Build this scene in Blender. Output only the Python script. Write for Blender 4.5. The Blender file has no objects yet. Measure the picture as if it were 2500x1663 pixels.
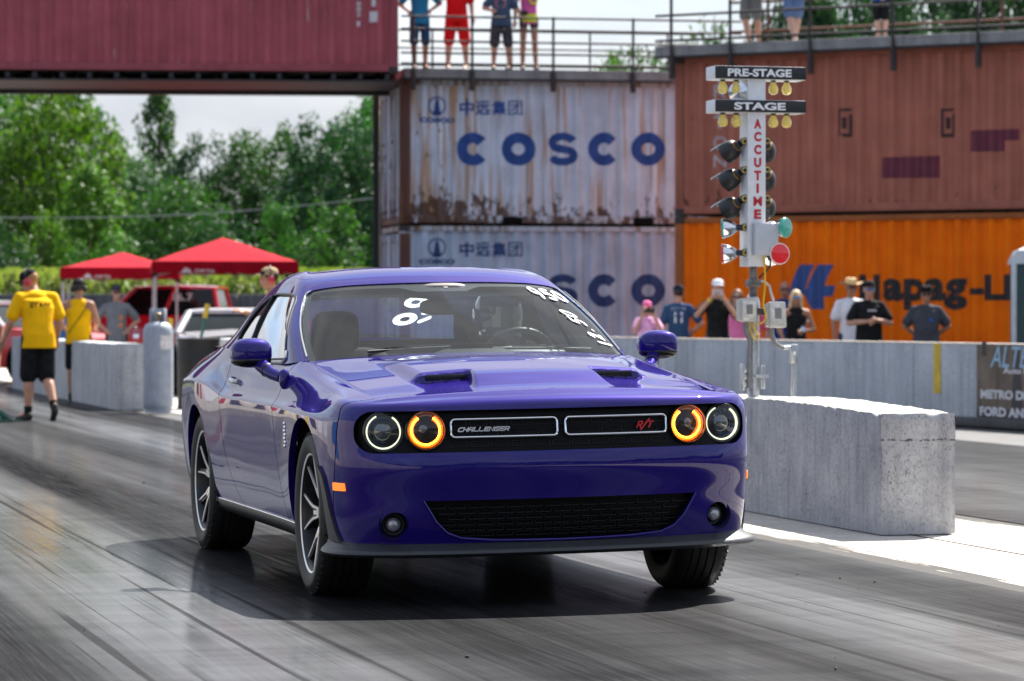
import bpy, bmesh, math, random
import numpy as np
from mathutils import Vector, Matrix, noise as mnoise
R = math.radians
SC = bpy.context.scene
COL = SC.collection

# ---------------------------------------------------------------- camera
CAM_H = 1.235
FPX, W0, H0, YH = 8000.0, 2500.0, 1663.0, 768.0       # focal length and horizon measured on the photograph
cam = bpy.data.cameras.new('camera')
cam.sensor_width = 36.0
cam.lens = FPX / W0 * 36.0
cam.shift_y = (YH - H0 / 2) / W0
cam.clip_start, cam.clip_end = 0.1, 4000
cam.dof.use_dof = True
cam.dof.focus_distance = 14.2
cam.dof.aperture_fstop = 5.2
camo = bpy.data.objects.new('camera', cam)
camo.location = (0, 0, CAM_H)
camo.rotation_euler = (R(90), 0, 0)
COL.objects.link(camo)
SC.camera = camo

# ---------------------------------------------------------------- world and sun
SUN_EL, SUN_AZ = R(52), R(31)          # azimuth from +Y (view direction) towards +X (right)
sun_dir = Vector((math.sin(SUN_AZ) * math.cos(SUN_EL), math.cos(SUN_AZ) * math.cos(SUN_EL), math.sin(SUN_EL)))
world = bpy.data.worlds.new('World')
SC.world = world
world.use_nodes = True
nt = world.node_tree
nt.nodes.clear()
def wn(t, **kw):
    n = nt.nodes.new(t)
    for k, v in kw.items(): setattr(n, k, v)
    return n
w_out = wn('ShaderNodeOutputWorld'); w_bg = wn('ShaderNodeBackground')
w_sky = wn('ShaderNodeTexSky', sky_type='NISHITA', sun_disc=False)
w_sky.sun_elevation = SUN_EL; w_sky.sun_rotation = SUN_AZ
w_sky.air_density = 1.0; w_sky.dust_density = 0.5; w_sky.ozone_density = 1.5
w_tc = wn('ShaderNodeTexCoord'); w_map = wn('ShaderNodeMapping'); w_map.inputs['Scale'].default_value = (1.0, 1.0, 2.6)
w_no = wn('ShaderNodeTexNoise'); w_no.inputs['Scale'].default_value = 2.6; w_no.inputs['Detail'].default_value = 8; w_no.inputs['Roughness'].default_value = 0.55
w_no2 = wn('ShaderNodeTexNoise'); w_no2.inputs['Scale'].default_value = 7.0; w_no2.inputs['Detail'].default_value = 6
w_cr = wn('ShaderNodeValToRGB'); w_cr.color_ramp.elements[0].position = 0.31; w_cr.color_ramp.elements[1].position = 0.50
w_cc = wn('ShaderNodeValToRGB')
w_cc.color_ramp.elements[0].position = 0.3; w_cc.color_ramp.elements[0].color = (1.8, 1.92, 2.15, 1)
w_cc.color_ramp.elements[1].position = 0.62; w_cc.color_ramp.elements[1].color = (2.95, 3.0, 3.08, 1)
w_mix = wn('ShaderNodeMixRGB')
L = nt.links.new
L(w_tc.outputs['Generated'], w_map.inputs['Vector']); L(w_map.outputs['Vector'], w_no.inputs['Vector']); L(w_map.outputs['Vector'], w_no2.inputs['Vector'])
L(w_no.outputs['Fac'], w_cr.inputs['Fac']); L(w_no2.outputs['Fac'], w_cc.inputs['Fac'])
L(w_sky.outputs['Color'], w_mix.inputs['Color1']); L(w_cc.outputs['Color'], w_mix.inputs['Color2'])
w_sep = wn('ShaderNodeVectorMath', operation='DOT_PRODUCT'); w_sep.inputs[1].default_value = (math.sin(SUN_AZ), math.cos(SUN_AZ), .35)
L(w_tc.outputs['Generated'], w_sep.inputs[0])
w_dir = wn('ShaderNodeMapRange'); w_dir.inputs[1].default_value = -.75; w_dir.inputs[2].default_value = .75; w_dir.inputs[3].default_value = 0.; w_dir.inputs[4].default_value = 1.0
L(w_sep.outputs['Value'], w_dir.inputs[0])
w_mul = wn('ShaderNodeMixRGB', blend_type='MULTIPLY'); w_mul.inputs['Fac'].default_value = 1.0     # clouds shine brightest round the sun
w_tint = wn('ShaderNodeMixRGB'); w_tint.inputs['Color1'].default_value = (.58, .68, .90, 1); w_tint.inputs['Color2'].default_value = (1, 1, 1, 1); L(w_dir.outputs[0], w_tint.inputs['Fac'])
w_sz = wn('ShaderNodeSeparateXYZ'); L(w_tc.outputs['Generated'], w_sz.inputs[0])
w_hz = wn('ShaderNodeMapRange'); w_hz.inputs[1].default_value = .06; w_hz.inputs[2].default_value = .34; w_hz.inputs[3].default_value = 1.0; w_hz.inputs[4].default_value = 0.0; L(w_sz.outputs['Z'], w_hz.inputs[0])     # cloud bank low in the sky
w_max = wn('ShaderNodeMath', operation='MAXIMUM'); L(w_cr.outputs['Color'], w_max.inputs[0]); L(w_hz.outputs[0], w_max.inputs[1]); L(w_max.outputs[0], w_mix.inputs['Fac'])
L(w_cc.outputs['Color'], w_mul.inputs['Color1']); L(w_tint.outputs['Color'], w_mul.inputs['Color2']); L(w_mul.outputs['Color'], w_mix.inputs['Color2'])
L(w_mix.outputs['Color'], w_bg.inputs['Color']); w_bg.inputs['Strength'].default_value = 0.12
L(w_bg.outputs['Background'], w_out.inputs['Surface'])

sun = bpy.data.lights.new('sun', 'SUN'); sun.energy = 5.0; sun.angle = R(0.53); sun.color = (1.0, 0.955, 0.89)
suno = bpy.data.objects.new('sun', sun); COL.objects.link(suno)
suno.rotation_euler = (-sun_dir).to_track_quat('-Z', 'Y').to_euler()
suno.location = (20, 20, 40)
SC.view_settings.view_transform = 'Standard'; SC.view_settings.look = 'None'; SC.view_settings.gamma = 1.0
SC.view_settings.exposure = 1.5
SC.cycles.max_bounces = 8; SC.cycles.transparent_max_bounces = 12
SC.cycles.use_denoising = True
SC.cycles.sample_clamp_indirect = 6.0

# ---------------------------------------------------------------- helpers
def px(u, v, d):
    """a photograph pixel (2500 wide) at a known distance -> a world point"""
    return Vector(((u - W0 / 2) * d / FPX, d, CAM_H + (YH - v) * d / FPX))
def ground(u, v):
    d = FPX * CAM_H / (v - YH)
    return Vector(((u - W0 / 2) * d / FPX, d, 0))

class MB:
    def __init__(s): s.v = []; s.f = []; s.m = []
    def add(s, vs, fs, mat=0, M=None):
        o = len(s.v)
        for p in vs:
            p = Vector(p); s.v.append(M @ p if M is not None else p)
        for f in fs: s.f.append(tuple(i + o for i in f)); s.m.append(mat)
        return s
    def box(s, c, size, mat=0, M=None, ch=0.0):
        hx, hy, hz = size[0] / 2, size[1] / 2, size[2] / 2
        if ch <= 0:
            vs = [(c[0] + a * hx, c[1] + b * hy, c[2] + d * hz) for a in (-1, 1) for b in (-1, 1) for d in (-1, 1)]
            return s.add(vs, [(0, 1, 3, 2), (4, 6, 7, 5), (0, 4, 5, 1), (2, 3, 7, 6), (0, 2, 6, 4), (1, 5, 7, 3)], mat, M)
        bm = bmesh.new(); bmesh.ops.create_cube(bm, size=1)
        for v in bm.verts: v.co = Vector((v.co.x * size[0], v.co.y * size[1], v.co.z * size[2]))
        bmesh.ops.bevel(bm, geom=list(bm.edges), offset=min(ch, .49 * min(size)), segments=2, profile=.6, affect='EDGES')
        bm.verts.index_update()
        vs = [v.co + Vector(c) for v in bm.verts]; fs = [tuple(v.index for v in f.verts) for f in bm.faces]; bm.free()
        return s.add(vs, fs, mat, M)
    def tube(s, pts, r, n=10, mat=0, M=None, cap=True, flat=None):
        """round bar along points; r one radius or one per point"""
        pts = [Vector(p) for p in pts]; N = len(pts)
        rr = r if isinstance(r, (list, tuple)) else [r] * N
        vs, fs = [], []; up = None
        for i, p in enumerate(pts):
            a = pts[max(0, i - 1)]; b = pts[min(N - 1, i + 1)]; t = (b - a)
            t = t.normalized() if t.length > 1e-9 else Vector((0, 0, 1))
            if up is None: up = Vector((0, 0, 1)) if abs(t.z) < .9 else Vector((1, 0, 0))
            x = t.cross(up).normalized(); y = x.cross(t).normalized(); up = y
            for k in range(n):
                an = 2 * math.pi * k / n
                vs.append(p + x * (math.cos(an) * rr[i]) + y * (math.sin(an) * rr[i] * (flat or 1)))
        for i in range(N - 1):
            for k in range(n):
                a, b = i * n + k, i * n + (k + 1) % n
                fs.append((a, b, b + n, a + n))
        if cap: fs.append(tuple(range(n - 1, -1, -1))); fs.append(tuple(range((N - 1) * n, N * n)))
        return s.add(vs, fs, mat, M)
    def loop_tube(s, pts, r, n=8, mat=0, M=None):
        pts = [Vector(p) for p in pts]; N = len(pts); vs, fs = [], []
        c = sum(pts, Vector()) / N
        nrm = Vector()
        for i in range(N): nrm += (pts[i] - c).cross(pts[(i + 1) % N] - c)
        nrm.normalize()
        for i, p in enumerate(pts):
            t = (pts[(i + 1) % N] - pts[i - 1]).normalized(); x = t.cross(nrm).normalized(); y = x.cross(t)
            for k in range(n):
                an = 2 * math.pi * k / n; vs.append(p + x * math.cos(an) * r + y * math.sin(an) * r)
        for i in range(N):
            j = (i + 1) % N
            for k in range(n):
                a, b = k, (k + 1) % n
                fs.append((i * n + a, i * n + b, j * n + b, j * n + a))
        return s.add(vs, fs, mat, M)
    def lathe(s, prof, n=32, mat=0, M=None, a0=0, a1=2 * math.pi):
        """profile of (radius, height) turned round local z"""
        full = abs(a1 - a0 - 2 * math.pi) < 1e-6; K = n if full else n + 1
        vs, fs = [], []
        for (r, h) in prof:
            for k in range(K):
                a = a0 + (a1 - a0) * k / n; vs.append((r * math.cos(a), r * math.sin(a), h))
        for i in range(len(prof) - 1):
            for k in range(n):
                k2 = (k + 1) % K
                fs.append((i * K + k, i * K + k2, (i + 1) * K + k2, (i + 1) * K + k))
        return s.add(vs, fs, mat, M)
    def ell(s, c, rad, mat=0, M=None, nu=16, nv=10, p=1.0):
        vs, fs = [], []
        sp = lambda q: math.copysign(abs(q) ** p, q)
        for i in range(nv + 1):
            th = math.pi * i / nv
            for k in range(nu):
                ph = 2 * math.pi * k / nu
                vs.append((c[0] + rad[0] * sp(math.sin(th)) * sp(math.cos(ph)), c[1] + rad[1] * sp(math.sin(th)) * sp(math.sin(ph)), c[2] + rad[2] * sp(math.cos(th))))
        for i in range(nv):
            for k in range(nu):
                a, b = i * nu + k, i * nu + (k + 1) % nu
                fs.append((a, a + nu, b + nu, b))
        return s.add(vs, fs, mat, M)
    def prism(s, poly, h0, h1, mat=0, M=None):
        n = len(poly); vs = [(x, y, h0) for x, y in poly] + [(x, y, h1) for x, y in poly]
        fs = [tuple(range(n - 1, -1, -1)), tuple(range(n, 2 * n))] + [(i, (i + 1) % n, n + (i + 1) % n, n + i) for i in range(n)]
        return s.add(vs, fs, mat, M)
    def loft(s, rings, mat=0, M=None, cap=True, closed=True):
        n = len(rings[0]); vs = [p for r in rings for p in r]; fs = []
        for i in range(len(rings) - 1):
            for k in range(n if closed else n - 1):
                a, b = i * n + k, i * n + (k + 1) % n
                fs.append((a, b, b + n, a + n))
        if cap and closed: fs.append(tuple(range(n - 1, -1, -1))); fs.append(tuple(range((len(rings) - 1) * n, len(rings) * n)))
        return s.add(vs, fs, mat, M)
    def build(s, name, mats, parent=None, angle=35, weld=False):
        me = bpy.data.meshes.new(name)
        me.from_pydata([tuple(v) for v in s.v], [], s.f)
        if not isinstance(mats, (list, tuple)): mats = [mats]
        for m in mats: me.materials.append(m)
        if len(mats) > 1: me.polygons.foreach_set('material_index', s.m)
        if weld:
            bm = bmesh.new(); bm.from_mesh(me); bmesh.ops.remove_doubles(bm, verts=bm.verts, dist=1e-5); bm.to_mesh(me); bm.free()
        me.polygons.foreach_set('use_smooth', [True] * len(me.polygons))
        me.validate(); me.update()
        if angle is not None: me.set_sharp_from_angle(angle=R(angle))
        return link(name, me, parent)

def link(name, data, parent=None):
    o = bpy.data.objects.new(name, data); COL.objects.link(o)
    if parent is not None: o.parent = parent
    return o
def tag(o, label=None, cat=None, group=None, kind=None):
    if label: o['label'] = label
    if cat: o['category'] = cat
    if group: o['group'] = group
    if kind: o['kind'] = kind
    return o
def thing(name, label, cat, loc=(0, 0, 0), rz=0.0, group=None):
    o = bpy.data.objects.new(name, None); COL.objects.link(o)
    o.empty_display_size = .2; o.location = loc; o.rotation_euler = (0, 0, rz)
    return tag(o, label, cat, group)
def dup(root, loc=None, rz=None, label=None, scale=None):
    r = root.copy(); COL.objects.link(r)
    if loc is not None: r.location = loc
    if rz is not None: r.rotation_euler = (0, 0, rz)
    if scale is not None: r.scale = scale
    if label: r['label'] = label
    for ch in list(root.children):
        c = ch.copy(); COL.objects.link(c); c.parent = r
        for g in list(ch.children):
            d = g.copy(); COL.objects.link(d); d.parent = c
    return r
def T(x, y, z): return Matrix.Translation((x, y, z))
def RX(a): return Matrix.Rotation(a, 4, 'X')
def RY(a): return Matrix.Rotation(a, 4, 'Y')
def RZ(a): return Matrix.Rotation(a, 4, 'Z')
def aim(p, d, up=(0, 0, 1)):
    """local z along d, at p"""
    z = Vector(d).normalized(); u = Vector(up)
    if abs(z.dot(u)) > .98: u = Vector((0, 1, 0))
    x = u.cross(z).normalized(); y = z.cross(x)
    M = Matrix((x, y, z)).transposed().to_4x4(); M.translation = Vector(p); return M

# ---------------------------------------------------------------- materials
def newmat(name):
    m = bpy.data.materials.new(name); m.use_nodes = True
    return m, m.node_tree, m.node_tree.nodes['Principled BSDF']
def setp(b, **kw):
    names = {'rough': 'Roughness', 'metal': 'Metallic', 'spec': 'Specular IOR Level', 'coat': 'Coat Weight', 'coatr': 'Coat Roughness', 'ior': 'IOR', 'trans': 'Transmission Weight', 'alpha': 'Alpha', 'sub': 'Subsurface Weight', 'sheen': 'Sheen Weight', 'emis': 'Emission Strength'}
    for k, v in kw.items(): b.inputs[names[k]].default_value = v
def nodes(nt_):
    def N(t, ins=None, **kw):
        n = nt_.nodes.new(t)
        for k, v in kw.items(): setattr(n, k, v)
        for k, v in (ins or {}).items():
            if hasattr(v, 'is_output'): nt_.links.new(v, n.inputs[k])
            else: n.inputs[k].default_value = v
        return n
    return N
def ramp(N, fac, stops):
    n = N('ShaderNodeValToRGB', {'Fac': fac}); e = n.color_ramp.elements
    while len(e) < len(stops): e.new(.5)
    for el, (p, c) in zip(e, stops):
        el.position = p; el.color = (c[0], c[1], c[2], 1) if not isinstance(c, (int, float)) else (c, c, c, 1)
    return n.outputs['Color']
def simple(name, col, rough=.6, metal=0., var=.12, scale=6., bump=0., spec=.5, coat=0., sheen=0.):
    """plain paint / cloth / plastic with a slight mottling of its own"""
    m, t, b = newmat(name); N = nodes(t)
    tc = N('ShaderNodeTexCoord')
    no = N('ShaderNodeTexNoise', {'Vector': tc.outputs['Object'], 'Scale': scale, 'Detail': 5.0})
    lo = [max(0, c * (1 - var)) for c in col]; hi = [min(1, c * (1 + var)) for c in col]
    c = ramp(N, no.outputs['Fac'], [(.3, lo), (.7, hi)])
    t.links.new(c, b.inputs['Base Color'])
    setp(b, rough=rough, metal=metal, spec=.15 if rough >= .85 and spec == .5 else spec, coat=coat, sheen=sheen)
    if bump > 0:
        bn = N('ShaderNodeBump', {'Height': no.outputs['Fac'], 'Strength': bump, 'Distance': .02})
        t.links.new(bn.outputs['Normal'], b.inputs['Normal'])
    return m
def emit(name, col, strength):
    m, t, b = newmat(name); b.inputs['Base Color'].default_value = (*[min(1, c) for c in col], 1)
    b.inputs['Emission Color'].default_value = (*col, 1); setp(b, emis=strength, rough=.3)
    return m
def glassmat(name, tint=(.8, .85, .85), refl=1.0):
    """thin sheet glass: see-through with mirror reflection by angle"""
    m, t, b = newmat(name); N = nodes(t); t.nodes.remove(b)
    out = t.nodes['Material Output']
    ge = N('ShaderNodeNewGeometry'); io = N('ShaderNodeMapRange', {0: ge.outputs['Backfacing'], 3: 1.52, 4: 1 / 1.52})
    fr = N('ShaderNodeFresnel', {'IOR': io.outputs[0]})
    tr = N('ShaderNodeBsdfTransparent', {'Color': (*tint, 1)})
    gl = N('ShaderNodeBsdfGlossy', {'Color': (1, 1, 1, 1), 'Roughness': .015})
    mu = N('ShaderNodeMath', {0: fr.outputs[0], 1: refl}, operation='MULTIPLY', use_clamp=True)
    mx = N('ShaderNodeMixShader', {0: mu.outputs[0], 1: tr.outputs[0], 2: gl.outputs[0]})
    t.links.new(mx.outputs[0], out.inputs['Surface'])
    return m

def text_mesh(body, size=1.0, bold=0.0, sx=1.0, shear=0.0, align='LEFT', depth=0.0, spacing=1.0):
    cu = bpy.data.curves.new('lettering', 'FONT'); cu.body = body; cu.size = size; cu.align_x = align
    cu.offset = bold; cu.shear = shear; cu.extrude = depth; cu.space_character = spacing; cu.resolution_u = 4
    o = bpy.data.objects.new('lettering', cu); COL.objects.link(o)
    dg = bpy.context.evaluated_depsgraph_get(); dg.update()
    me = bpy.data.meshes.new_from_object(o.evaluated_get(dg))
    vs = [Vector((v.co.x * sx, v.co.y, v.co.z)) for v in me.vertices]; fs = [tuple(p.vertices) for p in me.polygons]
    bpy.data.objects.remove(o); bpy.data.curves.remove(cu); bpy.data.meshes.remove(me)
    return vs, fs
def fit_text(body, w, h, bold=0., shear=0., depth=0., spacing=1.0):
    """lettering scaled to fill a width and a height, origin at its lower left corner"""
    vs, fs = text_mesh(body, 1.0, bold, 1.0, shear, 'LEFT', depth, spacing)
    x0 = min(v.x for v in vs); x1 = max(v.x for v in vs); y0 = min(v.y for v in vs); y1 = max(v.y for v in vs)
    return [Vector(((v.x - x0) / (x1 - x0) * w, (v.y - y0) / (y1 - y0) * h, v.z)) for v in vs], fs
def stroke(path, w, n=6):
    """flat brush stroke of width w along a 2D path -> verts, faces"""
    P = [Vector((p[0], p[1])) for p in path]; vs, fs = [], []
    for i, p in enumerate(P):
        a = P[max(0, i - 1)]; b = P[min(len(P) - 1, i + 1)]; t = (b - a).normalized(); nn = Vector((-t.y, t.x))
        vs += [p + nn * w / 2, p - nn * w / 2]
    for i in range(len(P) - 1): fs.append((2 * i, 2 * i + 1, 2 * i + 3, 2 * i + 2))
    for e, sgn in ((0, -1), (len(P) - 1, 1)):
        p = P[e]; q = P[1] if e == 0 else P[-2]; t = (p - q).normalized(); nn = Vector((-t.y, t.x)); o = len(vs)
        vs.append(p)
        for k in range(n + 1):
            an = math.pi / 2 - math.pi * k / n; vs.append(p + t * math.cos(an) * w / 2 + nn * math.sin(an) * w / 2)
        for k in range(n): fs.append((o, o + 1 + k + 1, o + 1 + k))
    return [Vector((v.x, v.y, 0)) for v in vs], fs
def arc(cx, cy, rx, ry, a0, a1, n=14):
    return [(cx + rx * math.cos(R(a0 + (a1 - a0) * i / n)), cy + ry * math.sin(R(a0 + (a1 - a0) * i / n))) for i in range(n + 1)]
# ================================================================ the track
TA = R(14.6)
LAT = Vector((math.cos(TA), math.sin(TA), 0)); ALO = Vector((-math.sin(TA), math.cos(TA), 0)); TO = Vector((0, 14.7, 0))
def trk(u, w, z=0.): return TO + LAT * u + ALO * w + Vector((0, 0, z))
TRKM = Matrix.Translation(TO) @ RZ(TA)
def px2(u, v, d): return px(u * 1.06067, v * 1.06067, d)      # pixels of a 2357-wide view

def lanemat():
    m, t, b = newmat('rubbered_lane'); N = nodes(t); tc = N('ShaderNodeTexCoord')
    def streak(sx, sy, det=6., ro=.6, off=0.):
        mp = N('ShaderNodeMapping', {'Vector': tc.outputs['Object'], 'Scale': (sx, sy, 1), 'Location': (off, off * .3, 0)})
        return N('ShaderNodeTexNoise', {'Vector': mp.outputs[0], 'Scale': 1.0, 'Detail': det, 'Roughness': ro}).outputs['Fac']
    wide = streak(.8, .035, 3., .5, 3.1); mid = streak(5., .10, 6., .62, 1.7); fine = streak(48., .8, 5., .7, 9.2); cross = streak(.35, 3.2, 5., .65, 5.); patch = streak(.45, .20, 5., .55, 2.)
    sep = N('ShaderNodeSeparateXYZ', {0: tc.outputs['Object']})
    # rubber lies in bands along the lane: the tyre grooves are black, the strips between them worn
    wb = N('ShaderNodeMath', {0: sep.outputs[0], 1: N('ShaderNodeMath', {0: N('ShaderNodeMath', {0: mid, 1: -.5}, operation='ADD').outputs[0], 1: .9}, operation='MULTIPLY').outputs[0]}, operation='ADD')
    un = N('ShaderNodeMapRange', {0: wb.outputs[0], 1: -3.2, 2: 2.4}).outputs[0]
    rr_ = ramp(N, un, [((u + 3.2) / 5.6, v) for u, v in ((-3.2, .35), (-2.75, .7), (-2.25, .8), (-1.9, .12), (-1.3, .05), (-1.0, .85), (-.5, .95), (-.15, .55), (.3, .7), (.65, .4), (.95, .06), (1.3, .12), (1.55, .85), (2.0, .85), (2.3, .5))])
    rub = N('ShaderNodeMath', {0: rr_, 1: N('ShaderNodeMath', {0: ramp(N, wide, [(.38, .55), (.60, 1.1)]), 1: ramp(N, fine, [(.30, .62), (.62, 1.08)])}, operation='MULTIPLY').outputs[0]}, operation='MULTIPLY', use_clamp=True)          # 1 = covered with laid rubber
    base = ramp(N, mid, [(.34, (.018, .019, .0205)), (.5, (.037, .039, .042)), (.66, (.062, .065, .069))])
    fm = N('ShaderNodeMixRGB', {0: .85, 1: base, 2: ramp(N, fine, [(.34, .6), (.66, 1.3)])}, blend_type='MULTIPLY')
    dk = N('ShaderNodeMixRGB', {0: N('ShaderNodeMath', {0: rub.outputs[0], 1: .88}, operation='MULTIPLY').outputs[0], 1: fm.outputs[0], 2: (.0065, .0065, .007, 1)})
    lines = N('ShaderNodeMath', {0: ramp(N, streak(13., .10, 3., .5, 6.), [(.60, 0.), (.68, .7)]), 1: ramp(N, streak(31., .22, 3., .5, 2.6), [(.60, 0.), (.70, .6)])}, operation='MAXIMUM')
    dk = N('ShaderNodeMixRGB', {0: N('ShaderNodeMath', {0: lines.outputs[0], 1: .75}, operation='MULTIPLY').outputs[0], 1: dk.outputs[0], 2: (.010, .010, .010, 1)})
    pm = N('ShaderNodeMixRGB', {0: .7, 1: dk.outputs[0], 2: ramp(N, patch, [(.36, .45), (.64, 1.5)])}, blend_type='MULTIPLY')
    gr = N('ShaderNodeTexNoise', {'Vector': tc.outputs['Object'], 'Scale': 230., 'Detail': 2.})
    g2 = N('ShaderNodeMixRGB', {0: ramp(N, gr.outputs['Fac'], [(.66, 0.), (.74, .6)]), 1: pm.outputs[0], 2: (.32, .31, .30, 1)})
    t.links.new(g2.outputs[0], b.inputs['Base Color'])
    setp(b, rough=.5, spec=.5)
    t.links.new(N('ShaderNodeMath', {0: N('ShaderNodeMapRange', {0: rub.outputs[0], 3: .42, 4: .03}).outputs[0], 1: ramp(N, cross, [(.35, .55), (.65, 1.3)])}, operation='MULTIPLY').outputs[0], b.inputs['Specular IOR Level'])
    # the sticky film on top is what mirrors the sky and the people
    cw_ = N('ShaderNodeMath', {}, operation='MULTIPLY')
    t.links.new(N('ShaderNodeMapRange', {0: N('ShaderNodeMath', {0: patch, 1: N('ShaderNodeMath', {0: fine, 1: .35}, operation='MULTIPLY').outputs[0]}, operation='ADD').outputs[0], 1: .50, 2: .82, 3: 1., 4: .45}).outputs[0], cw_.inputs[0]); t.links.new(N('ShaderNodeMapRange', {0: rub.outputs[0], 3: .75, 4: .05}).outputs[0], cw_.inputs[1]); t.links.new(cw_.outputs[0], b.inputs['Coat Weight'])
    r1 = N('ShaderNodeMath', {0: ramp(N, mid, [(.35, .05), (.65, .13)]), 1: ramp(N, fine, [(.3, -.02), (.7, .06)])}, operation='ADD')
    t.links.new(r1.outputs[0], b.inputs['Coat Roughness'])
    h = N('ShaderNodeMath', {0: N('ShaderNodeMath', {0: fine, 1: .5}, operation='MULTIPLY').outputs[0], 1: N('ShaderNodeMath', {0: cross, 1: .5}, operation='MULTIPLY').outputs[0]}, operation='ADD')
    h2 = N('ShaderNodeMath', {0: h.outputs[0], 1: N('ShaderNodeMath', {0: gr.outputs['Fac'], 1: .2}, operation='MULTIPLY').outputs[0]}, operation='ADD')
    bn = N('ShaderNodeBump', {'Height': h2.outputs[0], 'Strength': .35, 'Distance': .006}); t.links.new(bn.outputs[0], b.inputs['Normal'])
    bn2 = N('ShaderNodeBump', {'Height': h.outputs[0], 'Strength': .09, 'Distance': .005}); t.links.new(bn2.outputs[0], b.inputs['Coat Normal'])
    # dry laid rubber is matt
    df = N('ShaderNodeBsdfDiffuse', {'Color': N('ShaderNodeMixRGB', {0: .7, 1: (.0085, .0085, .0092, 1), 2: ramp(N, fine, [(.3, .35), (.7, 1.8)])}, blend_type='MULTIPLY').outputs[0], 'Normal': bn.outputs[0]})
    fac = N('ShaderNodeMath', {0: N('ShaderNodeMath', {0: rub.outputs[0], 1: lines.outputs[0]}, operation='MAXIMUM').outputs[0], 1: .90}, operation='MULTIPLY')
    t.links.new(N('ShaderNodeMixShader', {0: fac.outputs[0], 1: b.outputs[0], 2: df.outputs[0]}).outputs[0], t.nodes['Material Output'].inputs['Surface'])
    return m
def concmat(name, c0, c1, sc=1., rough=.85, bump=.25, stain=.5, tint=None):
    m, t, b = newmat(name); N = nodes(t); tc = N('ShaderNodeTexCoord')
    n1 = N('ShaderNodeTexNoise', {'Vector': tc.outputs['Object'], 'Scale': 2.2 * sc, 'Detail': 8., 'Roughness': .62}); n2 = N('ShaderNodeTexNoise', {'Vector': tc.outputs['Object'], 'Scale': 38. * sc, 'Detail': 6., 'Roughness': .7})
    mp = N('ShaderNodeMapping', {'Vector': tc.outputs['Object'], 'Scale': (7 * sc, 7 * sc, .55 * sc)}); n3 = N('ShaderNodeTexNoise', {'Vector': mp.outputs[0], 'Scale': 1.6, 'Detail': 6., 'Roughness': .6})
    base = ramp(N, n1.outputs['Fac'], [(.3, c0), (.68, c1)])
    sp = N('ShaderNodeMixRGB', {0: .75, 1: base, 2: ramp(N, n2.outputs['Fac'], [(.28, .5), (.5, 1.), (.75, 1.15)])}, blend_type='MULTIPLY')
    st = N('ShaderNodeMixRGB', {0: stain, 1: sp.outputs[0], 2: ramp(N, n3.outputs['Fac'], [(.32, .35), (.52, 1.), (.7, 1.12)])}, blend_type='MULTIPLY')
    t.links.new(st.outputs[0], b.inputs['Base Color']); setp(b, rough=rough, spec=.3)
    bn = N('ShaderNodeBump', {'Height': n2.outputs['Fac'], 'Strength': bump, 'Distance': .012}); t.links.new(bn.outputs[0], b.inputs['Normal'])
    return m
LANE = lanemat()
ASPH = concmat('asphalt_apron', (.05, .05, .052), (.10, .098, .095), 1., .6, .2, .3)
PADM = concmat('concrete_pad', (.40, .375, .34), (.54, .505, .455), .8, .9, .15, .25)
GRASSG = simple('field_soil', (.07, .09, .035), rough=.95, var=.4, scale=3)
def sheet(name, u0, u1, w0, w1, z, mat, nu=1):
    mb = MB(); mb.add([(u0, w0, 0), (u1, w0, 0), (u1, w1, 0), (u0, w1, 0)], [(0, 1, 2, 3)])
    o = mb.build(name, mat); o.location = TO + Vector((0, 0, z)); o.rotation_euler = (0, 0, TA); return tag(o, kind='structure')
sheet('ground', -900, 900, -300, 2500, -.016, ASPH)
sheet('grass_field', -260, 260, 70, 2400, -.012, GRASSG)
sheet('concrete_median', 2.13, 4.12, -160, 12, -.006, PADM)
sheet('concrete_apron', 2.6, 4.0, 12, 62, -.006, PADM)
sheet('lane_road', -5.5, 2.16, -160, 64, 0, LANE)
sheet('far_lane_road', 4.08, 8.7, -160, 64, 0, LANE)
# dark seam along the middle of the median and the ragged rubber on its edge
mb = MB(); mb.box((3.11, -8, -.004), (.012, 23.8, .003)); o = mb.build('median_joint', DARK0 if 'DARK0' in globals() else simple('joint_dark', (.03, .028, .026), rough=.9)); o.location = TO; o.rotation_euler = (0, 0, TA); tag(o, kind='structure')
rnd = random.Random(4)
# bits of rubber lying on the lane
mb = MB()
for k in range(130):
    w = rnd.uniform(-7, 16) if k < 90 else rnd.uniform(16, 40); u = rnd.uniform(-3.2, 2.1); s_ = rnd.choice((.003, .004, .005, .007, .011)); a = rnd.uniform(0, 6.3)
    mb.ell((0, 0, 0), (s_, s_ * rnd.uniform(.4, 1), s_ * .5), M=T(u, w, s_ * .4) @ RZ(a), nu=6, nv=4)
o = mb.build('rubber_crumbs', RUBC if 'RUBC' in globals() else simple('crumb_black', (.02, .02, .02), rough=.8)); o.location = TO; o.rotation_euler = (0, 0, TA); tag(o, kind='stuff')

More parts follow.
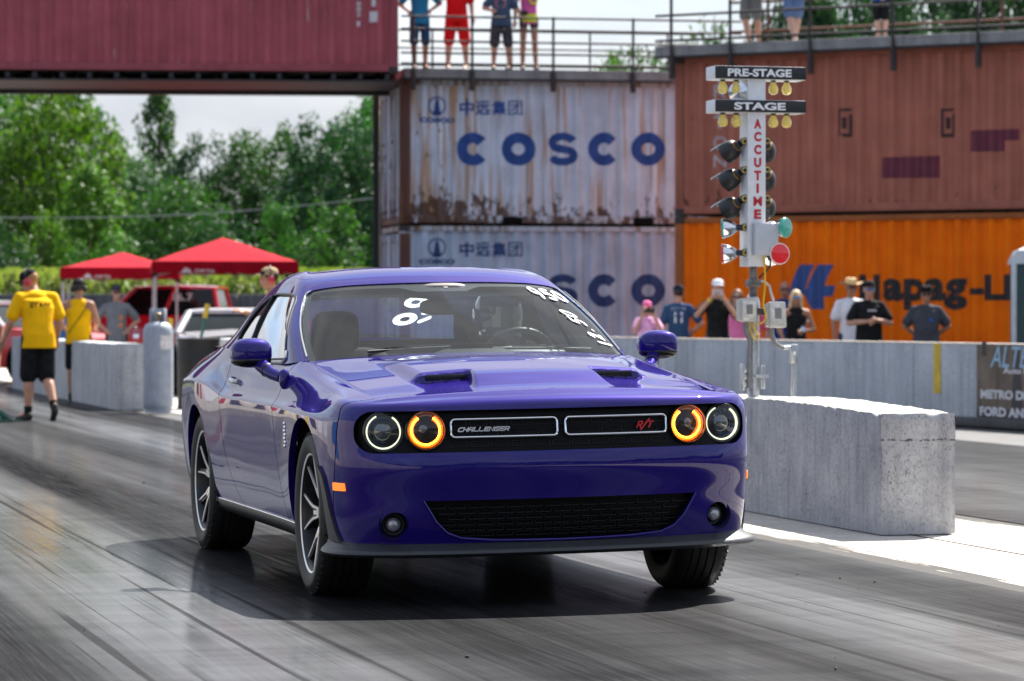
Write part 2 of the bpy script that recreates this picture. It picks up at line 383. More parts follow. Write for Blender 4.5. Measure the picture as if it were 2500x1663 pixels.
# ---------------------------------------------------------------- concrete block with the starting lights on it
def roughblock(name, u0, u1, w0, w1, h, mat, label, cat, seed=1, jag=.010, sub=.05, hfun=None, parent_mats=None):
    bm = bmesh.new()
    nu, nw, nh = max(2, int((u1 - u0) / sub)), max(2, int((w1 - w0) / sub)), max(2, int(h / sub))
    mb = MB()
    def P(i, j, k):
        u = u0 + (u1 - u0) * i / nu; w = w0 + (w1 - w0) * j / nw; z = h * k / nh
        e = sum((i in (0, nu), j in (0, nw), k == nh))
        n = mnoise.noise_vector(Vector((u * 5 + seed, w * 5, z * 5)))
        n2 = mnoise.noise_vector(Vector((u * 17 + seed, w * 17, z * 17)))
        p = Vector((u, w, z)) + n * jag * .6 + n2 * jag * .35
        if e >= 2:
            p += Vector((u0 + u1 - 2 * u, w0 + w1 - 2 * w if j in (0, nw) else 0, -h if k == nh else 0)).normalized() * jag * (1.0 + 1.4 * max(0, n2.x * 2))
        if k == nh and hfun: p.z += hfun(u, w)
        p.z = max(p.z, 0)
        return p
    idx = {}
    def vid(i, j, k):
        if (i, j, k) not in idx: idx[(i, j, k)] = len(mb.v); mb.v.append(P(i, j, k))
        return idx[(i, j, k)]
    def q(a, b, c, d): mb.f.append((vid(*a), vid(*b), vid(*c), vid(*d))); mb.m.append(0)
    for j in range(nw):
        for k in range(nh):
            q((0, j, k), (0, j, k + 1), (0, j + 1, k + 1), (0, j + 1, k)); q((nu, j, k), (nu, j + 1, k), (nu, j + 1, k + 1), (nu, j, k + 1))
    for i in range(nu):
        for k in range(nh):
            q((i, 0, k), (i + 1, 0, k), (i + 1, 0, k + 1), (i, 0, k + 1)); q((i, nw, k), (i, nw, k + 1), (i + 1, nw, k + 1), (i + 1, nw, k))
    for i in range(nu):
        for j in range(nw): q((i, j, nh), (i + 1, j, nh), (i + 1, j + 1, nh), (i, j + 1, nh))
    bm.free()
    o = mb.build(name, mat, angle=38); o.location = TO; o.rotation_euler = (0, 0, TA)
    return tag(o, label, cat)
def blockmat():
    m = concmat('old_concrete', (.36, .362, .38), (.56, .555, .55), 1.6, .92, .9, .35); t = m.node_tree; N = nodes(t); b = t.nodes['Principled BSDF']
    tc = N('ShaderNodeTexCoord'); src = b.inputs['Base Color'].links[0].from_socket
    # pock marks and black mould in short upright flecks, thicker in the upper third
    mp = N('ShaderNodeMapping', {'Vector': tc.outputs['Object'], 'Scale': (52, 52, 15)}); n = N('ShaderNodeTexNoise', {'Vector': mp.outputs[0], 'Scale': 2.2, 'Detail': 4., 'Roughness': .75})
    big = N('ShaderNodeTexNoise', {'Vector': tc.outputs['Object'], 'Scale': 3.1, 'Detail': 3.})
    f = N('ShaderNodeMath', {0: n.outputs['Fac'], 1: N('ShaderNodeMath', {0: big.outputs['Fac'], 1: .30}, operation='MULTIPLY').outputs[0]}, operation='ADD')
    mk = N('ShaderNodeMixRGB', {0: ramp(N, f.outputs[0], [(.735, 0.), (.82, .8)]), 1: src, 2: (.035, .033, .032, 1)})
    # cold joint: dark ragged crack
    sp = N('ShaderNodeSeparateXYZ', {0: tc.outputs['Object']}); wn_ = N('ShaderNodeTexNoise', {'Vector': tc.outputs['Object'], 'Scale': 9., 'Detail': 5.})
    zz = N('ShaderNodeMath', {0: sp.outputs[2], 1: N('ShaderNodeMath', {0: wn_.outputs['Fac'], 1: .055}, operation='MULTIPLY').outputs[0]}, operation='ADD')
    d = N('ShaderNodeMath', {0: zz.outputs[0], 1: .555}, operation='SUBTRACT'); ad = N('ShaderNodeMath', {0: d.outputs[0]}, operation='ABSOLUTE')
    gate = ramp(N, N('ShaderNodeTexNoise', {'Vector': tc.outputs['Object'], 'Scale': 30., 'Detail': 2.}).outputs['Fac'], [(.42, 0.), (.52, 1.)])
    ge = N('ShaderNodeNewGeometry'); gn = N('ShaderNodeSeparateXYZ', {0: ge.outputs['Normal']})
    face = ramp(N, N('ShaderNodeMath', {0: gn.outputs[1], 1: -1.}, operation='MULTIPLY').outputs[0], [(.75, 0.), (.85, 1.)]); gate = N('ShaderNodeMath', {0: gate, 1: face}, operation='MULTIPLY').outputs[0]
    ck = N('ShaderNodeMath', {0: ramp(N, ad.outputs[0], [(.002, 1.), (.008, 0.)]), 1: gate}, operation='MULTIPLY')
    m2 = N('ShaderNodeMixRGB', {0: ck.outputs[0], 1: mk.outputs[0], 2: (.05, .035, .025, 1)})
    top = N('ShaderNodeMixRGB', {0: ramp(N, gn.outputs[2], [(.6, 0.), (.85, .85)]), 1: m2.outputs[0], 2: (.62, .585, .53, 1)}); t.links.new(top.outputs[0], b.inputs['Base Color']); return m  # upward faces mixed paler, putting the sunlit top into the colour
def medianmat():
    # sunlit concrete, its edge blackened by tyres that ran wide
    m = concmat('concrete_median_edge', (.42, .385, .34), (.56, .515, .46), .8, .9, .15, .25); t = m.node_tree; N = nodes(t); b = t.nodes['Principled BSDF']; tc = N('ShaderNodeTexCoord'); src = b.inputs['Base Color'].links[0].from_socket
    sp = N('ShaderNodeSeparateXYZ', {0: tc.outputs['Object']})
    s1 = N('ShaderNodeTexNoise', {'Vector': N('ShaderNodeMapping', {'Vector': tc.outputs['Object'], 'Scale': (26, .7, 1)}).outputs[0], 'Scale': 1., 'Detail': 6., 'Roughness': .65}); s2 = N('ShaderNodeTexNoise', {'Vector': N('ShaderNodeMapping', {'Vector': tc.outputs['Object'], 'Scale': (3, .35, 1)}).outputs[0], 'Scale': 1., 'Detail': 4.})
    e1 = N('ShaderNodeMapRange', {0: sp.outputs[0], 1: 2.10, 2: 2.62, 3: .62, 4: -.10}).outputs[0]; e2 = N('ShaderNodeMapRange', {0: sp.outputs[0], 1: 3.75, 2: 4.12, 3: -.10, 4: .55}).outputs[0]
    e = N('ShaderNodeMath', {0: e1, 1: e2}, operation='MAXIMUM'); f = N('ShaderNodeMath', {0: N('ShaderNodeMath', {0: s1.outputs['Fac'], 1: e.outputs[0]}, operation='ADD').outputs[0], 1: N('ShaderNodeMath', {0: s2.outputs['Fac'], 1: .5}, operation='MULTIPLY').outputs[0]}, operation='ADD')
    mk = N('ShaderNodeMixRGB', {0: ramp(N, f.outputs[0], [(.98, 0.), (1.22, .93)]), 1: src, 2: (.028, .027, .026, 1)}); t.links.new(mk.outputs[0], b.inputs['Base Color']); return m
for o_ in [o for o in bpy.data.objects if o.name in ('concrete_median', 'concrete_apron')]: o_.data.materials[0] = medianmat() if o_.name == 'concrete_median' else PADM
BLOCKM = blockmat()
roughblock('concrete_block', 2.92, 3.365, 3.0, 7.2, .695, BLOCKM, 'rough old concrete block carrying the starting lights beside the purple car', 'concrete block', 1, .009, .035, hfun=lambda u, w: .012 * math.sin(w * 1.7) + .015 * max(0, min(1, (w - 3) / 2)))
WALLM = concmat('barrier_concrete', (.36, .38, .40), (.50, .515, .525), .8, .85, .25, .40)
roughblock('concrete_barrier', 2.02, 2.44, 28.0, 41, .86, WALLM, 'long grey concrete barrier behind the yellow-shirted man, topped by a water bottle', 'concrete barrier', 5, .008, .12)
roughblock('concrete_barrier', 4.3, 4.75, 31.6, 35.5, .88, WALLM, 'pale concrete barrier between the black drum and the purple car', 'concrete barrier', 8, .008, .12)

# right-hand wall of the far lane
WP0, WP1 = Vector((6.35, 33.0, 0)), Vector((-.2, 50.2, 0))
wd = (WP1 - WP0); WL = wd.length; wd.normalize(); wang = math.atan2(wd.y, wd.x)
wall = thing('track_wall', 'long grey concrete track wall with spectators standing behind it', 'wall', WP0, wang)
mb = MB()
segs = [0.0, 1.2, 4.9, 8.6, 12.3, 16., WL]
for a, b in zip(segs[:-1], segs[1:]): mb.box(((a + b) / 2, -.12, .455), (b - a - .012, .24, .91), ch=.012)
mb.box((WL / 2, -.12, .45), (WL, .20, .88)); mb.build('wall_panel', concmat('track_wall_concrete', (.40, .43, .46), (.55, .575, .60), .7, .85, .2, .40), wall)
mb = MB(); mb.box((WL / 2, -.12, .912), (WL, .25, .012)); mb.build('wall_cap', concmat('wall_top_concrete', (.52, .46, .40), (.64, .57, .50), 2.), wall)
mb = MB(); mb.box((WL / 2, .06, .05), (WL, .12, .1), ch=.02); mb.build('wall_foot', ASPH, wall)
def wallpt(u, v):
    """pixel (2357 view) on the near face of the wall -> (along, height)"""
    dx = (u * 1.06067 - W0 / 2) / FPX; n = Vector((-wd.y, wd.x, 0)); p0 = WP0
    n = Vector((wd.y, -wd.x, 0)); k = p0.dot(n) / (Vector((dx, 1, 0)).dot(n)); P = Vector((dx * k, k, 0)); return (P - WP0).dot(wd), CAM_H + (YH - v * 1.06067) * k / FPX
# local +y of the wall object is the far side or near side?
side_ = 1 if Vector((-wd.y, wd.x, 0)).dot(-WP0) > 0 else -1
YEL = simple('yellow_paint', (.62, .42, .03), rough=.6, var=.2, scale=9)
a0, z0 = wallpt(2150, 905); a1, z1 = wallpt(2166, 780)
mb = MB(); mb.box(((a0 + a1) / 2, side_ * .004, (z0 + .91) / 2), (abs(a1 - a0), .006, .91 - z0)); mb.build('yellow_mark', YEL, wall)
for q in mb.v: pass
# ================================================================ the purple coupe
def cspline(t, P, q):
    """natural cubic spline through P (n, ...) at t, evaluated at q"""
    t = np.asarray(t, float); P = np.asarray(P, float); sh = P.shape[1:]; Pf = P.reshape(len(t), -1); n = len(t); h = np.diff(t)
    A = np.zeros((n, n)); B = np.zeros_like(Pf); A[0, 0] = A[-1, -1] = 1
    for i in range(1, n - 1):
        A[i, i - 1] = h[i - 1]; A[i, i] = 2 * (h[i - 1] + h[i]); A[i, i + 1] = h[i]
        B[i] = 6 * ((Pf[i + 1] - Pf[i]) / h[i] - (Pf[i] - Pf[i - 1]) / h[i - 1])
    M = np.linalg.solve(A, B); q = np.asarray(q, float)
    k = np.clip(np.searchsorted(t, q, side='right') - 1, 0, n - 2); a = ((t[k + 1] - q) / h[k])[:, None]; b = ((q - t[k]) / h[k])[:, None]; hk = h[k][:, None]
    r = a * Pf[k] + b * Pf[k + 1] + ((a ** 3 - a) * M[k] + (b ** 3 - b) * M[k + 1]) * hk ** 2 / 6
    return r.reshape((len(q),) + sh)
class Surf:
    """tensor spline through a net of points: stations round the half body x levels up the section"""
    def __init__(s, net, mirror_end=True):
        N = np.array(net, float); fl = N[[2, 1]] * np.array([1, -1, 1]); s.ns, s.nl = N.shape[:2]
        E = np.concatenate([fl, N] + ([N[[-2, -3]] * np.array([1, -1, 1])] if mirror_end else []), 0)
        d = np.linalg.norm(np.diff(E, axis=0), axis=2).mean(1); t = np.concatenate([[0], np.cumsum(np.maximum(d, 1e-3))]); t -= t[2]
        s.E, s.t = E, t; s.ts = t[2:2 + s.ns]
        e = np.linalg.norm(np.diff(N, axis=1), axis=2).mean(0); s.s = np.concatenate([[0], np.cumsum(e)])
    def ev(s, tq, sq):
        A = cspline(s.t, s.E, np.asarray(tq)); A = np.swapaxes(A, 0, 1)
        return np.swapaxes(cspline(s.s, A, np.asarray(sq)), 0, 1)          # (len tq, len sq, 3)
    def grid(s, dt, ds):
        tq = np.linspace(s.ts[0], s.ts[-1], max(2, int((s.ts[-1] - s.ts[0]) / dt))); sq = np.linspace(0, s.s[-1], max(2, int(s.s[-1] / ds)))
        G = s.ev(tq, sq); a, b = len(tq), len(sq); G[0, :, 1] = 0
        V = np.concatenate([G.reshape(-1, 3), np.repeat(tq, b)[:, None], np.tile(sq, a)[:, None]], 1)
        I = np.arange(a * b).reshape(a, b)
        F = np.stack([I[:-1, :-1], I[1:, :-1], I[1:, 1:], I[:-1, 1:]], -1).reshape(-1, 4)
        return V, [tuple(f) for f in F.tolist()]
def clip(VF, g):
    """keep the part of a mesh where g (per vertex) is positive, cutting faces along the line"""
    V, F = VF; out = []; new = {}; extra = []; gp = g > 0; n = len(V)
    def cut(i, j):
        k = (i, j) if i < j else (j, i)
        if k not in new:
            i, j = k; w = g[i] / (g[i] - g[j]); new[k] = n + len(extra); extra.append(V[i] + (V[j] - V[i]) * w)
        return new[k]
    for f in F:
        c = sum(1 for i in f if gp[i])
        if c == len(f): out.append(f)
        elif c:
            o = []
            for a in range(len(f)):
                i, j = f[a], f[(a + 1) % len(f)]
                if gp[i]: o.append(i)
                if gp[i] != gp[j]: o.append(cut(i, j))
            if len(o) > 2: out.append(tuple(o))
    V2 = np.concatenate([V, np.array(extra)]) if extra else V
    used = np.unique(np.array([i for f in out for i in f], int)) if out else np.zeros(0, int)
    mp = -np.ones(len(V2), int); mp[used] = np.arange(len(used))
    return V2[used], [tuple(int(mp[i]) for i in f) for f in out]
def mirror(VF):
    V, F = VF; W = V.copy(); W[:, 1] *= -1; return W, [tuple(reversed(f)) for f in F]
def join(*L_):
    V = []; F = []; o = 0
    for v, f in L_:
        V.append(v[:, :3]); F += [tuple(i + o for i in q) for q in f]; o += len(v)
    return np.concatenate(V), F
def vnormals(VF):
    V, F = VF; Nn = np.zeros((len(V), 3))
    for f in F:
        p = V[list(f[:4]), :3]; c = np.cross(p[1] - p[0], p[2] - p[0])
        for i in f: Nn[i] += c
    l = np.linalg.norm(Nn, axis=1); l[l == 0] = 1; return Nn / l[:, None]
def offset(VF, d):
    V, F = VF; W = V.copy(); W[:, :3] += vnormals(VF) * d; return W, F
def borders(VF):
    """boundary loops as lists of vertex indices"""
    V, F = VF; cnt = {}
    for f in F:
        for a in range(len(f)):
            e = (f[a], f[(a + 1) % len(f)]); cnt[e] = cnt.get(e, 0) + 1
    nx = {}
    for (i, j) in cnt:
        if (j, i) not in cnt: nx[i] = j
    loops = []
    while nx:
        i, j = nx.popitem(); lp = [i]
        while j in nx: lp.append(j); j = nx.pop(j)
        loops.append(lp + ([j] if j != lp[0] else []))
    return loops
def flange(VF, vec, sel=None, steps=1):
    """walls run inward from the borders by a vector (or function of the vertex)"""
    V, F = VF; V2 = [V[:, :3]]; F2 = []; o = len(V); add = []
    for lp in borders(VF):
        n = len(lp)
        for a in range(n):
            i, j = lp[a], lp[(a + 1) % n]
            if np.linalg.norm(V[i, :3] - V[j, :3]) > .08: continue
            if sel is not None and not (sel(V[i]) and sel(V[j])): continue
            b = o + len(add); add += [V[j, :3], V[i, :3], V[i, :3] + vec(V[i]), V[j, :3] + vec(V[j])]; F2.append((b, b + 1, b + 2, b + 3))
    if add: V2.append(np.array(add))
    return np.concatenate(V2), F + F2
def sdpoly(P, poly):
    """signed distance to a polygon, positive inside"""
    d = np.full(len(P), 1e9); ins = np.zeros(len(P), bool); n = len(poly)
    for i in range(n):
        a = np.array(poly[i]); b = np.array(poly[(i + 1) % n]); e = b - a; w = P - a
        h = np.clip((w @ e) / (e @ e), 0, 1); q = w - h[:, None] * e; d = np.minimum(d, (q ** 2).sum(1))
        c = ((a[1] > P[:, 1]) != (b[1] > P[:, 1]))
        xx = (b[0] - a[0]) * (P[:, 1] - a[1]) / (b[1] - a[1] if b[1] != a[1] else 1e-12) + a[0]
        ins ^= c & (P[:, 0] < xx)
    d = np.sqrt(d); return np.where(ins, d, -d)
def sdrrect(Y, Z, cy, cz, hy, hz, r):
    qx = np.abs(Y - cy) - hy + r; qy = np.abs(Z - cz) - hz + r
    return -(np.hypot(np.maximum(qx, 0), np.maximum(qy, 0)) + np.minimum(np.maximum(qx, qy), 0) - r)

CAR = thing('muscle_car', 'purple two-door muscle car with glowing amber rings in its headlights, driving on the dark lane', 'car', (0.0, 14.7, 0.0), R(14.62 - 90))
ROLL = T(0, 0, .45) @ RX(R(1.0)) @ T(0, 0, -.45)
def cpart(name, VF, mat, parent=None, angle=40, roll=True, weld=1e-5):
    V, F = VF; me = bpy.data.meshes.new(name); me.from_pydata([tuple(v[:3]) for v in V], [], F)
    for m in (mat if isinstance(mat, (list, tuple)) else [mat]): me.materials.append(m)
    bm = bmesh.new(); bm.from_mesh(me); bmesh.ops.remove_doubles(bm, verts=bm.verts, dist=weld); bm.to_mesh(me); bm.free()
    if roll: me.transform(ROLL)
    me.polygons.foreach_set('use_smooth', [True] * len(me.polygons)); me.set_sharp_from_angle(angle=R(angle))
    return link(name, me, parent or CAR)
def cmb(name, mb, mat, parent=None, angle=35, roll=True):
    o = mb.build(name, mat, parent or CAR, angle)
    if roll: o.data.transform(ROLL)
    return o

# --- materials
def paintmat():
    m, t, b = newmat('purple_paint'); N = nodes(t)
    tc = N('ShaderNodeTexCoord')
    no = N('ShaderNodeTexNoise', {'Vector': tc.outputs['Object'], 'Scale': 900.0, 'Detail': 1.0})
    c = ramp(N, no.outputs['Fac'], [(.35, (.0095, .0038, .110)), (.65, (.017, .0065, .165))])
    t.links.new(c, b.inputs['Base Color']); setp(b, metal=.22, rough=.42, coat=.9, coatr=.02, spec=.0); b.inputs['Coat IOR'].default_value = 1.5
    du = N('ShaderNodeTexNoise', {'Vector': tc.outputs['Object'], 'Scale': 9.0, 'Detail': 6.0})
    t.links.new(ramp(N, du.outputs['Fac'], [(.4, .006), (.8, .022)]), b.inputs['Coat Roughness'])
    return m
PAINT = paintmat()
BLACKG = simple('gloss_black', (.004, .004, .005), rough=.25, var=.3)
BLACKP = simple('black_plastic', (.006, .006, .0065), rough=.45, var=.25, scale=60)
DARK = simple('dark_inner', (.004, .004, .004), rough=.9)
GREYP = simple('grey_splitter', (.024, .026, .030), rough=.42, var=.15, scale=40, bump=.05)
CHROME = simple('chrome', (.8, .8, .82), rough=.08, metal=1.0, var=.04)
GLASS = glassmat('window_glass', (.74, .80, .81), .85)
SIDEGLASS = glassmat('side_glass', (.35, .38, .38), 1.9)
CLOTHB = simple('seat_cloth', (.010, .010, .012), rough=.85, var=.3, scale=80)
CLOTHG = simple('seat_cloth_grey', (.16, .16, .155), rough=.8, var=.2, scale=80)
RUBBER = simple('tyre_rubber', (.009, .009, .009), rough=.6, var=.4, scale=14, bump=.1)

# --- body shell: stations nose -> tail, ten levels from lower edge to bonnet gap / belt line
def side(x, ys, zs): return [(x, y, z) for y, z in zip(ys, zs)]
NET = [
 [(.845, 0, .275), (.872, 0, .38), (.886, 0, .49), (.900, 0, .60), (.884, 0, .68), (.868, 0, .76), (.858, 0, .828), (.842, 0, .866), (.79, 0, .897), (.72, 0, .921)],
 [(.835, .28, .275), (.862, .28, .38), (.876, .28, .49), (.890, .28, .60), (.874, .28, .68), (.858, .28, .76), (.848, .28, .827), (.832, .28, .864), (.782, .28, .893), (.713, .275, .916)],
 [(.80, .54, .275), (.828, .54, .38), (.842, .54, .49), (.856, .54, .60), (.840, .54, .68), (.826, .54, .76), (.818, .54, .825), (.802, .54, .861), (.752, .535, .886), (.695, .52, .905)],
 [(.735, .735, .275), (.765, .74, .38), (.780, .74, .49), (.795, .742, .60), (.780, .742, .68), (.768, .742, .76), (.762, .742, .822), (.748, .74, .856), (.712, .73, .876), (.675, .70, .893)],
 [(.63, .855, .275), (.655, .865, .38), (.672, .868, .49), (.688, .872, .60), (.682, .872, .68), (.674, .872, .76), (.668, .870, .818), (.655, .862, .850), (.645, .82, .877), (.64, .757, .889)],
 [(.48, .905, .285), (.50, .918, .38), (.515, .924, .49), (.53, .928, .60), (.528, .93, .68), (.525, .93, .76), (.52, .924, .815), (.515, .906, .858), (.51, .85, .892), (.50, .764, .905)],
 side(.24, (.918, .936, .948, .953, .953, .949, .940, .920, .856, .768), (.295, .39, .50, .61, .72, .804, .824, .842, .908, .932)),
 side(0., (.922, .942, .954, .957, .957, .953, .943, .921, .855, .770), (.30, .40, .51, .62, .73, .812, .832, .851, .922, .956)),
 side(-.45, (.912, .93, .941, .946, .946, .943, .935, .915, .856, .776), (.304, .40, .51, .62, .735, .816, .835, .856, .945, .998)),
 side(-.82, (.906, .925, .937, .942, .943, .941, .934, .914, .866, .792), (.305, .40, .51, .62, .74, .820, .838, .859, .958, 1.028)),
 side(-1.2, (.904, .923, .936, .941, .942, .940, .933, .915, .875, .838), (.305, .40, .51, .62, .74, .823, .841, .862, .956, 1.012)),
 side(-1.7, (.904, .923, .936, .942, .943, .941, .934, .916, .878, .846), (.305, .40, .51, .62, .74, .828, .846, .867, .960, 1.018)),
 side(-2.2, (.905, .924, .937, .945, .947, .945, .938, .919, .881, .850), (.305, .40, .51, .62, .745, .834, .853, .875, .980, 1.052)),
 side(-2.6, (.908, .928, .943, .954, .957, .953, .946, .930, .886, .848), (.305, .40, .51, .62, .76, .882, .902, .925, 1.008, 1.078)),
 side(-2.95, (.910, .930, .946, .958, .961, .957, .949, .931, .876, .82), (.305, .40, .51, .62, .76, .895, .916, .940, 1.010, 1.070)),
 side(-3.35, (.90, .92, .933, .942, .944, .938, .928, .905, .845, .77), (.31, .40, .51, .62, .76, .895, .916, .942, 1.000, 1.052)),
 side(-3.75, (.84, .865, .88, .888, .888, .88, .866, .84, .775, .68), (.33, .42, .53, .64, .76, .893, .915, .945, 1.005, 1.045)),
 [(-3.98, .66, .34), (-4.02, .67, .43), (-4.04, .68, .54), (-4.05, .68, .65), (-4.05, .68, .78), (-4.05, .68, .91), (-4.04, .67, .985), (-4.01, .65, 1.03), (-3.93, .60, 1.065), (-3.80, .52, 1.082)],
 [(-4.06, .34, .34), (-4.09, .34, .43), (-4.10, .34, .54), (-4.10, .34, .65), (-4.10, .34, .78), (-4.10, .34, .91), (-4.09, .34, .99), (-4.06, .33, 1.04), (-3.97, .30, 1.075), (-3.82, .26, 1.09)],
 [(-4.08, 0, .34), (-4.11, 0, .43), (-4.12, 0, .54), (-4.12, 0, .65), (-4.12, 0, .78), (-4.12, 0, .91), (-4.11, 0, .99), (-4.08, 0, 1.04), (-3.98, 0, 1.08), (-3.82, 0, 1.095)],
]
BODY = Surf(NET)
VF0 = BODY.grid(.013, .011)
def F_(V): return V[:, 0], V[:, 1], V[:, 2], V[:, 3], V[:, 4]
interp = np.interp
t4, t5, t6 = BODY.ts[4], BODY.ts[5], BODY.ts[6]
sL = BODY.s
def tgap(s): return interp(s, [sL[0], sL[5], sL[6], sL[7], sL[9]], [t5 + .02, t5 - .06, t5 - .075, (t4 * .45 + t5 * .55), t4 + .015])
def xdF(z): return interp(z, [.30, .45, .65, .84, 1.05], [-.56, -.625, -.715, -.80, -.86])
def xdR(z): return interp(z, [.30, .34, .42, .52, .62, .85, 1.1], [-1.74, -1.83, -1.97, -2.09, -2.16, -2.25, -2.27])
ARC_F, ARC_R = (0.0, .372, .425), (-2.946, .36, .418)
GO = (0, .752, .864, .088, .075)             # grille opening: centre y z, half size, corner
LOWP = [(-.60, .462), (.60, .462), (.578, .425), (.545, .37), (.50, .325), (.44, .30), (.30, .289), (0, .284), (-.30, .289), (-.44, .30), (-.50, .325), (-.545, .37), (-.578, .425)]
FOG = (.712, .362, .054)
def openings(V):
    x, y, z, t, s = F_(V)
    g = -sdrrect(y, z, *GO)
    g = np.minimum(g, -sdpoly(np.stack([y, z], 1), LOWP))
    g = np.minimum(g, np.hypot(y - FOG[0], z - FOG[1]) - FOG[2])
    return np.where(x > .2, g, 1.0)
def arches(V):
    x, y, z, t, s = F_(V)
    return np.minimum(np.hypot(x - ARC_F[0], z - ARC_F[1]) - ARC_F[2], np.hypot(x - ARC_R[0], z - ARC_R[1]) - ARC_R[2])
GAP = .0044
shell = clip(VF0, arches(VF0[0])); shell = clip(shell, openings(shell[0]))
near_arch = lambda v: abs(arches(v[None])[0]) < 2e-3
near_open = lambda v: abs(openings(v[None])[0]) < 2e-3
inw = lambda v: np.array([0, -.03 if v[1] > 0 else .03, 0.])
edge_in = lambda v: np.array([-.010 if v[3] < t5 - .1 else 0., (-.012 if v[1] > 0 else .012) if v[3] >= t5 - .1 else 0, -.003])
# inner black skin seen through the panel gaps
sk = offset(shell, -.012); cpart('inner_skin', join(sk, mirror(sk)), DARK)
V = shell[0]
bump = clip(shell, tgap(V[:, 4]) - V[:, 3] - GAP)
def bvec(v):
    if near_open(v): return np.array([-.045, 0, 0])
    return edge_in(v)
both = join(bump, mirror(bump))
fb0 = flange(bump, bvec, sel=lambda v: v[1] > .004); fb = join(fb0, mirror(fb0))
cpart('front_bumper', fb, PAINT)
rest = clip(shell, V[:, 3] - tgap(V[:, 4]) - GAP); V = rest[0]
fen = clip(rest, V[:, 0] - xdF(V[:, 2]) - GAP)
fenf = flange(fen, lambda v: inw(v) if near_arch(v) else edge_in(v))
for vf, lb in ((mirror(fenf), None), (fenf, None)): cpart('fender', vf, PAINT)
back = clip(rest, xdF(V[:, 2]) - V[:, 0] - GAP); V = back[0]
door = clip(back, V[:, 0] - xdR(V[:, 2]) - GAP)
quarter = clip(back, xdR(V[:, 2]) - V[:, 0] - GAP)
qf = flange(quarter, lambda v: inw(v) if near_arch(v) else edge_in(v), sel=lambda v: v[1] > .004)
cpart('rear_body', join(qf, mirror(qf)), PAINT)
doorf = flange(door, edge_in)
DOORS = [cpart('door', mirror(doorf), PAINT), cpart('door', doorf, PAINT)]

# fuel-door-free tail: light strip so the back reads from the side
mb = MB(); mb.box((-4.10, 0, .93), (.05, 1.25, .12), ch=.02); cmb('tail_light', mb, simple('tail_red', (.25, .01, .01), rough=.2))

GRILLM = simple('grille_black', (.003, .003, .0035), rough=.45, spec=.12)
# --- grille panel and lower grille: the same surface set back, gloss black
pan = clip(VF0, np.where(VF0[0][:, 0] > .3, sdrrect(VF0[0][:, 1], VF0[0][:, 2], GO[0], GO[1], GO[2] + .012, GO[3] + .012, GO[4] + .01), -1)); pan = (pan[0] - np.array([.043, 0, 0, 0, 0]), pan[1])
GRILLE = cpart('grille', join(pan, mirror(pan)), GRILLM)
low = clip(VF0, np.where(VF0[0][:, 0] > .3, sdpoly(VF0[0][:, [1, 2]], [(y * 1.03, z + (.01 if z > .4 else -.01)) for y, z in LOWP]), -1)); low = (low[0] - np.array([.04, 0, 0, 0, 0]), low[1])
LOWG = cpart('lower_grille', join(low, mirror(low)), GRILLM)
# painted rim round the lower grille
mb = MB()
# surface position at a front projection point
_tq = np.linspace(0, t5, 140); _G = BODY.ev(_tq, np.linspace(0, sL[-1], 120)); _P = _G.reshape(-1, 3)
def front_x(y, z):
    d = (np.abs(_P[:, 1] - abs(y)) ** 2 + (_P[:, 2] - z) ** 2) + np.where(_P[:, 0] < .3, 1, 0); k = np.argsort(d)[:4]; w = 1 / (d[k] + 1e-6)
    return float((_P[k, 0] * w).sum() / w.sum())
def outline(y0, y1, z0, z1, r, dx, n=5):
    pts = []
    for cx_, cz_, a0 in ((y1 - r, z1 - r, 0), (y0 + r, z1 - r, 90), (y0 + r, z0 + r, 180), (y1 - r, z0 + r, 270)):
        for k in range(n + 1):
            a = R(a0 + 90 * k / n); pts.append((cx_ + r * math.cos(a), cz_ + r * math.sin(a)))
    dense = []
    for i in range(len(pts)):
        a, b = pts[i], pts[(i + 1) % len(pts)]; m = max(1, int(math.hypot(b[0] - a[0], b[1] - a[1]) / .04))
        for k in range(m): dense.append((a[0] + (b[0] - a[0]) * k / m, a[1] + (b[1] - a[1]) * k / m))
    return [Vector((front_x(y, z) + dx, y, z)) for y, z in dense]
for sg in (-1, 1):
    y0, y1 = (.018, .473) if sg > 0 else (-.473, -.018)
    mb = MB(); mb.loop_tube(outline(y0, y1, .725, .800, .018, -.022), .0052, 8)
    cmb('grille_frame', mb, CHROME, GRILLE)
RIB = simple('grille_rib', (.009, .009, .010), rough=.35, var=.2, spec=.3)
mb = MB()
for row, zz in enumerate((.695, .742, .783)):
    for k in range(-6, 7):
        yc = (k + (.5 if row % 2 else 0)) * .088
        if abs(yc) > .46: continue
        mb.loop_tube(outline(yc - .037, yc + .037, zz - .011, zz + .011, .005, -.040, 2), .0016, 5)
cmb('grille_mesh', mb, RIB, GRILLE)
mb = MB()
for row in range(6):
    zz = .315 + row * .024
    wmax = .43 + min(.12, (zz - .30) * 1.0)
    for k in range(-8, 9):
        yc = (k + (.5 if row % 2 else 0)) * .082
        if abs(yc) > wmax: continue
        mb.loop_tube(outline(yc - .035, yc + .035, zz - .008, zz + .008, .004, -.034, 2), .0017, 5)
cmb('lower_grille_mesh', mb, RIB, LOWG)
mb = MB(); lp = [Vector((front_x(y, z) + .002, y, z)) for y, z in [(.60, .462), (.578, .425), (.545, .37), (.50, .325), (.44, .30), (.30, .289), (.15, .2855), (0, .284), (-.15, .2855), (-.30, .289), (-.44, .30), (-.50, .325), (-.545, .37), (-.578, .425), (-.60, .462)]]
mb.tube(lp, .006, 8); cmb('lower_grille_rim', mb, PAINT, LOWG)

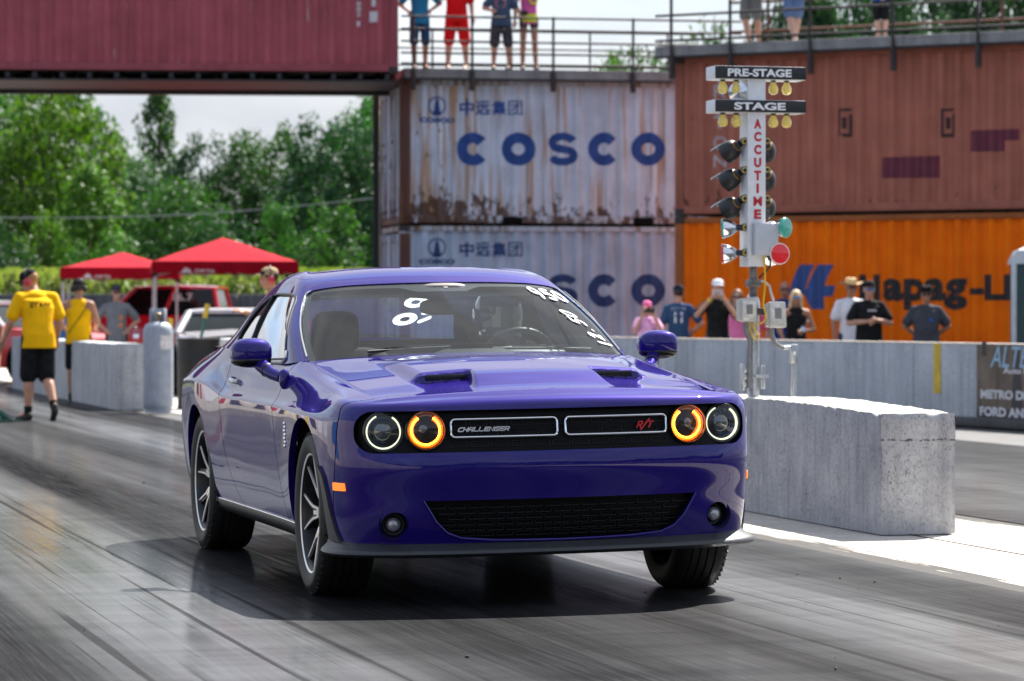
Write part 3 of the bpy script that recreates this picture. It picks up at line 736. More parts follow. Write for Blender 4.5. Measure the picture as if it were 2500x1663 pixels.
# --- badges on the grille
BADGEW = simple('badge_silver', (.72, .72, .74), rough=.25, metal=.3); BADGER = simple('badge_red', (.55, .012, .02), rough=.35)
def front_text(name, body, y, z, w, h, mat, dx, shear=.3, bold=.012, parent=None):
    vs, fs = fit_text(body, w, h, bold, shear, .01)
    V = [Vector((front_x(y + w / 2, z) + dx + v.z * .3, y + v.x, z + v.y)) for v in vs]
    m = MB(); m.add(V, fs); return cmb(name, m, mat, parent or GRILLE)
# block capitals, wide and slanted, drawn as brush strokes
GL = {'C': [[(1, .95), (.25, .95), (.05, .75), (.05, .2), (.2, .05), (1, .05)]], 'H': [[(.05, 0), (.05, 1)], [(.95, 0), (.95, 1)], [(.05, .5), (.95, .5)]],
      'A': [[(.05, 0), (.05, .7), (.25, .95), (.95, .95), (.95, 0)], [(.05, .42), (.95, .42)]], 'L': [[(.05, 1), (.05, .05), (1, .05)]],
      'E': [[(1, .95), (.05, .95), (.05, .05), (1, .05)], [(.05, .5), (.9, .5)]], 'N': [[(.05, 0), (.05, 1), (.95, 0), (.95, 1)]],
      'G': [[(1, .95), (.25, .95), (.05, .75), (.05, .05), (.95, .05), (.95, .45), (.5, .45)]], 'R': [[(.05, 0), (.05, .95), (.85, .95), (.95, .8), (.95, .55), (.8, .42), (.05, .42)], [(.5, .42), (.98, 0)]],
      'T': [[(0, .95), (1, .95)], [(.5, .95), (.5, 0)]], '/': [[(0, -.35), (1, 1.35)]]}
def badge(name, txt, y, z, w, h, mat, sw, shear, parent, dx):
    m = MB(); n = len(txt); cw = w / n
    for i, ch in enumerate(txt):
        for p in GL[ch]:
            q = [((i + .08 + a * .80) * cw + b * h * shear, b * h) for a, b in p]
            vs, fs = stroke(q, sw, 3)
            V = [Vector((front_x(y + w / 2, z + h / 2) + dx, y + v.x, z + v.y)) for v in vs]; m.add(V, fs)
            V2 = [v - Vector((.002, 0, 0)) for v in V]; m.add(V2, fs)
    return cmb(name, m, mat, parent)
badge('lettering', 'CHALLENGER', -.452, .750, .225, .0165, BADGEW, .0042, .5, GRILLE, -.014)
badge('emblem', 'R/T', .335, .748, .068, .026, BADGER, .0062, .45, GRILLE, -.014)

# --- headlights
LAMPB = simple('lamp_bezel', (.01, .01, .011), rough=.25); AMBER = emit('amber_glow', (1.0, .36, .02), 4.5); AMBERD = emit('amber_dim', (.70, .13, .003), .22)
HALO = emit('white_halo', (.86, .90, .62), .42); LENSM = simple('lens_dark', (.03, .035, .04), rough=.04, spec=1.0, coat=1.0)
CLEAR = glassmat('lamp_glass', (.97, .97, .97), .9)
def headlight(y, z, amber):
    x = front_x(y, z) - .028
    M = T(x, y, z) @ RY(R(90)) @ RX(R(-5 if y > 0 else 5))     # local z forward
    M = aim((x, y, z), (1, .10 if y > 0 else -.10, .02))
    mb = MB(); mb.lathe([(.088, -.06), (.088, .004), (.084, .012), (.079, .010), (.076, -.004), (.060, -.020), (.030, -.034), (0, -.036)], 48, M=M)
    h = cmb('headlight', mb, LAMPB, GRILLE)
    if amber:
        m = MB()
        for k in range(30):
            a = R(-235 + 290 * k / 29)
            m.ell((.060 * math.cos(a), .060 * math.sin(a), -.004), (.0052, .0052, .004), M=M, nu=8, nv=6)
        cmb('light_ring', m, AMBER, h)
        m = MB(); m.lathe([(.073, .004), (.066, -.006), (.056, -.010), (.050, -.015)], 48, M=M, a0=R(-238), a1=R(58)); cmb('reflector', m, AMBERD, h)
        m = MB(); m.lathe([(.079, .011), (.081, .014), (.0785, .016), (.076, .012)], 48, M=M); cmb('trim_ring', m, simple('amber_trim', (.5, .16, .03), rough=.2, metal=.6), h)
        m = MB(); m.ell((0, 0, -.03), (.043, .043, .016), M=M, nu=24); cmb('projector', m, LENSM, h)
    else:
        m = MB(); m.lathe([(.0735, .002), (.0745, .008), (.0715, .010), (.0672, .004), (.0672, -.003)], 56, M=M, a0=R(-246), a1=R(58)); cmb('light_ring', m, HALO, h)
        m = MB(); m.lathe([(.064, .000), (.058, -.006), (.050, -.018), (.044, -.022)], 48, M=M); cmb('reflector', m, simple('lamp_bowl', (.07, .09, .13), rough=.12, metal=.8), h)
        m = MB(); m.lathe([(.047, -.016), (.0475, -.008), (.0445, -.005), (.043, -.012)], 48, M=M); cmb('trim_ring', m, CHROME, h)
        m = MB(); m.ell((0, 0, -.018), (.043, .043, .024), M=M, nu=32, nv=16); cmb('projector', m, LENSM, h)
    m = MB(); m.lathe([(.083, .009), (.070, .020), (.045, .028), (.02, .032), (0, .033)], 40, M=M); cmb('lens', m, CLEAR, h)
for sg in (-1, 1):
    headlight(sg * .748, .754, False); headlight(sg * .576, .757, True)
# fog lamps
for sg in (-1, 1):
    y, z = sg * FOG[0], FOG[1]; x = front_x(FOG[0], z)
    M = aim((x - .03, y, z), (1, .18 * sg, 0))
    mb = MB(); mb.lathe([(.064, .02), (.055, -.01), (.046, -.030), (.030, -.034), (0, -.034)], 36, M=M); f = cmb('fog_light', mb, BLACKP)
    m = MB(); m.lathe([(.0, .004), (.016, .002), (.026, -.006), (.030, -.012), (.030, -.034)], 32, M=M); cmb('lens', m, simple('fog_lens', (.42, .42, .44), rough=.12, metal=.5, var=.35, scale=50), f)
    m = MB(); m.lathe([(.030, -.012), (.0335, -.008), (.036, -.02), (.036, -.034)], 32, M=M); cmb('trim_ring', m, BLACKG, f)

# --- splitter
ts_ = np.linspace(-(t5 + .12), t5 + .12, 150); L0 = BODY.ev(np.abs(ts_), [0.0])[:, 0, :]; L0[:, 1] *= np.where(ts_ < 0, -1, 1)
rings = []
for i, p in enumerate(L0):
    a = L0[max(0, i - 1)]; b = L0[min(len(L0) - 1, i + 1)]; tv = b - a; nrm = Vector((tv[1], -tv[0], 0)).normalized()
    if nrm.dot(Vector((p[0] - .0, p[1], 0))) < 0: nrm = -nrm
    w = np.interp(abs(ts_[i]), [0, t4 - .3, t4, t5, t5 + .12], [.050, .050, .065, .055, .035])
    zt = np.interp(abs(ts_[i]), [0, t4 - .15, t4, t5, t5 + .12], [.288, .288, .292, .31, .34])
    o = Vector((p[0], p[1], 0)); r = []
    for (k, z) in ((-.012, zt), (w * .25, .272), (w * .75, .255), (w, .247), (w + .003, .238), (w - .008, .226), (w * .4, .222), (-.12, .222)):
        q = o + nrm * k; r.append((q.x, q.y, z))
    rings.append(r)
mb = MB(); mb.loft(rings, closed=False); cmb('splitter', mb, GREYP, angle=60)
# grey flare running up the front edge of each front arch
g = VF0[0]; da = np.hypot(g[:, 0] - ARC_F[0], g[:, 2] - ARC_F[1]) - ARC_F[2]
wid = np.interp(g[:, 2], [.25, .32, .42, .56, .60], [.16, .10, .062, .035, .0])
fl = clip(VF0, np.where((g[:, 0] > .1) & (g[:, 0] < .75), np.minimum(np.minimum(wid - da, da + .004), .60 - g[:, 2]), -1))
fl = flange(offset(fl, .012), lambda v: np.array([-.004, -.025, 0]))
for q in (mirror(fl), fl): cpart('arch_flare', q, GREYP, angle=60)
# rockers
for sg in (-1, 1):
    mb = MB(); rg = []
    for x in np.linspace(-.34, -2.58, 24):
        p = cspline(BODY.s, BODY.ev([np.interp(-x, [-r[0][0] for r in NET[5:16]], BODY.ts[5:16])], sL)[0], [0.0])[0]; yy = p[1]
        rg.append([(x, sg * (yy + .003), .306), (x, sg * (yy + .006), .296), (x, sg * (yy - .004), .268), (x, sg * (yy - .03), .238), (x, sg * (yy - .10), .232), (x, sg * (yy - .10), .306)])
    mb.loft(rg); sk_ = cmb('side_skirt', mb, BLACKP, angle=60)
    m = MB(); m.tube([(r[0][0], r[0][1] + sg * .002, .307) for r in rg], .004, 6); cmb('trim_strip', m, CHROME, sk_)
# underside
mb = MB(); mb.box((-1.6, 0, .27), (4.4, 1.35, .06)); mb.box((.45, 0, .33), (.5, 1.1, .1)); mb.box((-1.5, 0, .45), (1.9, 1.66, .3)); cmb('underbody', mb, DARK)
# wheel wells
for (cx_, cz_, r_) in (ARC_F, ARC_R):
    for sg in (-1, 1):
        mb = MB(); n = 26
        rgs = []
        for yy in (.915, .60):
            rgs.append([(cx_ + (r_ + .004) * math.cos(R(-12 + 204 * k / n)), sg * yy, cz_ + (r_ + .004) * math.sin(R(-12 + 204 * k / n))) for k in range(n + 1)])
        mb.loft(rgs, closed=False)
        mb.prism([(p[0], p[2]) for p in rgs[0]], 0, .01, M=T(0, sg * .60, 0) @ RX(R(90)))
        cmb('wheel_well', mb, DARK)

# --- side marker, badge on the fender
_ts = np.linspace(t4, BODY.ts[9], 260); _Gs = BODY.ev(_ts, np.linspace(0, sL[-1], 110)).reshape(-1, 3)
_Gall = BODY.ev(np.linspace(t4, BODY.ts[15], 500), np.linspace(0, sL[-1], 110)).reshape(-1, 3)
def side_y(x, z):
    d = (_Gall[:, 0] - x) ** 2 + (_Gall[:, 2] - z) ** 2; k = np.argsort(d)[:4]; w = 1 / (d[k] + 1e-7); return float((_Gall[k, 1] * w).sum() / w.sum())
for sg in (-1, 1):
    mb = MB(); rg = []
    for x in np.linspace(.535, .635, 8):
        y = side_y(x, .52); rg.append([(x, sg * (y - .01), .505), (x, sg * (y + .005), .503), (x, sg * (y + .006), .536), (x, sg * (y - .01), .538)])
    mb.loft(rg); cmb('side_marker', mb, emit('marker_orange', (1., .22, .02), .35))
    mb = MB()
    for k in range(7):
        z = .655 + k * .017; x = -.44 + (.012 if k % 2 else 0) - k * .002; y = side_y(x, z)
        mb.ell((x, sg * (y + .002), z), (.020 - .002 * abs(k - 3), .006, .0085))
    cmb('fender_badge', mb, CHROME)

# --- bonnet
L9t = np.linspace(0, BODY.ts[9] + .02, 240); L9 = BODY.ev(L9t, [sL[-1]])[:, 0, :]
kc = int(np.argmin(np.abs(L9t - (t4 + .0))))
fr_y, fr_x, fr_z = L9[:kc + 1, 1], L9[:kc + 1, 0], L9[:kc + 1, 2]; sd_x, sd_y, sd_z = L9[kc:, 0][::-1], L9[kc:, 1][::-1], L9[kc:, 2][::-1]
x_c = L9[kc, 0]
def smooth(a, b, x): q = np.clip((x - a) / (b - a), 0, 1); return q * q * (3 - 2 * q)
U = np.concatenate([np.linspace(0, .012, 4)[:-1], np.linspace(.012, 1, 210)]); Wv = np.concatenate([np.linspace(0, .985, 170)[:-1], np.linspace(.985, 1, 5)])
UU, WW = np.meshgrid(U, Wv, indexing='ij')
side_end = -.80
xs_side = x_c + (side_end - x_c) * UU
Ys = np.interp(xs_side, sd_x, sd_y) - .0065
xfw = np.interp(WW * fr_y[-1], fr_y, fr_x) - .0070; xrw = -.655 - .145 * WW ** 2
XX = xfw + (xrw - xfw) * UU; YY = WW * Ys
cz = cspline([-.8, -.66, -.2, .2, .45, .72], np.array([[1.068], [1.060], [1.028], [.989], [.958], [.921]]), XX.ravel())[:, 0].reshape(XX.shape)
sz = np.interp(XX, sd_x, sd_z); sz = np.where(XX > x_c, np.interp(XX, [x_c, .72], [sd_z[-1], sd_z[-1] - .003]), sz)
fz = np.interp(WW * fr_y[-1], fr_y, fr_z)
ZZ = sz + (cz - sz) * (1 - WW ** 2.2)
ZZ = ZZ + (fz - ZZ) * (1 - smooth(0, .22, UU))
xsl = .33
plate = .032 * (1 - smooth(.36, .66, XX)) * smooth(-.62, .0, XX)
edge_in_ = .262 + .03 * smooth(.33, .62, XX)
inner = 1 - smooth(edge_in_ - .004, edge_in_ + .034, YY)
outer = (1 - smooth(.475, .545, YY)) * (1 - smooth(xsl, xsl + .006, XX))
dip = -.013 * smooth(.30, .34, XX) * (1 - smooth(.40, .60, XX)) * smooth(edge_in_, edge_in_ + .03, YY) * (1 - smooth(.46, .56, YY))
ZZ = ZZ + plate * np.maximum(inner, outer) + dip
roll_e = np.minimum(UU * 1.4, (1 - WW) * .8) ; ZZ -= .004 * (1 - smooth(0, .009, roll_e)) ** 2
Vh = np.stack([XX, YY, ZZ, UU, WW], -1).reshape(-1, 5); I = np.arange(len(U) * len(Wv)).reshape(len(U), len(Wv))
Fh = [tuple(f) for f in np.stack([I[:-1, :-1], I[:-1, 1:], I[1:, 1:], I[1:, :-1]], -1).reshape(-1, 4).tolist()]
hf = flange((Vh, Fh), lambda v: np.array([0, 0, -.02]), sel=lambda v: v[1] > .003)
HOOD = cpart('hood', join(hf, mirror(hf)), PAINT, angle=50)
for sg in (-1, 1):      # vent slots
    mb = MB(); zb = float(ZZ[np.argmin(abs(U - np.interp(.345, [-.655, .72][::1], [1, 0]))), np.argmin(abs(Wv - .47))])
    kw = int(np.argmin(abs(Wv - .372 / float(np.interp(.33, sd_x, sd_y))))); zhi = float(np.interp(-.322, -XX[:, kw], ZZ[:, kw])); zlo = float(np.interp(-.342, -XX[:, kw], ZZ[:, kw])); zb = (zhi + zlo) / 2 - .001
    mb.box((xsl + .0035, sg * .372, zb - .001), (.006, .196, zhi - zlo - .014), ch=.0025); s_ = cmb('hood_vent', mb, BLACKG, HOOD)
    m = MB()
    for k in range(3): m.box((xsl + .0065, sg * (.372 + (k - 1) * .062), zb), (.003, .055, .009), ch=.003)
    cmb('vent_slat', m, RIB, s_)
# cowl under the screen
mb = MB(); rg = []
for w in np.linspace(-1, 1, 40):
    x = -.655 - .145 * w * w; y = .80 * w; rg.append([(x + .03, y, 1.050 - .032 * w * w), (x - .06, y, 1.056 - .034 * w * w), (x - .06, y, .98), (x + .03, y, .98)])
mb.loft(rg); cmb('cowl', mb, BLACKP)

# --- greenhouse
GN = [
 [(-.62, 0, 1.06), (-1.00, 0, 1.232), (-1.385, 0, 1.392), (-1.52, 0, 1.440), (-2.0, 0, 1.478)],
 [(-.655, .40, 1.055), (-1.035, .375, 1.228), (-1.405, .33, 1.387), (-1.54, .315, 1.435), (-2.01, .25, 1.475)],
 [(-.735, .68, 1.040), (-1.10, .642, 1.212), (-1.45, .555, 1.370), (-1.575, .522, 1.418), (-2.03, .40, 1.466)],
 [(-.84, .795, 1.027), (-1.20, .755, 1.187), (-1.52, .660, 1.350), (-1.64, .612, 1.407), (-2.06, .475, 1.459)],
 [(-1.10, .834, 1.014), (-1.40, .765, 1.18), (-1.68, .676, 1.344), (-1.76, .628, 1.411), (-2.10, .49, 1.461)],
 [(-1.55, .847, 1.018), (-1.75, .775, 1.19), (-1.92, .684, 1.346), (-1.97, .632, 1.413), (-2.17, .49, 1.460)],
 [(-2.05, .850, 1.036), (-2.15, .778, 1.195), (-2.22, .684, 1.338), (-2.24, .630, 1.402), (-2.27, .48, 1.455)],
 [(-2.50, .848, 1.068), (-2.54, .768, 1.19), (-2.55, .672, 1.312), (-2.52, .612, 1.372), (-2.40, .45, 1.448)],
 [(-3.00, .80, 1.075), (-2.96, .715, 1.16), (-2.85, .625, 1.268), (-2.76, .565, 1.335), (-2.50, .39, 1.438)],
 [(-3.40, .69, 1.075), (-3.25, .625, 1.14), (-3.0, .545, 1.25), (-2.87, .49, 1.322), (-2.56, .31, 1.424)],
 [(-3.58, .40, 1.085), (-3.38, .37, 1.155), (-3.07, .33, 1.27), (-2.92, .295, 1.338), (-2.60, .18, 1.428)],
 [(-3.62, 0, 1.095), (-3.42, 0, 1.165), (-3.10, 0, 1.283), (-2.94, 0, 1.35), (-2.62, 0, 1.434)],
]
GH = Surf(GN); VG = GH.grid(.012, .010); gs = GH.ts; gl = GH.s
g = VG[0]
def rr(t, s, t0, t1, s0, s1, r): return sdrrect(t, s, (t0 + t1) / 2, (s0 + s1) / 2, (t1 - t0) / 2, (s1 - s0) / 2, r)
tws = gs[2] + (gs[3] - gs[2]) * .66
ws = rr(g[:, 3], g[:, 4], -1, tws, gl[0] - .05, gl[2] + .005, .05)
SWP = [(-1.06, 1.038), (-1.30, 1.205), (-1.46, 1.312), (-1.52, 1.335), (-1.62, 1.345), (-1.95, 1.349), (-2.12, 1.338), (-2.25, 1.30), (-2.34, 1.225), (-2.385, 1.15), (-2.37, 1.115), (-2.30, 1.098), (-2.1, 1.062), (-1.8, 1.040), (-1.4, 1.032)]
sw = np.where((g[:, 3] > gs[2]) & (g[:, 3] < gs[9]), sdpoly(g[:, [0, 2]], SWP), -1.0)
trw = gs[9] + (gs[10] - gs[9]) * .35
rw = rr(g[:, 3], g[:, 4], trw, gs[-1] + 1, gl[0] + .05, gl[3] - .02, .06)
hole = np.maximum(np.maximum(ws, sw), rw)
frame = clip(VG, -hole)
near_hole = lambda v: True
fr_in = lambda v: np.array([.008 * (-1 if v[3] < gs[2.5.__floor__()] else 0), -.008, -.010])
fm = flange(frame, lambda v: np.array([-.006 if v[3] < tws + .02 else 0., -.010, -.008]), sel=lambda v: v[4] > .004 and v[1] > .004)
# roof panel split from the pillars by its ditch line
v = frame[0]; sroof = gl[3] + .035
tro0, tro1 = gs[2] - .05, gs[8]
cpart('pillars', (lambda q: join(q, mirror(q)))(flange(clip(frame, np.maximum(np.where(v[:, 3] < gs[2] + .5 * (gs[3] - gs[2]), -1, sroof - v[:, 4]), -1) - .0)
      , lambda v: np.array([0, -.008, -.008]), sel=lambda v: v[4] > .004 and v[1] > .004)), PAINT)
keep = np.where(v[:, 3] < gs[2] + .5 * (gs[3] - gs[2]), 1.0, v[:, 4] - sroof - .004)
rf = flange(clip(frame, keep), lambda v: np.array([-.006 if v[3] < tws else 0, -.004, -.008]), sel=lambda v: v[1] > .004)
cpart('roof', join(rf, mirror(rf)), PAINT)
fi = offset(frame, -.016); cpart('headliner', join(fi, mirror(fi)), CLOTHB)
wsg = clip(VG, ws + .006); wso = offset(wsg, -.004); WS = cpart('windshield', join(wso, mirror(wso)), GLASS)
rwg = clip(VG, rw + .006); rwo = offset(rwg, -.004); RWIN = cpart('rear_window', join(rwo, mirror(rwo)), GLASS)
swg = offset(clip(VG, sw + .004), -.006)
SWIN = [cpart('side_window', q, SIDEGLASS) for q in (mirror(swg), swg)]
# black band printed round the screen edge, rubber and bright trims
g2 = wsg[0]; w2 = rr(g2[:, 3], g2[:, 4], -1, tws, gl[0] - .05, gl[2] + .005, .05)
band = np.interp(g2[:, 3], [0, .12, .2, tws], [.085, .085, .04, .03])
fr = offset(clip(wsg, band - w2), -.0065)
cpart('screen_border', join(fr, mirror(fr)), BLACKG, WS)
def border_tube(VF, keepf, r, mat, name, parent, sgs=(-1, 1), off=0.0):
    m = MB()
    nn = vnormals(VF)
    for lp in borders(VF):
        run = []
        seq = lp + [lp[0]]
        for i in seq:
            if keepf(VF[0][i]): run.append(Vector(VF[0][i, :3]) + Vector(nn[i]) * off)
            else:
                if len(run) > 3: 
                    for s in sgs: m.tube([(p.x, s * p.y, p.z) for p in run[::2]], r, 6)
                run = []
        if len(run) > 3:
            for s in sgs: m.tube([(p.x, s * p.y, p.z) for p in run[::2]], r, 6)
    if m.v: return cmb(name, m, mat, parent)
wsb = clip(VG, ws)
for s_ in (-1, 1): border_tube(wsb, lambda v: v[3] > tws - .03 and v[4] > .03, .0045, CHROME, 'screen_trim', WS, sgs=(s_,), off=.002)
swb = clip(VG, sw)
border_tube(swb, lambda v: True, .007, BLACKP, 'window_seal', SWIN[0], sgs=(-1,)); border_tube(swb, lambda v: True, .007, BLACKP, 'window_seal', SWIN[1], sgs=(1,))
swb2 = clip(VG, sw + .014)
border_tube(swb2, lambda v: v[2] < 1.075 and v[0] > -2.28, .0085, simple('trim_silver', (.45, .45, .46), rough=.25, metal=.7), 'window_trim', SWIN[0], sgs=(-1,), off=.003)
# split between door glass and rear quarter glass
for s, w in ((-1, SWIN[0]), (1, SWIN[1])):
    m = MB(); pts = [p for p in VG[0] if gs[5] - .02 < p[3] < gs[9]]
    P = np.array(pts); q = []
    for z in np.linspace(1.05, 1.345, 9):
        x = -1.98 - (z - 1.05) * .22; k = np.argmin((P[:, 0] - x) ** 2 + (P[:, 2] - z) ** 2); q.append((x, s * (P[k, 1] + .001), z))
    m.tube(q, .009, 6); cmb('window_divider', m, BLACKP, w)

# painted race numbers on the glass
WHITE = simple('shoe_polish_white', (.86, .86, .86), rough=.7, var=.05)
_VW = wso[0]
def on_screen(y, h):
    """h = fraction up the screen at a sideways position"""
    d = (np.abs(_VW[:, 1] - abs(y))) ** 2 + (_VW[:, 2] - h) ** 2; k = np.argsort(d)[:3]; w = 1 / (d[k] + 1e-6)
    return Vector((float((_VW[k, 0] * w).sum() / w.sum()) + .006, y, h + .004))
DG = {'9': [arc(.45, .72, .33, .26, 20, 380, 16) + [(.72, .4), (.45, .02)]], '5': [[(.85, .98), (.28, .95), (.18, .55), (.55, .62), (.8, .4), (.7, .12), (.4, .02), (.1, .1)]],
      '0': [arc(.5, .5, .36, .46, 90, 450, 22)], '1': [[(.4, 1), (.55, 0)]], '2': [[(.15, .8), (.4, 1), (.75, .85), (.65, .5), (.15, .05), (.9, .05)]], '.': [[(.45, .05), (.55, .05)]]}
def screen_text(txt, p0, e1, e2, cw, h, sw, parent):
    m = MB()
    for i, ch in enumerate(txt):
        for p in DG[ch]:
            dense = []
            for a, b in zip(p[:-1], p[1:]):
                for k in range(3): dense.append((a[0] + (b[0] - a[0]) * k / 3, a[1] + (b[1] - a[1]) * k / 3))
            dense.append(p[-1])
            q = [((i + .05 + a * .9) * cw, b * h) for a, b in dense]
            vs, fs = stroke(q, sw, 5)
            m.add([on_screen(p0[0] + v.x * e1[0] + v.y * e2[0], p0[1] + v.x * e1[1] + v.y * e2[1]) for v in vs], fs)
    return cmb('race_number', m, WHITE, parent)
screen_text('950', (.475, 1.308), (1, -.16), (-.8, 1), .060, .052, .0115, WS)
screen_text('12.50', (.738, 1.052), (-.60, .80), (-.94, .30), .045, .075, .0110, WS)
# digits on the rear glass
_VR = rwo[0]
def on_rear(y, z):
    d = (_VR[:, 1] - abs(y)) ** 2 + (_VR[:, 2] - z) ** 2; k = int(np.argmin(d)); return Vector((float(_VR[k, 0]) + .012, y, z))
m = MB()
for (y, z, ry, rz_) in ((.262, 1.297, .058, .029), (.255, 1.205, .062, .034)):
    lp = [on_rear(y + ry * .72 * math.cos(a), z + rz_ * .72 * math.sin(a)) for a in np.linspace(0, 2 * math.pi, 28)[:-1]]
    n = len(lp); o = []; i_ = []
    for k, a in enumerate(np.linspace(0, 2 * math.pi, 28)[:-1]):
        o.append(on_rear(y + ry * math.cos(a), z + rz_ * math.sin(a))); i_.append(on_rear(y + ry * .42 * math.cos(a), z + rz_ * .42 * math.sin(a)))
    m.add(o + i_, [(k, (k + 1) % n, n + (k + 1) % n, n + k) for k in range(n)])
for (ya, za, yb, zb) in ((.33, 1.238, .40, 1.236), (.34, 1.19, .38, 1.212)):
    vs, fs = stroke([(ya, za), ((ya + yb) / 2, (za + zb) / 2), (yb, zb)], .018, 5); m.add([on_rear(v.x, v.y) for v in vs], fs)
WTR, t__, b__ = newmat('white_on_glass'); N__ = nodes(t__); t__.links.new(N__('ShaderNodeMixShader', {0: .75, 1: b__.outputs[0], 2: N__('ShaderNodeBsdfTranslucent', {'Color': (.95, .95, .95, 1)}).outputs[0]}).outputs[0], t__.nodes['Material Output'].inputs['Surface']); b__.inputs['Base Color'].default_value = (.9, .9, .9, 1)
cmb('race_number', m, WTR, RWIN)

# --- door handles and mirrors
for s, d in ((-1, DOORS[0]), (1, DOORS[1])):
    m = MB(); rg = []
    for k in range(12):
        a = k / 11; x = -1.93 - .17 * a; z = .915 + .012 * a; y = side_y(x, z) + .004 + .022 * math.sin(math.pi * a) ** .5
        rg.append([(x, s * (y + .010 * math.cos(q)), z + .013 * math.sin(q)) for q in np.linspace(0, 2 * math.pi, 11)[:-1]])
    m.loft(rg); cmb('handle', m, simple('handle_silver', (.5, .5, .52), rough=.2, metal=.8), d)
    m = MB(); m.ell((-2.0, s * (side_y(-2.0, .91) - .012), .908), (.085, .016, .028)); cmb('handle_cup', m, BLACKG, d)
    # mirror: foot on the door, arm, shell, glass
    m = MB()
    fy = side_y(-.74, .945)
    m.ell((-.775, s * (fy + .012), .950), (.030, .026, .048), p=.85); f = cmb('wing_mirror', m, PAINT)
    m = MB(); m.tube([(-.80, s * (fy + .02), .957), (-.86, s * (fy + .055), .975), (-.93, s * (fy + .085), 1.008), (-.965, s * (fy + .095), 1.03)], [.026, .029, .034, .036], 16); cmb('arm', m, PAINT, f)
    m = MB(); m.tube([(-.892, s * (fy + .068), .989), (-.900, s * (fy + .072), .993)], [.0335, .0342], 16); cmb('joint', m, BLACKP, f)
    m = MB(); m.ell((0, 0, 0), (.075, .098, .070), M=T(-.985, s * 1.0, 1.072) @ RZ(R(-8 * s)), nu=40, nv=24, p=.78); cmb('mirror_housing', m, PAINT, f)
    m = MB(); m.ell((0, 0, 0), (.073, .096, .032), M=T(-.985, s * 1.0, 1.038) @ RZ(R(-8 * s)), nu=32, nv=14, p=.8); cmb('housing_base', m, BLACKG, f)
    m = MB(); m.ell((0, 0, 0), (.006, .084, .056), M=T(-1.058, s * 1.0, 1.072) @ RZ(R(-8 * s)), p=.8); cmb('mirror_glass', m, CHROME, f)
# wipers, aerial
m = MB(); m.tube([(-.70, -.50, 1.070), (-.73, -.30, 1.078), (-.72, -.10, 1.084)], .007, 8); m.tube([(-.72, -.42, 1.085), (-.75, -.15, 1.095), (-.73, .15, 1.095)], .005, 6); cmb('wiper', m, BLACKP)
m = MB(); m.tube([(-.70, .10, 1.075), (-.72, .35, 1.070), (-.77, .60, 1.060)], .006, 8); m.tube([(-.72, .20, 1.083), (-.73, .40, 1.080), (-.79, .62, 1.066)], .005, 6); cmb('wiper', m, BLACKP)
# deck behind the rear glass
m = MB(); rg = []
for w in np.linspace(-1, 1, 24):
    rg.append([(-2.95, .80 * w, 1.070), (-3.4, .75 * w, 1.082 - .01 * abs(w)), (-3.83, .70 * w, 1.085 - .015 * w * w), (-3.83, .70 * w, 1.0), (-2.95, .80 * w, 1.0)])
m.loft(rg); cmb('boot_lid', m, PAINT)

# --- cabin
m = MB(); rg = []
for w in np.linspace(-1, 1, 24):
    c = 1 - w * w; rg.append([(-.70, .76 * w, 1.02), (-.95, .76 * w, 1.025 + .012 * c), (-1.15, .74 * w, 1.015 + .010 * c), (-1.22, .74 * w, .96), (-1.18, .74 * w, .70), (-.70, .74 * w, .70)])
m.loft(rg); DASH = cmb('dashboard', m, simple('dash_grey', (.045, .05, .055), rough=.6, scale=60))
m = MB(); m.ell((-1.12, .37, 1.03), (.16, .20, .05), p=.8); cmb('instrument_hood', m, simple('dash_top', (.12, .13, .13), rough=.6), DASH)
m = MB(); m.box((-1.6, 0, .55), (2.1, 1.6, .1)); m.box((-2.78, 0, .85), (.08, 1.5, .5)); cmb('cabin_floor', m, DARK)
def seat(y, stripe=False):
    m = MB(); rg = []
    for k, (z, x, w, th) in enumerate([(.60, -1.72, .25, .10), (.75, -1.76, .26, .10), (.95, -1.83, .26, .095), (1.02, -1.875, .24, .085), (1.06, -1.885, .20, .075), (1.075, -1.89, .12, .05)]):
        rg.append([(x + th * .7 * math.copysign(abs(math.cos(a)) ** .7, math.cos(a)), y + w * math.copysign(abs(math.sin(a)) ** .6, math.sin(a)), z) for a in np.linspace(0, 2 * math.pi, 25)[:-1]])
    m.loft(rg); s_ = cmb('seat', m, CLOTHB, angle=60)
    m = MB(); m.ell((-1.90, y * 1.1, 1.135), (.055, .122, .125), p=.55, nu=28, nv=18); cmb('headrest', m, CLOTHB, s_)
    m = MB(); m.box((-1.45, y, .58), (.52, .50, .16), ch=.06); cmb('seat_base', m, CLOTHB, s_)
    return s_
seat(-.37); seat(.37)
m = MB(); rg = []
for y in np.linspace(-.66, .66, 30):
    rg.append([(-2.55, y, .70), (-2.50, y, .92), (-2.56, y, 1.015), (-2.64, y, 1.03), (-2.70, y, 1.0), (-2.70, y, .70)])
m.loft(rg); RS = cmb('rear_seat', m, CLOTHG, angle=60)
for y in (-.13, .06):
    m = MB(); m.loft([[(-2.497, y - .03 + dy, .92), (-2.494, y + .0 + dy, .92), (-2.553, y + .04 + dy, 1.018), (-2.557, y + .0 + dy, 1.018)] for dy in (0, .035)])
    cmb('seat_stripe', m, CLOTHB, RS)
m = MB(); m.box((-2.95, 0, 1.03), (.45, 1.3, .02)); m.box((-2.80, .05, 1.055), (.05, .22, .04), ch=.01); cmb('parcel_shelf', m, simple('shelf_grey', (.10, .10, .10), rough=.85))
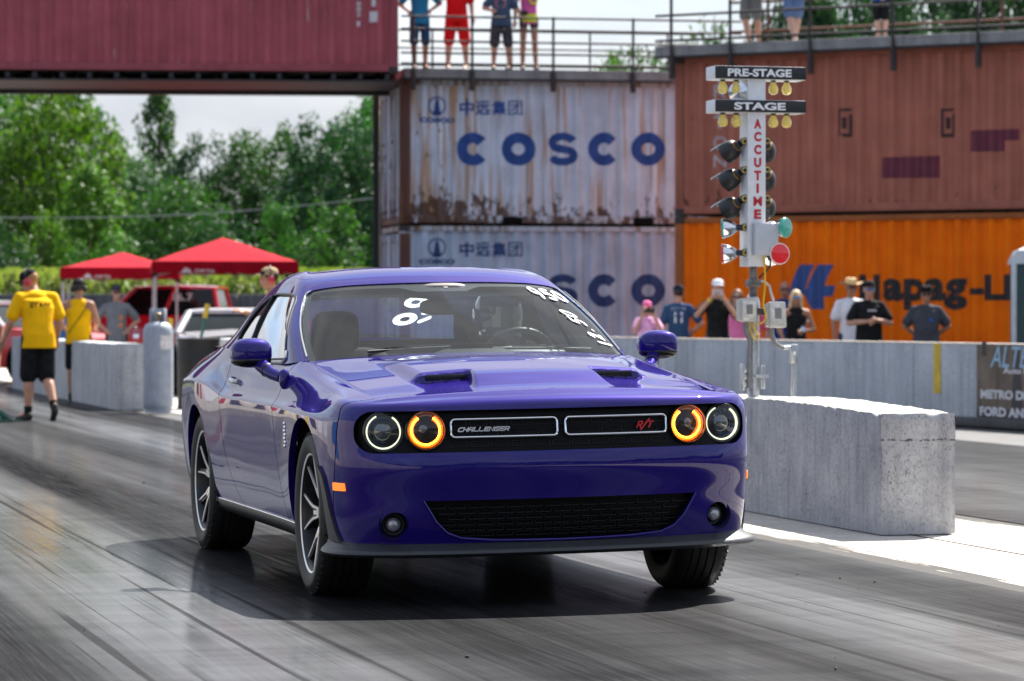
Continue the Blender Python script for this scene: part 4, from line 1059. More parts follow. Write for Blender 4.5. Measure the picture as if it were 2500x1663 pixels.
m = MB(); m.lathe([(.185 + .016 * math.cos(a), .016 * math.sin(a)) for a in np.linspace(0, 2 * math.pi, 11)], 40, M=aim((-1.28, .37, .985), (-1, 0, .45))); m.box((-1.28, .37, .985), (.04, .34, .04)); m.tube([(-1.28, .37, .985), (-1.05, .37, .93)], .03, 10); cmb('steering_wheel', m, BLACKP)
m = MB(); m.ell((-1.37, 0.03, 1.272), (.03, .125, .040), p=.6, nu=24); MIR = cmb('rear_view_mirror', m, BLACKP)
m = MB(); m.tube([(-1.37, .03, 1.30), (-1.34, .03, 1.37)], .012, 8); m.ell((-1.40, .03, 1.355), (.06, .13, .035), p=.7); cmb('mount', m, simple('console_grey', (.10, .09, .09), rough=.6), MIR)
for s in (-1, 1):
    m = MB(); m.box((0, 0, 0), (.16, .42, .018), ch=.008, M=T(-1.52, s * .36, 1.345) @ RY(R(12))); cmb('sun_visor', m, CLOTHG)
m = MB(); m.tube([(-2.0, -.60, 1.35), (-2.0, -.585, 1.325), (-2.05, -.585, 1.32), (-2.12, -.585, 1.325), (-2.12, -.60, 1.35)], .008, 8); cmb('grab_handle', m, CLOTHG)

# --- wheels (stand on the road: no body roll)
RIMD = simple('rim_dark', (.014, .016, .018), rough=.3, metal=.3); RIMS = simple('rim_machined', (.80, .79, .77), rough=.32, metal=.55, var=.05)
def make_wheel():
    """local z = outward, centre at the wheel centre; tread half width .1225"""
    e = bpy.data.objects.new('wheel', None); COL.objects.link(e)
    m = MB(); hw = .1225
    prof = [(.262, -hw + .01), (.285, -hw + .002), (.315, -hw - .004), (.340, -hw + .004), (.354, -hw + .018), (.3615, -hw + .04)]
    for gz in (-.055, -.018, .018, .055): prof += [(.3620, gz - .0045), (.355, gz - .0035), (.355, gz + .0035), (.3620, gz + .0045)]
    prof += [(.3615, hw - .04), (.354, hw - .018), (.340, hw - .004), (.325, hw + .003), (.322, hw + .0042), (.315, hw + .004), (.295, hw + .003), (.280, hw - .003), (.262, hw - .012)]
    m.lathe(prof, 96)
    for k in range(56):     # shoulder sipes
        a = 2 * math.pi * k / 56
        m.box((.3485, 0, hw - .014), (.020, .006, .012), M=RZ(a))
    o = m.build('tyre', RUBBER, e, 30)
    m = MB(); m.lathe([(.262, -.115), (.255, -.11), (.235, -.09), (.225, 0), (.232, .06), (.245, .090)], 64); m.lathe([(.235, -.02), (.10, -.03), (0, -.03)], 40); m.build('barrel', simple('barrel_grey', (.02, .02, .021), rough=.4, metal=.6), e)
    m = MB(); m.lathe([(.150, .0), (.165, .012), (.165, .03), (.08, .034), (.07, .05), (0, .05)], 40); m.build('brake_disc', simple('disc_steel', (.16, .16, .165), rough=.35, metal=.9), e)
    m = MB(); m.lathe([(.240, .070), (.250, .098), (.258, .108)], 80); rim = m.build('rim', RIMD, e, 60)
    m = MB(); m.lathe([(.256, .1075), (.262, .1115), (.270, .1125), (.272, .104), (.268, .095)], 80); m.build('rim_lip', RIMS, rim, 60)
    # five split spokes: each a stem from the hub that forks into two thin arms
    dk = MB(); br = MB()
    def zface(r): return .060 + .040 * min(1, max(0, (r - .05) / .20)) ** .8
    for k in range(5):
        a0 = 2 * math.pi * k / 5 + R(18)
        for sg in (-1, 1):
            cl = []
            for q in np.linspace(0, 1, 14):
                r = .045 + .208 * q
                off = .010 + (.018 * q if q < .35 else .0063 + (q - .35) ** 1.15 * .098)
                cl.append((r, off * sg, q))
            for (mbx, wd, dz, th) in ((dk, .0135, -.007, .034), (br, .0056, .0, .006)):
                rg = []
                for (r, off, q) in cl:
                    w = wd * (1.25 - .35 * q); z = zface(r) + dz
                    sh = (.0105 * sg * (0.9 if q > .25 else q * 3.6)) if mbx is br else 0
                    P = [(off + sh - w, z - th), (off + sh - w * .85, z), (off + sh + w * .85, z), (off + sh + w, z - th)]
                    rg.append([(r * math.cos(a0) - u * math.sin(a0), r * math.sin(a0) + u * math.cos(a0), zz) for u, zz in P])
                mbx.loft(rg)
        rg = []
        for q in np.linspace(0, 1, 6):
            r = .04 + .075 * q; w = .014 * (1 - .35 * q); z = zface(r) + .0015
            rg.append([(r * math.cos(a0) - u * math.sin(a0), r * math.sin(a0) + u * math.cos(a0), zz) for u, zz in ((-w, z - .02), (-w * .9, z), (w * .9, z), (w, z - .02))])
        br.loft(rg)
        dk.lathe([(0, .058), (.009, .056), (.010, .045)], 10, M=RZ(a0 + R(36)) @ T(.055, 0, .0))
    dk.lathe([(.080, .02), (.078, .050), (.066, .060), (.036, .064)], 32)
    dk.build('spoke', RIMD, rim, 40); br.build('spoke_face', RIMS, rim, 40)
    m = MB(); m.lathe([(.036, .062), (.034, .070), (.0, .073)], 28); m.build('hub_cap', BLACKG, rim)
    return e
WH = make_wheel()
def place_wheel(w, x, y, spin, steer=0.):
    w.parent = CAR; w.location = (x, y, .358)
    s = 1 if y > 0 else -1
    w.rotation_euler = (RZ(R(steer)) @ RX(R(-90 * s)) @ RZ(R(spin))).to_euler()
def deepdup(o, parent):
    c = o.copy(); COL.objects.link(c); c.parent = parent
    for ch in list(o.children): deepdup(ch, c)
    return c
for i, (x, y, sp, st) in enumerate(((0, -.808, 20, -1), (0, .808, 50, -1), (-2.946, -.808, 64, 0), (-2.946, .808, 10, 0))):
    w = WH if i == 0 else deepdup(WH, CAR)
    place_wheel(w, x, y, sp, st)
# ================================================================ shipping containers
CP, CD = .278, .054
BRK = [.0, .072, .139, .211, .278]
def corr(x):
    q = x % CP
    return 0. if q < .072 else CD * (q - .072) / .067 if q < .139 else CD if q < .211 else CD * (1 - (q - .211) / .067)
def contmat(name, base, rust=.3, white=.0, low=0., seed=0., streak=(.20, .10, .035)):
    """painted steel with rust of its own: patches, runs and a chewed lower edge"""
    m, t, b = newmat(name); N = nodes(t); tc = N('ShaderNodeTexCoord')
    off = N('ShaderNodeMapping', {'Vector': tc.outputs['Object'], 'Location': (seed, seed * .7, 0)}).outputs[0]
    n0 = N('ShaderNodeTexNoise', {'Vector': off, 'Scale': 1.4, 'Detail': 6., 'Roughness': .6})
    c = ramp(N, n0.outputs['Fac'], [(.3, [k * .80 for k in base]), (.7, [min(1, k * 1.15) for k in base])])
    mv = N('ShaderNodeMapping', {'Vector': off, 'Scale': (7., 7., .42)}); nv = N('ShaderNodeTexNoise', {'Vector': mv.outputs[0], 'Scale': 1.3, 'Detail': 7., 'Roughness': .62})
    c = N('ShaderNodeMixRGB', {0: .42, 1: c, 2: ramp(N, nv.outputs['Fac'], [(.30, .55), (.5, 1.), (.75, 1.12)])}, blend_type='MULTIPLY').outputs[0]
    sp = N('ShaderNodeSeparateXYZ', {0: tc.outputs['Object']})
    nb = N('ShaderNodeTexNoise', {'Vector': N('ShaderNodeMapping', {'Vector': off, 'Scale': (3.2, 3.2, 1.5)}).outputs[0], 'Scale': 2.0, 'Detail': 7., 'Roughness': .68})
    # runs
    mr = N('ShaderNodeMapping', {'Vector': off, 'Scale': (9., 9., .5)}); nr = N('ShaderNodeTexNoise', {'Vector': mr.outputs[0], 'Scale': 1.1, 'Detail': 3., 'Roughness': .5})
    lx = N('ShaderNodeMapRange', {0: sp.outputs[0], 1: 0., 2: 2.6, 3: .16 * low, 4: 0.}).outputs[0]
    rr_ = N('ShaderNodeMath', {0: nr.outputs['Fac'], 1: lx}, operation='ADD').outputs[0]
    fr_ = N('ShaderNodeMath', {0: ramp(N, rr_, [(.66 - .16 * rust, 0.), (.80 - .14 * rust, .8)]), 1: min(1., rust * 1.3)}, operation='MULTIPLY')
    c = N('ShaderNodeMixRGB', {0: fr_.outputs[0], 1: c, 2: (*streak, 1)}).outputs[0]
    # deep rust: near the lower edge and in patches
    lo = N('ShaderNodeMapRange', {0: sp.outputs[2], 1: .10, 2: .75, 3: .34 * low, 4: 0.}).outputs[0]
    f = N('ShaderNodeMath', {0: N('ShaderNodeMath', {0: nb.outputs['Fac'], 1: lo}, operation='ADD').outputs[0], 1: lx}, operation='ADD').outputs[0]
    mk = ramp(N, f, [(.74 - .07 * rust, 0.), (.78 - .07 * rust, 1.)])
    c = N('ShaderNodeMixRGB', {0: N('ShaderNodeMath', {0: mk, 1: .9}, operation='MULTIPLY').outputs[0], 1: c, 2: (.085, .036, .018, 1)}).outputs[0]
    if white > 0:
        mw = N('ShaderNodeMapping', {'Vector': off, 'Scale': (13., 13., 1.3)}); nw = N('ShaderNodeTexNoise', {'Vector': mw.outputs[0], 'Scale': 1., 'Detail': 4.})
        c = N('ShaderNodeMixRGB', {0: ramp(N, nw.outputs['Fac'], [(.70 - .05 * white, 0.), (.76, .7)]), 1: c, 2: (.5, .42, .40, 1)}).outputs[0]
    t.links.new(c, b.inputs['Base Color']); setp(b, rough=.6, spec=.14)
    bn = N('ShaderNodeBump', {'Height': nb.outputs['Fac'], 'Strength': .2, 'Distance': .01}); t.links.new(bn.outputs[0], b.inputs['Normal'])
    return m
BLACKST = simple('black_steel', (.012, .012, .013), rough=.55, var=.4, scale=12)
CASTM = simple('casting_steel', (.03, .022, .02), rough=.7, var=.4, scale=20)
class Container:
    H, Wd = 2.59, 2.44
    def __init__(s, name, label, loc, yaw, length, wallm, framem, doorm=None, gaps=()):
        s.L = length; s.loc = Vector(loc); s.yaw = yaw
        s.root = r = thing(name, label, 'container', loc, yaw)
        L_, H, Wd = length, s.H, s.Wd
        for nm, y0, sg in (('side_wall', .03, 1), ('side_wall', Wd - .03, -1)):
            xs = []; n = int((L_ - .32) / CP) + 1
            for k in range(n + 1):
                for b_ in BRK[:-1]:
                    x = k * CP + b_
                    if x <= L_ - .30: xs.append(x)
            xs.append(L_ - .30)
            mb = MB(); vs = []
            for x in xs: vs += [(x + .15, y0 + sg * corr(x), .15), (x + .15, y0 + sg * corr(x), H - .10)]
            fs = [(2 * i, 2 * i + 2, 2 * i + 3, 2 * i + 1) if sg > 0 else (2 * i, 2 * i + 1, 2 * i + 3, 2 * i + 2) for i in range(len(xs) - 1)]
            mb.add(vs, fs); mb.build(nm, wallm, r, 20)
        mb = MB()
        for x in (.075, L_ - .075):
            for y in (.075, Wd - .075): mb.box((x, y, H / 2), (.15, .15, H - .02), ch=.012)
        for y in (.045, Wd - .045):
            mb.box((L_ / 2, y, .09), (L_ - .3, .085, .13), ch=.01); mb.box((L_ / 2, y, H - .06), (L_ - .3, .07, .09), ch=.01)
        for x in (.06, L_ - .06): mb.box((x, Wd / 2, .08), (.11, Wd - .3, .14), ch=.01); mb.box((x, Wd / 2, H - .06), (.10, Wd - .3, .10), ch=.01)
        mb.build('frame', framem, r)
        for x in (.085, L_ - .085):
            for y in (.08, Wd - .08):
                for z in (.055, H - .055): mb = MB(); mb.box((x, y, z), (.178, .165, .118), ch=.012); mb.build('corner_casting', CASTM, r)
        mb = MB(); mb.box((L_ / 2, Wd / 2, H - .04), (L_ - .25, Wd - .2, .03)); mb.build('roof', wallm, r)
        mb = MB(); mb.box((L_ / 2, Wd / 2, .13), (L_ - .25, Wd - .2, .03))
        n = int(L_ / .42)
        for k in range(n): mb.box((.3 + k * (L_ - .6) / (n - 1), Wd / 2, .075), (.05, Wd - .25, .085))
        mb.build('floor', BLACKST, r)
        # door end at x = 0 with its lock rods, plain end at x = L
        mb = MB()
        for sd in (0, 1): mb.box((.02, Wd * (.27 + .46 * sd), H / 2), (.03, Wd * .45, H - .30), ch=.008)
        for k in range(7): mb.box((.008, Wd / 2, .32 + k * .33), (.02, Wd - .36, .10), ch=.01)
        d = mb.build('door', doorm or wallm, r)
        for k, y in enumerate((.42, .88, 1.56, 2.02)):
            m = MB(); m.tube([(-.03, y, .10), (-.03, y, H - .10)], .019, 8)
            for z in (.25, .95, 1.5, 2.3): m.box((-.02, y, z), (.05, .09, .05), ch=.008)
            m.box((-.035, y + .12, 1.05), (.02, .26, .035), ch=.005); m.build('lock_rod', framem, d)
        mb = MB(); mb.box((L_ - .03, Wd / 2, H / 2), (.03, Wd - .28, H - .28)); mb.build('end_wall', wallm, r)
        for gx in gaps:
            m = MB(); m.box((gx, -.002, .075), (.36, .012, .12), ch=.004); m.build('fork_pocket', DARKM, r)
    def onface(s, u, v):
        """pixel of the 2500-wide photograph on the near side wall -> local (x, z)"""
        d = Vector((math.cos(s.yaw), math.sin(s.yaw), 0)); n = Vector((-d.y, d.x, 0)); ray = Vector(((u - W0 / 2) / FPX, 1, (YH - v) / FPX)); k = (s.loc - Vector((0, 0, CAM_H))).dot(n) / ray.dot(n)
        P = Vector((0, 0, CAM_H)) + ray * k; return (P - s.loc).dot(d), P.z - s.loc.z
    def decal(s, name, items, mat, stand=.004):
        """flat shapes (verts in local x, z) laid on to the folds of the near side wall"""
        bm = bmesh.new()
        for vs, fs in items:
            bv = [bm.verts.new((v[0], 0, v[1])) for v in vs]
            for f in fs:
                try: bm.faces.new([bv[i] for i in f])
                except ValueError: pass
        xs = [v.co.x for v in bm.verts]; lo, hi = min(xs) - .15, max(xs) - .15
        k = math.floor(lo / CP)
        while k * CP < hi:
            for b_ in BRK[:-1]:
                x = k * CP + b_
                if lo < x < hi: bmesh.ops.bisect_plane(bm, geom=bm.verts[:] + bm.edges[:] + bm.faces[:], plane_co=(x + .15, 0, 0), plane_no=(1, 0, 0))
            k += 1
        for v in bm.verts: v.co.y = .03 + corr(max(0, v.co.x - .15)) - stand
        bmesh.ops.recalc_face_normals(bm, faces=bm.faces[:])
        me = bpy.data.meshes.new(name); bm.to_mesh(me); bm.free(); me.materials.append(mat); return link(name, me, s.root)
    def letters(s, txt, u0, v0, u1, v1, bold=.03, **kw):
        """lettering that fills a pixel box (u0, v1 = lower left) on the near side wall"""
        x0, z0 = s.onface(u0, v1); x1, _ = s.onface(u1, v1); _, z1 = s.onface(u0, v0)
        vs, fs = fit_text(txt, x1 - x0, z1 - z0, bold, **kw); return [((v.x + x0, v.y + z0) , ) for v in vs], fs
DARKM = simple('deep_dark', (.004, .004, .004), rough=.9)
K = 1.06067
def tx(c, txt, u0, v0, u1, v1, bold=.03, **kw):
    a = [k * K for k in (u0, v0, u1, v1)]
    x0, z0 = c.onface(a[0], a[3]); x1, _ = c.onface(a[2], a[3]); _, z1 = c.onface(a[0], a[1])
    vs, fs = fit_text(txt, x1 - x0, z1 - z0, bold, **kw); return [(v.x + x0, v.y + z0) for v in vs], fs
def pg(c, pts):
    q = [c.onface(u * K, v * K) for u, v in pts]; return q, [tuple(range(len(q)))]
def blockletter(c, ch, u0, v0, u1, v1, sw):
    """wide bold C, O, S as thick rounded strokes"""
    sw = sw * .74 if ch == 'S' else sw; a = c.onface(u0 * K, v1 * K); b = c.onface(u1 * K, v0 * K); w, h = b[0] - a[0], b[1] - a[1]; r = sw / 2
    P = {'C': arc(.5, .5, .5, .5, 38, 322, 30), 'O': arc(.5, .5, .5, .5, 0, 360, 36),
         'S': arc(.5, .75, .48, .25, 15, 250, 18) + [(.62, .47)] + arc(.5, .25, .50, .25, 60, -165, 18)}[ch]
    q = [Vector((a[0] + r + x * (w - sw), a[1] + r + y * (h - sw))) for x, y in P]
    vs, fs = [], []
    for i, p in enumerate(q):
        pa = q[max(0, i - 1)]; pb = q[min(len(q) - 1, i + 1)]
        if ch == 'O' and i in (0, len(q) - 1): pa, pb = q[-2], q[1]
        t = (pb - pa).normalized(); n = Vector((-t.y, t.x)); vs += [p + n * r, p - n * r]
    for i in range(len(q) - 1): fs.append((2 * i, 2 * i + 1, 2 * i + 3, 2 * i + 2))
    return vs, fs
BLUE = simple('container_blue', (.010, .058, .25), rough=.6, var=.2, scale=5)
BLUE2 = simple('container_blue_dark', (.009, .040, .15), rough=.6, var=.2, scale=5)
GREYC = contmat('pale_grey_paint', (.56, .62, .72), rust=.85, low=.66, seed=3., streak=(.40, .20, .06))
GREYC2 = contmat('pale_grey_paint_clean', (.42, .49, .60), rust=.45, low=.3, seed=8.)
GREYF = contmat('pale_grey_frame', (.46, .50, .56), rust=.9, low=.6, seed=12.)
RUSTF = contmat('rusty_frame', (.12, .055, .045), rust=.6, low=.5, seed=1.)
CY = R(10.5); C0 = px2(920, 714, 58.4); C0.z = 0
cosB = Container('shipping_container', 'pale grey container under the rusty one, half hidden by the purple car', (C0.x, C0.y, .24), CY, 6.06, GREYC2, GREYF, GREYC2, gaps=(2.1, 3.95))
cosA = Container('shipping_container', 'rust-streaked pale grey container with big blue letters, upper of its stack', (C0.x, C0.y, 2.85), CY, 6.06, GREYC, GREYF, GREYC2, gaps=(2.05, 4.45))
def cosco(c, dv, m):
    it = [blockletter(c, ch, u0, 305 + dv, u1, 381 + dv, .19) for ch, u0, u1 in (('C', 1052, 1127), ('O', 1155, 1234), ('S', 1262, 1331), ('C', 1355, 1428), ('O', 1455, 1532))]
    c.decal('lettering', it, m)
    for i, ch in enumerate('中远集团'): c.decal('lettering', [tx(c, ch, 1059 + i * 37.5, 231 + dv, 1092 + i * 37.5, 265 + dv, .028 if i < 3 else .008)], m)
    ring = []
    q = c.onface(1007 * K, (243 + dv) * K); r = .165
    n = 30; vs = [(q[0] + rr_ * math.cos(6.2832 * k / n), q[1] + rr_ * math.sin(6.2832 * k / n)) for rr_ in (r, r - .03) for k in range(n)]
    ring.append((vs, [(k, (k + 1) % n, n + (k + 1) % n, n + k) for k in range(n)]))
    ring.append(pg(c, [(1004.5, 228 + dv), (1009.5, 228 + dv), (1016, 266 + dv), (998, 266 + dv)])); c.decal('emblem', ring, m)
    c.decal('lettering', [tx(c, 'COSCO', 966, 270 + dv, 1048, 282 + dv, .06)], m)
for c_ in (cosA, cosB):
    m = MB(); m.box((.09, -.012, 1.295), (.20, .05, 2.57 if c_ is cosA else 2.3), ch=.01); m.build('corner_post', RUSTF, c_.root)
cosco(cosA, 0, BLUE); cosco(cosB, 326, BLUE2)
# maroon container bridging the track overhead
MARO = contmat('maroon_paint', (.37, .088, .105), rust=.25, white=.55, seed=5., streak=(.09, .03, .03)); MARF = contmat('maroon_frame', (.29, .072, .088), rust=.3, seed=2., streak=(.06, .02, .02))
BY = R(4.5); br = px2(917, 160, 57.2); bl = Vector((br.x - 12.19 * math.cos(BY), br.y - 12.19 * math.sin(BY), 0))
bri = Container('shipping_container', 'maroon container bridging the track overhead at the upper left', (bl.x, bl.y, 5.45), BY, 12.19, MARO, MARF)
mb = MB(); mb.box((6.1, 2.55, -.12), (12.2, .22, .22), ch=.01)
for k in range(26): mb.box((.25 + k * .47, 1.25, -.06), (.08, 2.4, .10))
mb.build('girder', BLACKST, bri.root)
mb = MB(); mb.box((6.1, 1.28, -.14), (12.18, 2.5, .03)); mb.build('under_plate', BLACKST, bri.root)
WHP = simple('stencil_white', (.62, .60, .62), rough=.7)
bri.decal('lettering', [tx(bri, t_, 821, 3 + k * 12, 831, 13 + k * 12, .03) for k, t_ in enumerate(('8', '8', '2'))] + [tx(bri, '1', 822, 48, 829, 60, .04)], WHP)
bri.decal('lettering', [tx(bri, '1', 856, -4, 865, 14, .03), pg(bri, [(851, 26), (869, 26), (869, 50), (851, 50)])], WHP)
st = px2(866, 714, 60.9); mb = MB(); mb.box((0, 0, 2.7), (.12, .18, 5.4), ch=.01); o = mb.build('steel_post', BLACKST); o.location = (st.x, st.y, 0); tag(o, 'tall black steel post holding the end of the maroon container', 'post')
# right-hand stack
RP = Vector((2.66, 53.6, 0)); RY_ = R(-29.3)
ORNG = contmat('orange_paint', (1.0, .165, .0), rust=.30, low=.15, seed=4., streak=(.25, .08, .01)); BRWN = contmat('brown_paint', (.40, .140, .095), rust=.25, low=.4, seed=7., streak=(.12, .035, .025))
ORF = contmat('orange_frame', (.33, .10, .03), rust=.6, low=.4, seed=9.); BRF = contmat('brown_frame', (.33, .115, .078), rust=.4, seed=6.)
oran = Container('shipping_container', 'orange container under the brown one, behind the spectators', (RP.x, RP.y, .24), RY_, 12.19, ORNG, ORF)
brow = Container('shipping_container', 'reddish brown container on top of the orange one, behind the starting lights', (RP.x, RP.y, 2.85), RY_, 12.19, BRWN, BRF)
NAVY = simple('logo_navy', (.03, .075, .24), rough=.6, var=.15); BLK = simple('lettering_black', (.016, .013, .012), rough=.6, var=.2)
oran.decal('emblem', [pg(oran, [(1838, 609), (1872, 609), (1848, 665), (1853, 665), (1878, 609), (1915, 609), (1895, 657), (1918, 657), (1912, 682), (1893, 683), (1896, 712), (1868, 712), (1852, 690), (1846, 678), (1808, 678)])], NAVY)
oran.decal('lettering', [tx(oran, 'H', 1976, 632, 2022, 697, .045)], BLK)
oran.decal('lettering', [tx(oran, 'apag', 2028, 641, 2222, 714, .05, spacing=1.08)], BLK)
oran.decal('lettering', [tx(oran, '-Lloyd', 2228, 632, 2470, 709, .05)], BLK)
WHB = simple('stencil_faded', (.42, .36, .38), rough=.7)
for ch, v in (('T', 168), ('R', 196), ('I', 236), ('T', 267), ('O', 314), ('N', 356)): brow.decal('lettering', [tx(brow, ch, 1640 if ch != 'I' else 1650, v, 1668 if ch != 'I' else 1657, v + 30, .02)], WHB)
MARP = simple('patch_maroon', (.125, .012, .03), rough=.6, var=.2); DKB = simple('stencil_dark', (.035, .012, .012), rough=.7)
brow.decal('paint_patch', [pg(brow, [(2026, 362), (2162, 358), (2162, 409), (2026, 410)])], MARP); brow.decal('paint_patch', [pg(brow, [(2232, 300), (2342, 296), (2342, 322), (2310, 324), (2310, 348), (2232, 349)])], MARP)
for u in (1926, 2164): brow.decal('stencil', [pg(brow, [(u, 250), (u + 30, 249), (u + 30, 255), (u + 6, 256), (u + 6, 308), (u + 24, 307), (u + 24, 262), (u + 31, 262), (u + 31, 315), (u, 316)])] + [pg(brow, [(u + 10, 270), (u + 20, 270), (u + 20, 296), (u + 10, 296)])], DKB)

# ---------------------------------------------------------------- decks and railings on top of the stacks
DECK = concmat('deck_concrete', (.20, .20, .20), (.30, .30, .30), 1., .9, .2, .5)
RAILM = simple('rail_steel', (.028, .020, .019), rough=.5, var=.4, scale=10); RUSTR = simple('rail_rusty', (.11, .045, .03), rough=.8, var=.3, scale=10)
def deck(c, label, z, x0, x1):
    mb = MB(); mb.box(((x0 + x1) / 2, 1.22, z + .09), (x1 - x0, 2.9, .17), ch=.015); o = mb.build('concrete_deck', [DECK]); o.location = (c.loc.x, c.loc.y, 0); o.rotation_euler = (0, 0, c.yaw); tag(o, label, 'deck')
    m = MB(); m.box(((x0 + x1) / 2, -.20, z + .02), (x1 - x0, .05, .10)); m.build('edge_beam', BLACKST, o)
deck(cosA, 'grey concrete deck on the rusty grey container, with people standing on it', 5.44, .05, 6.3)
deck(brow, 'grey concrete deck along the top of the brown container', 5.44, -.25, 12.2)
def railing(name, c, label, xs, zr, ztop, zbot, y, m, x0, x1, r=.026):
    t = thing(name, label, 'railing', (c.loc.x, c.loc.y, 0), c.yaw)
    for x in xs:
        b = MB(); b.tube([(x, y, zbot), (x, y, ztop)], r * 1.25, 8); b.build('post', m, t)
        if zbot < 5.5:
            b = MB(); b.box((x, y + .03, zbot + .10), (.10, .05, .36), ch=.01); b.build('bracket', m, t)
    for z in zr:
        b = MB(); b.tube([(x0, y - r, z), (x1, y - r, z)], r, 8); b.build('rail', m, t)
fx = lambda c, u, v: c.onface(u * K, v * K)[0]
railing('railing', cosA, 'dark steel railing along the front edge of the deck over the rusty container', [fx(cosA, u, 100) for u in (946, 1081, 1267, 1450)], (6.53, 6.31, 6.09, 5.88, 5.69), 6.56, 5.30, -.27, RAILM, -.02, 6.2, .020)
railing('railing', cosA, 'thin railing along the back edge of the deck behind the four people', [1.0, 2.5, 4.0, 5.5], (6.53, 6.2, 5.88), 6.56, 5.6, 2.55, RAILM, 0, 6.2, .016)
railing('railing', brow, 'dark steel railing along the front edge of the deck over the brown container', [fx(brow, u, 60) for u in (1562, 1697, 1880, 2070, 2265)] + [8.9, 10.6], (6.62, 6.10, 5.69), 6.66, 5.14, -.27, RAILM, -.2, 12.1, .022)
railing('railing', brow, 'rusty railing along the back edge of the deck over the brown container', [.5, 2.6, 4.7, 6.8, 8.9], (6.55, 6.05), 6.6, 5.6, 2.55, RUSTR, -.2, 12.1, .024)
# ================================================================ starting-light tower on the block
WHITEP = simple('white_enamel', (.72, .73, .74), rough=.4, var=.06, scale=14); SIGNB = simple('sign_black', (.012, .013, .016), rough=.4); SIGNW = simple('sign_white', (.8, .8, .8), rough=.5, var=.04)
REDL = simple('letter_red', (.50, .012, .025), rough=.5); ALU = simple('galvanised', (.42, .44, .46), rough=.35, metal=.75, var=.2, scale=24); LBLK = simple('lamp_black', (.018, .018, .02), rough=.45, var=.3, scale=40)
SILV = simple('reflector_silver', (.75, .76, .78), rough=.12, metal=1., var=.06); BULB = simple('bulb_yellow', (.90, .68, .15), rough=.25, var=.08, coat=.5); GOLD = simple('socket_brass', (.55, .40, .10), rough=.3, metal=.8)
tw = trk(3.075, 5.68, .700)
TW = thing('starting_lights', 'white column of drag racing starting lights with yellow bulbs, on the concrete block', 'starting lights', tw, TA)
SS = 7542.4 / 20.99        # pixels of the 2357 view per metre at the tower
def tz(v): return CAM_H + (724.1 - v) / SS - tw.z
def txx(u): return ((u - 1747) / SS) / math.cos(TA)
def tmb(name, mb, mat, parent=None, angle=35): return mb.build(name, mat, parent or TW, angle)
mb = MB(); mb.tube([(0, 0, -.03), (0, 0, tz(715))], .038, 20); pole = tmb('pole', mb, ALU)
mb = MB(); mb.tube([(0, 0, tz(716)), (0, 0, tz(700)), (0, 0, tz(688)), (0, 0, tz(684))], [.044, .044, .037, .030], 18); tmb('collar', mb, ALU, pole)
mb = MB(); mb.tube([(0, 0, tz(684)), (0, 0, tz(604))], .026, 14); mb.box((0, 0, tz(652)), (.085, .085, .05), ch=.01); tmb('neck', mb, simple('neck_steel', (.16, .15, .14), rough=.5, metal=.6, var=.4, scale=20), pole)
cw, cd, czb, czt = .115, .155, tz(614), tz(184)
mb = MB(); mb.box((0, 0, (czb + czt) / 2), (cw, cd, czt - czb), ch=.004); mb.box((-.0605, 0, (czb + czt) / 2), (.006, cd + .012, czt - czb), ch=.002); COLU = tmb('column', mb, WHITEP)
mb = MB()
for k in range(14):
    for y in (-.06, .06): mb.ell((-.064, y, czb + .04 + k * (czt - czb - .08) / 13), (.002, .004, .004), nu=8, nv=4)
tmb('rivet', mb, ALU, COLU)
def tsign(txt, v0, v1, u0, u1):
    z0, z1 = tz(v1), tz(v0); zc = (z0 + z1) / 2; w = .61; dp = .19
    mb = MB(); mb.box((.015, -.008, zc), (w, dp, z1 - z0), ch=.003); o = tmb('sign_box', mb, WHITEP)
    m = MB(); m.box((.015, -.008 - dp / 2 - .002, zc), (w, .005, z1 - z0 - .004), ch=.002); f = tmb('sign_face', m, SIGNB, o)
    vs, fs = fit_text(txt, (u1 - u0) / SS / math.cos(TA), (z1 - z0) * .60, .035, depth=.001)
    x0 = .015 - (vs and max(v.x for v in vs)) / 2
    m = MB(); m.add([(v.x + (u0 + u1) / 2 / SS * 0 + txx((u0 + u1) / 2) - (u1 - u0) / SS / math.cos(TA) / 2, -.008 - dp / 2 - .0056 - v.z, z0 + (z1 - z0) * .20 + v.y) for v in vs], fs); tmb('lettering', m, SIGNW, o)
    for x in (-.215, -.125, .125, .215):
        m = MB(); m.lathe([(.013, .0), (.014, -.012), (.020, -.026), (.029, -.044), (.0325, -.060), (.031, -.074), (.024, -.086), (.012, -.092), (0, -.0935)], 22, M=T(x, -.03, z0 + .002)); b = tmb('bulb', m, BULB, o)
        m = MB(); m.lathe([(.016, .004), (.016, -.012)], 14, M=T(x, -.03, z0)); tmb('socket', m, LBLK, b)
tsign('PRE-STAGE', 156, 186, 1675, 1824); tsign('STAGE', 233, 262, 1690, 1810)
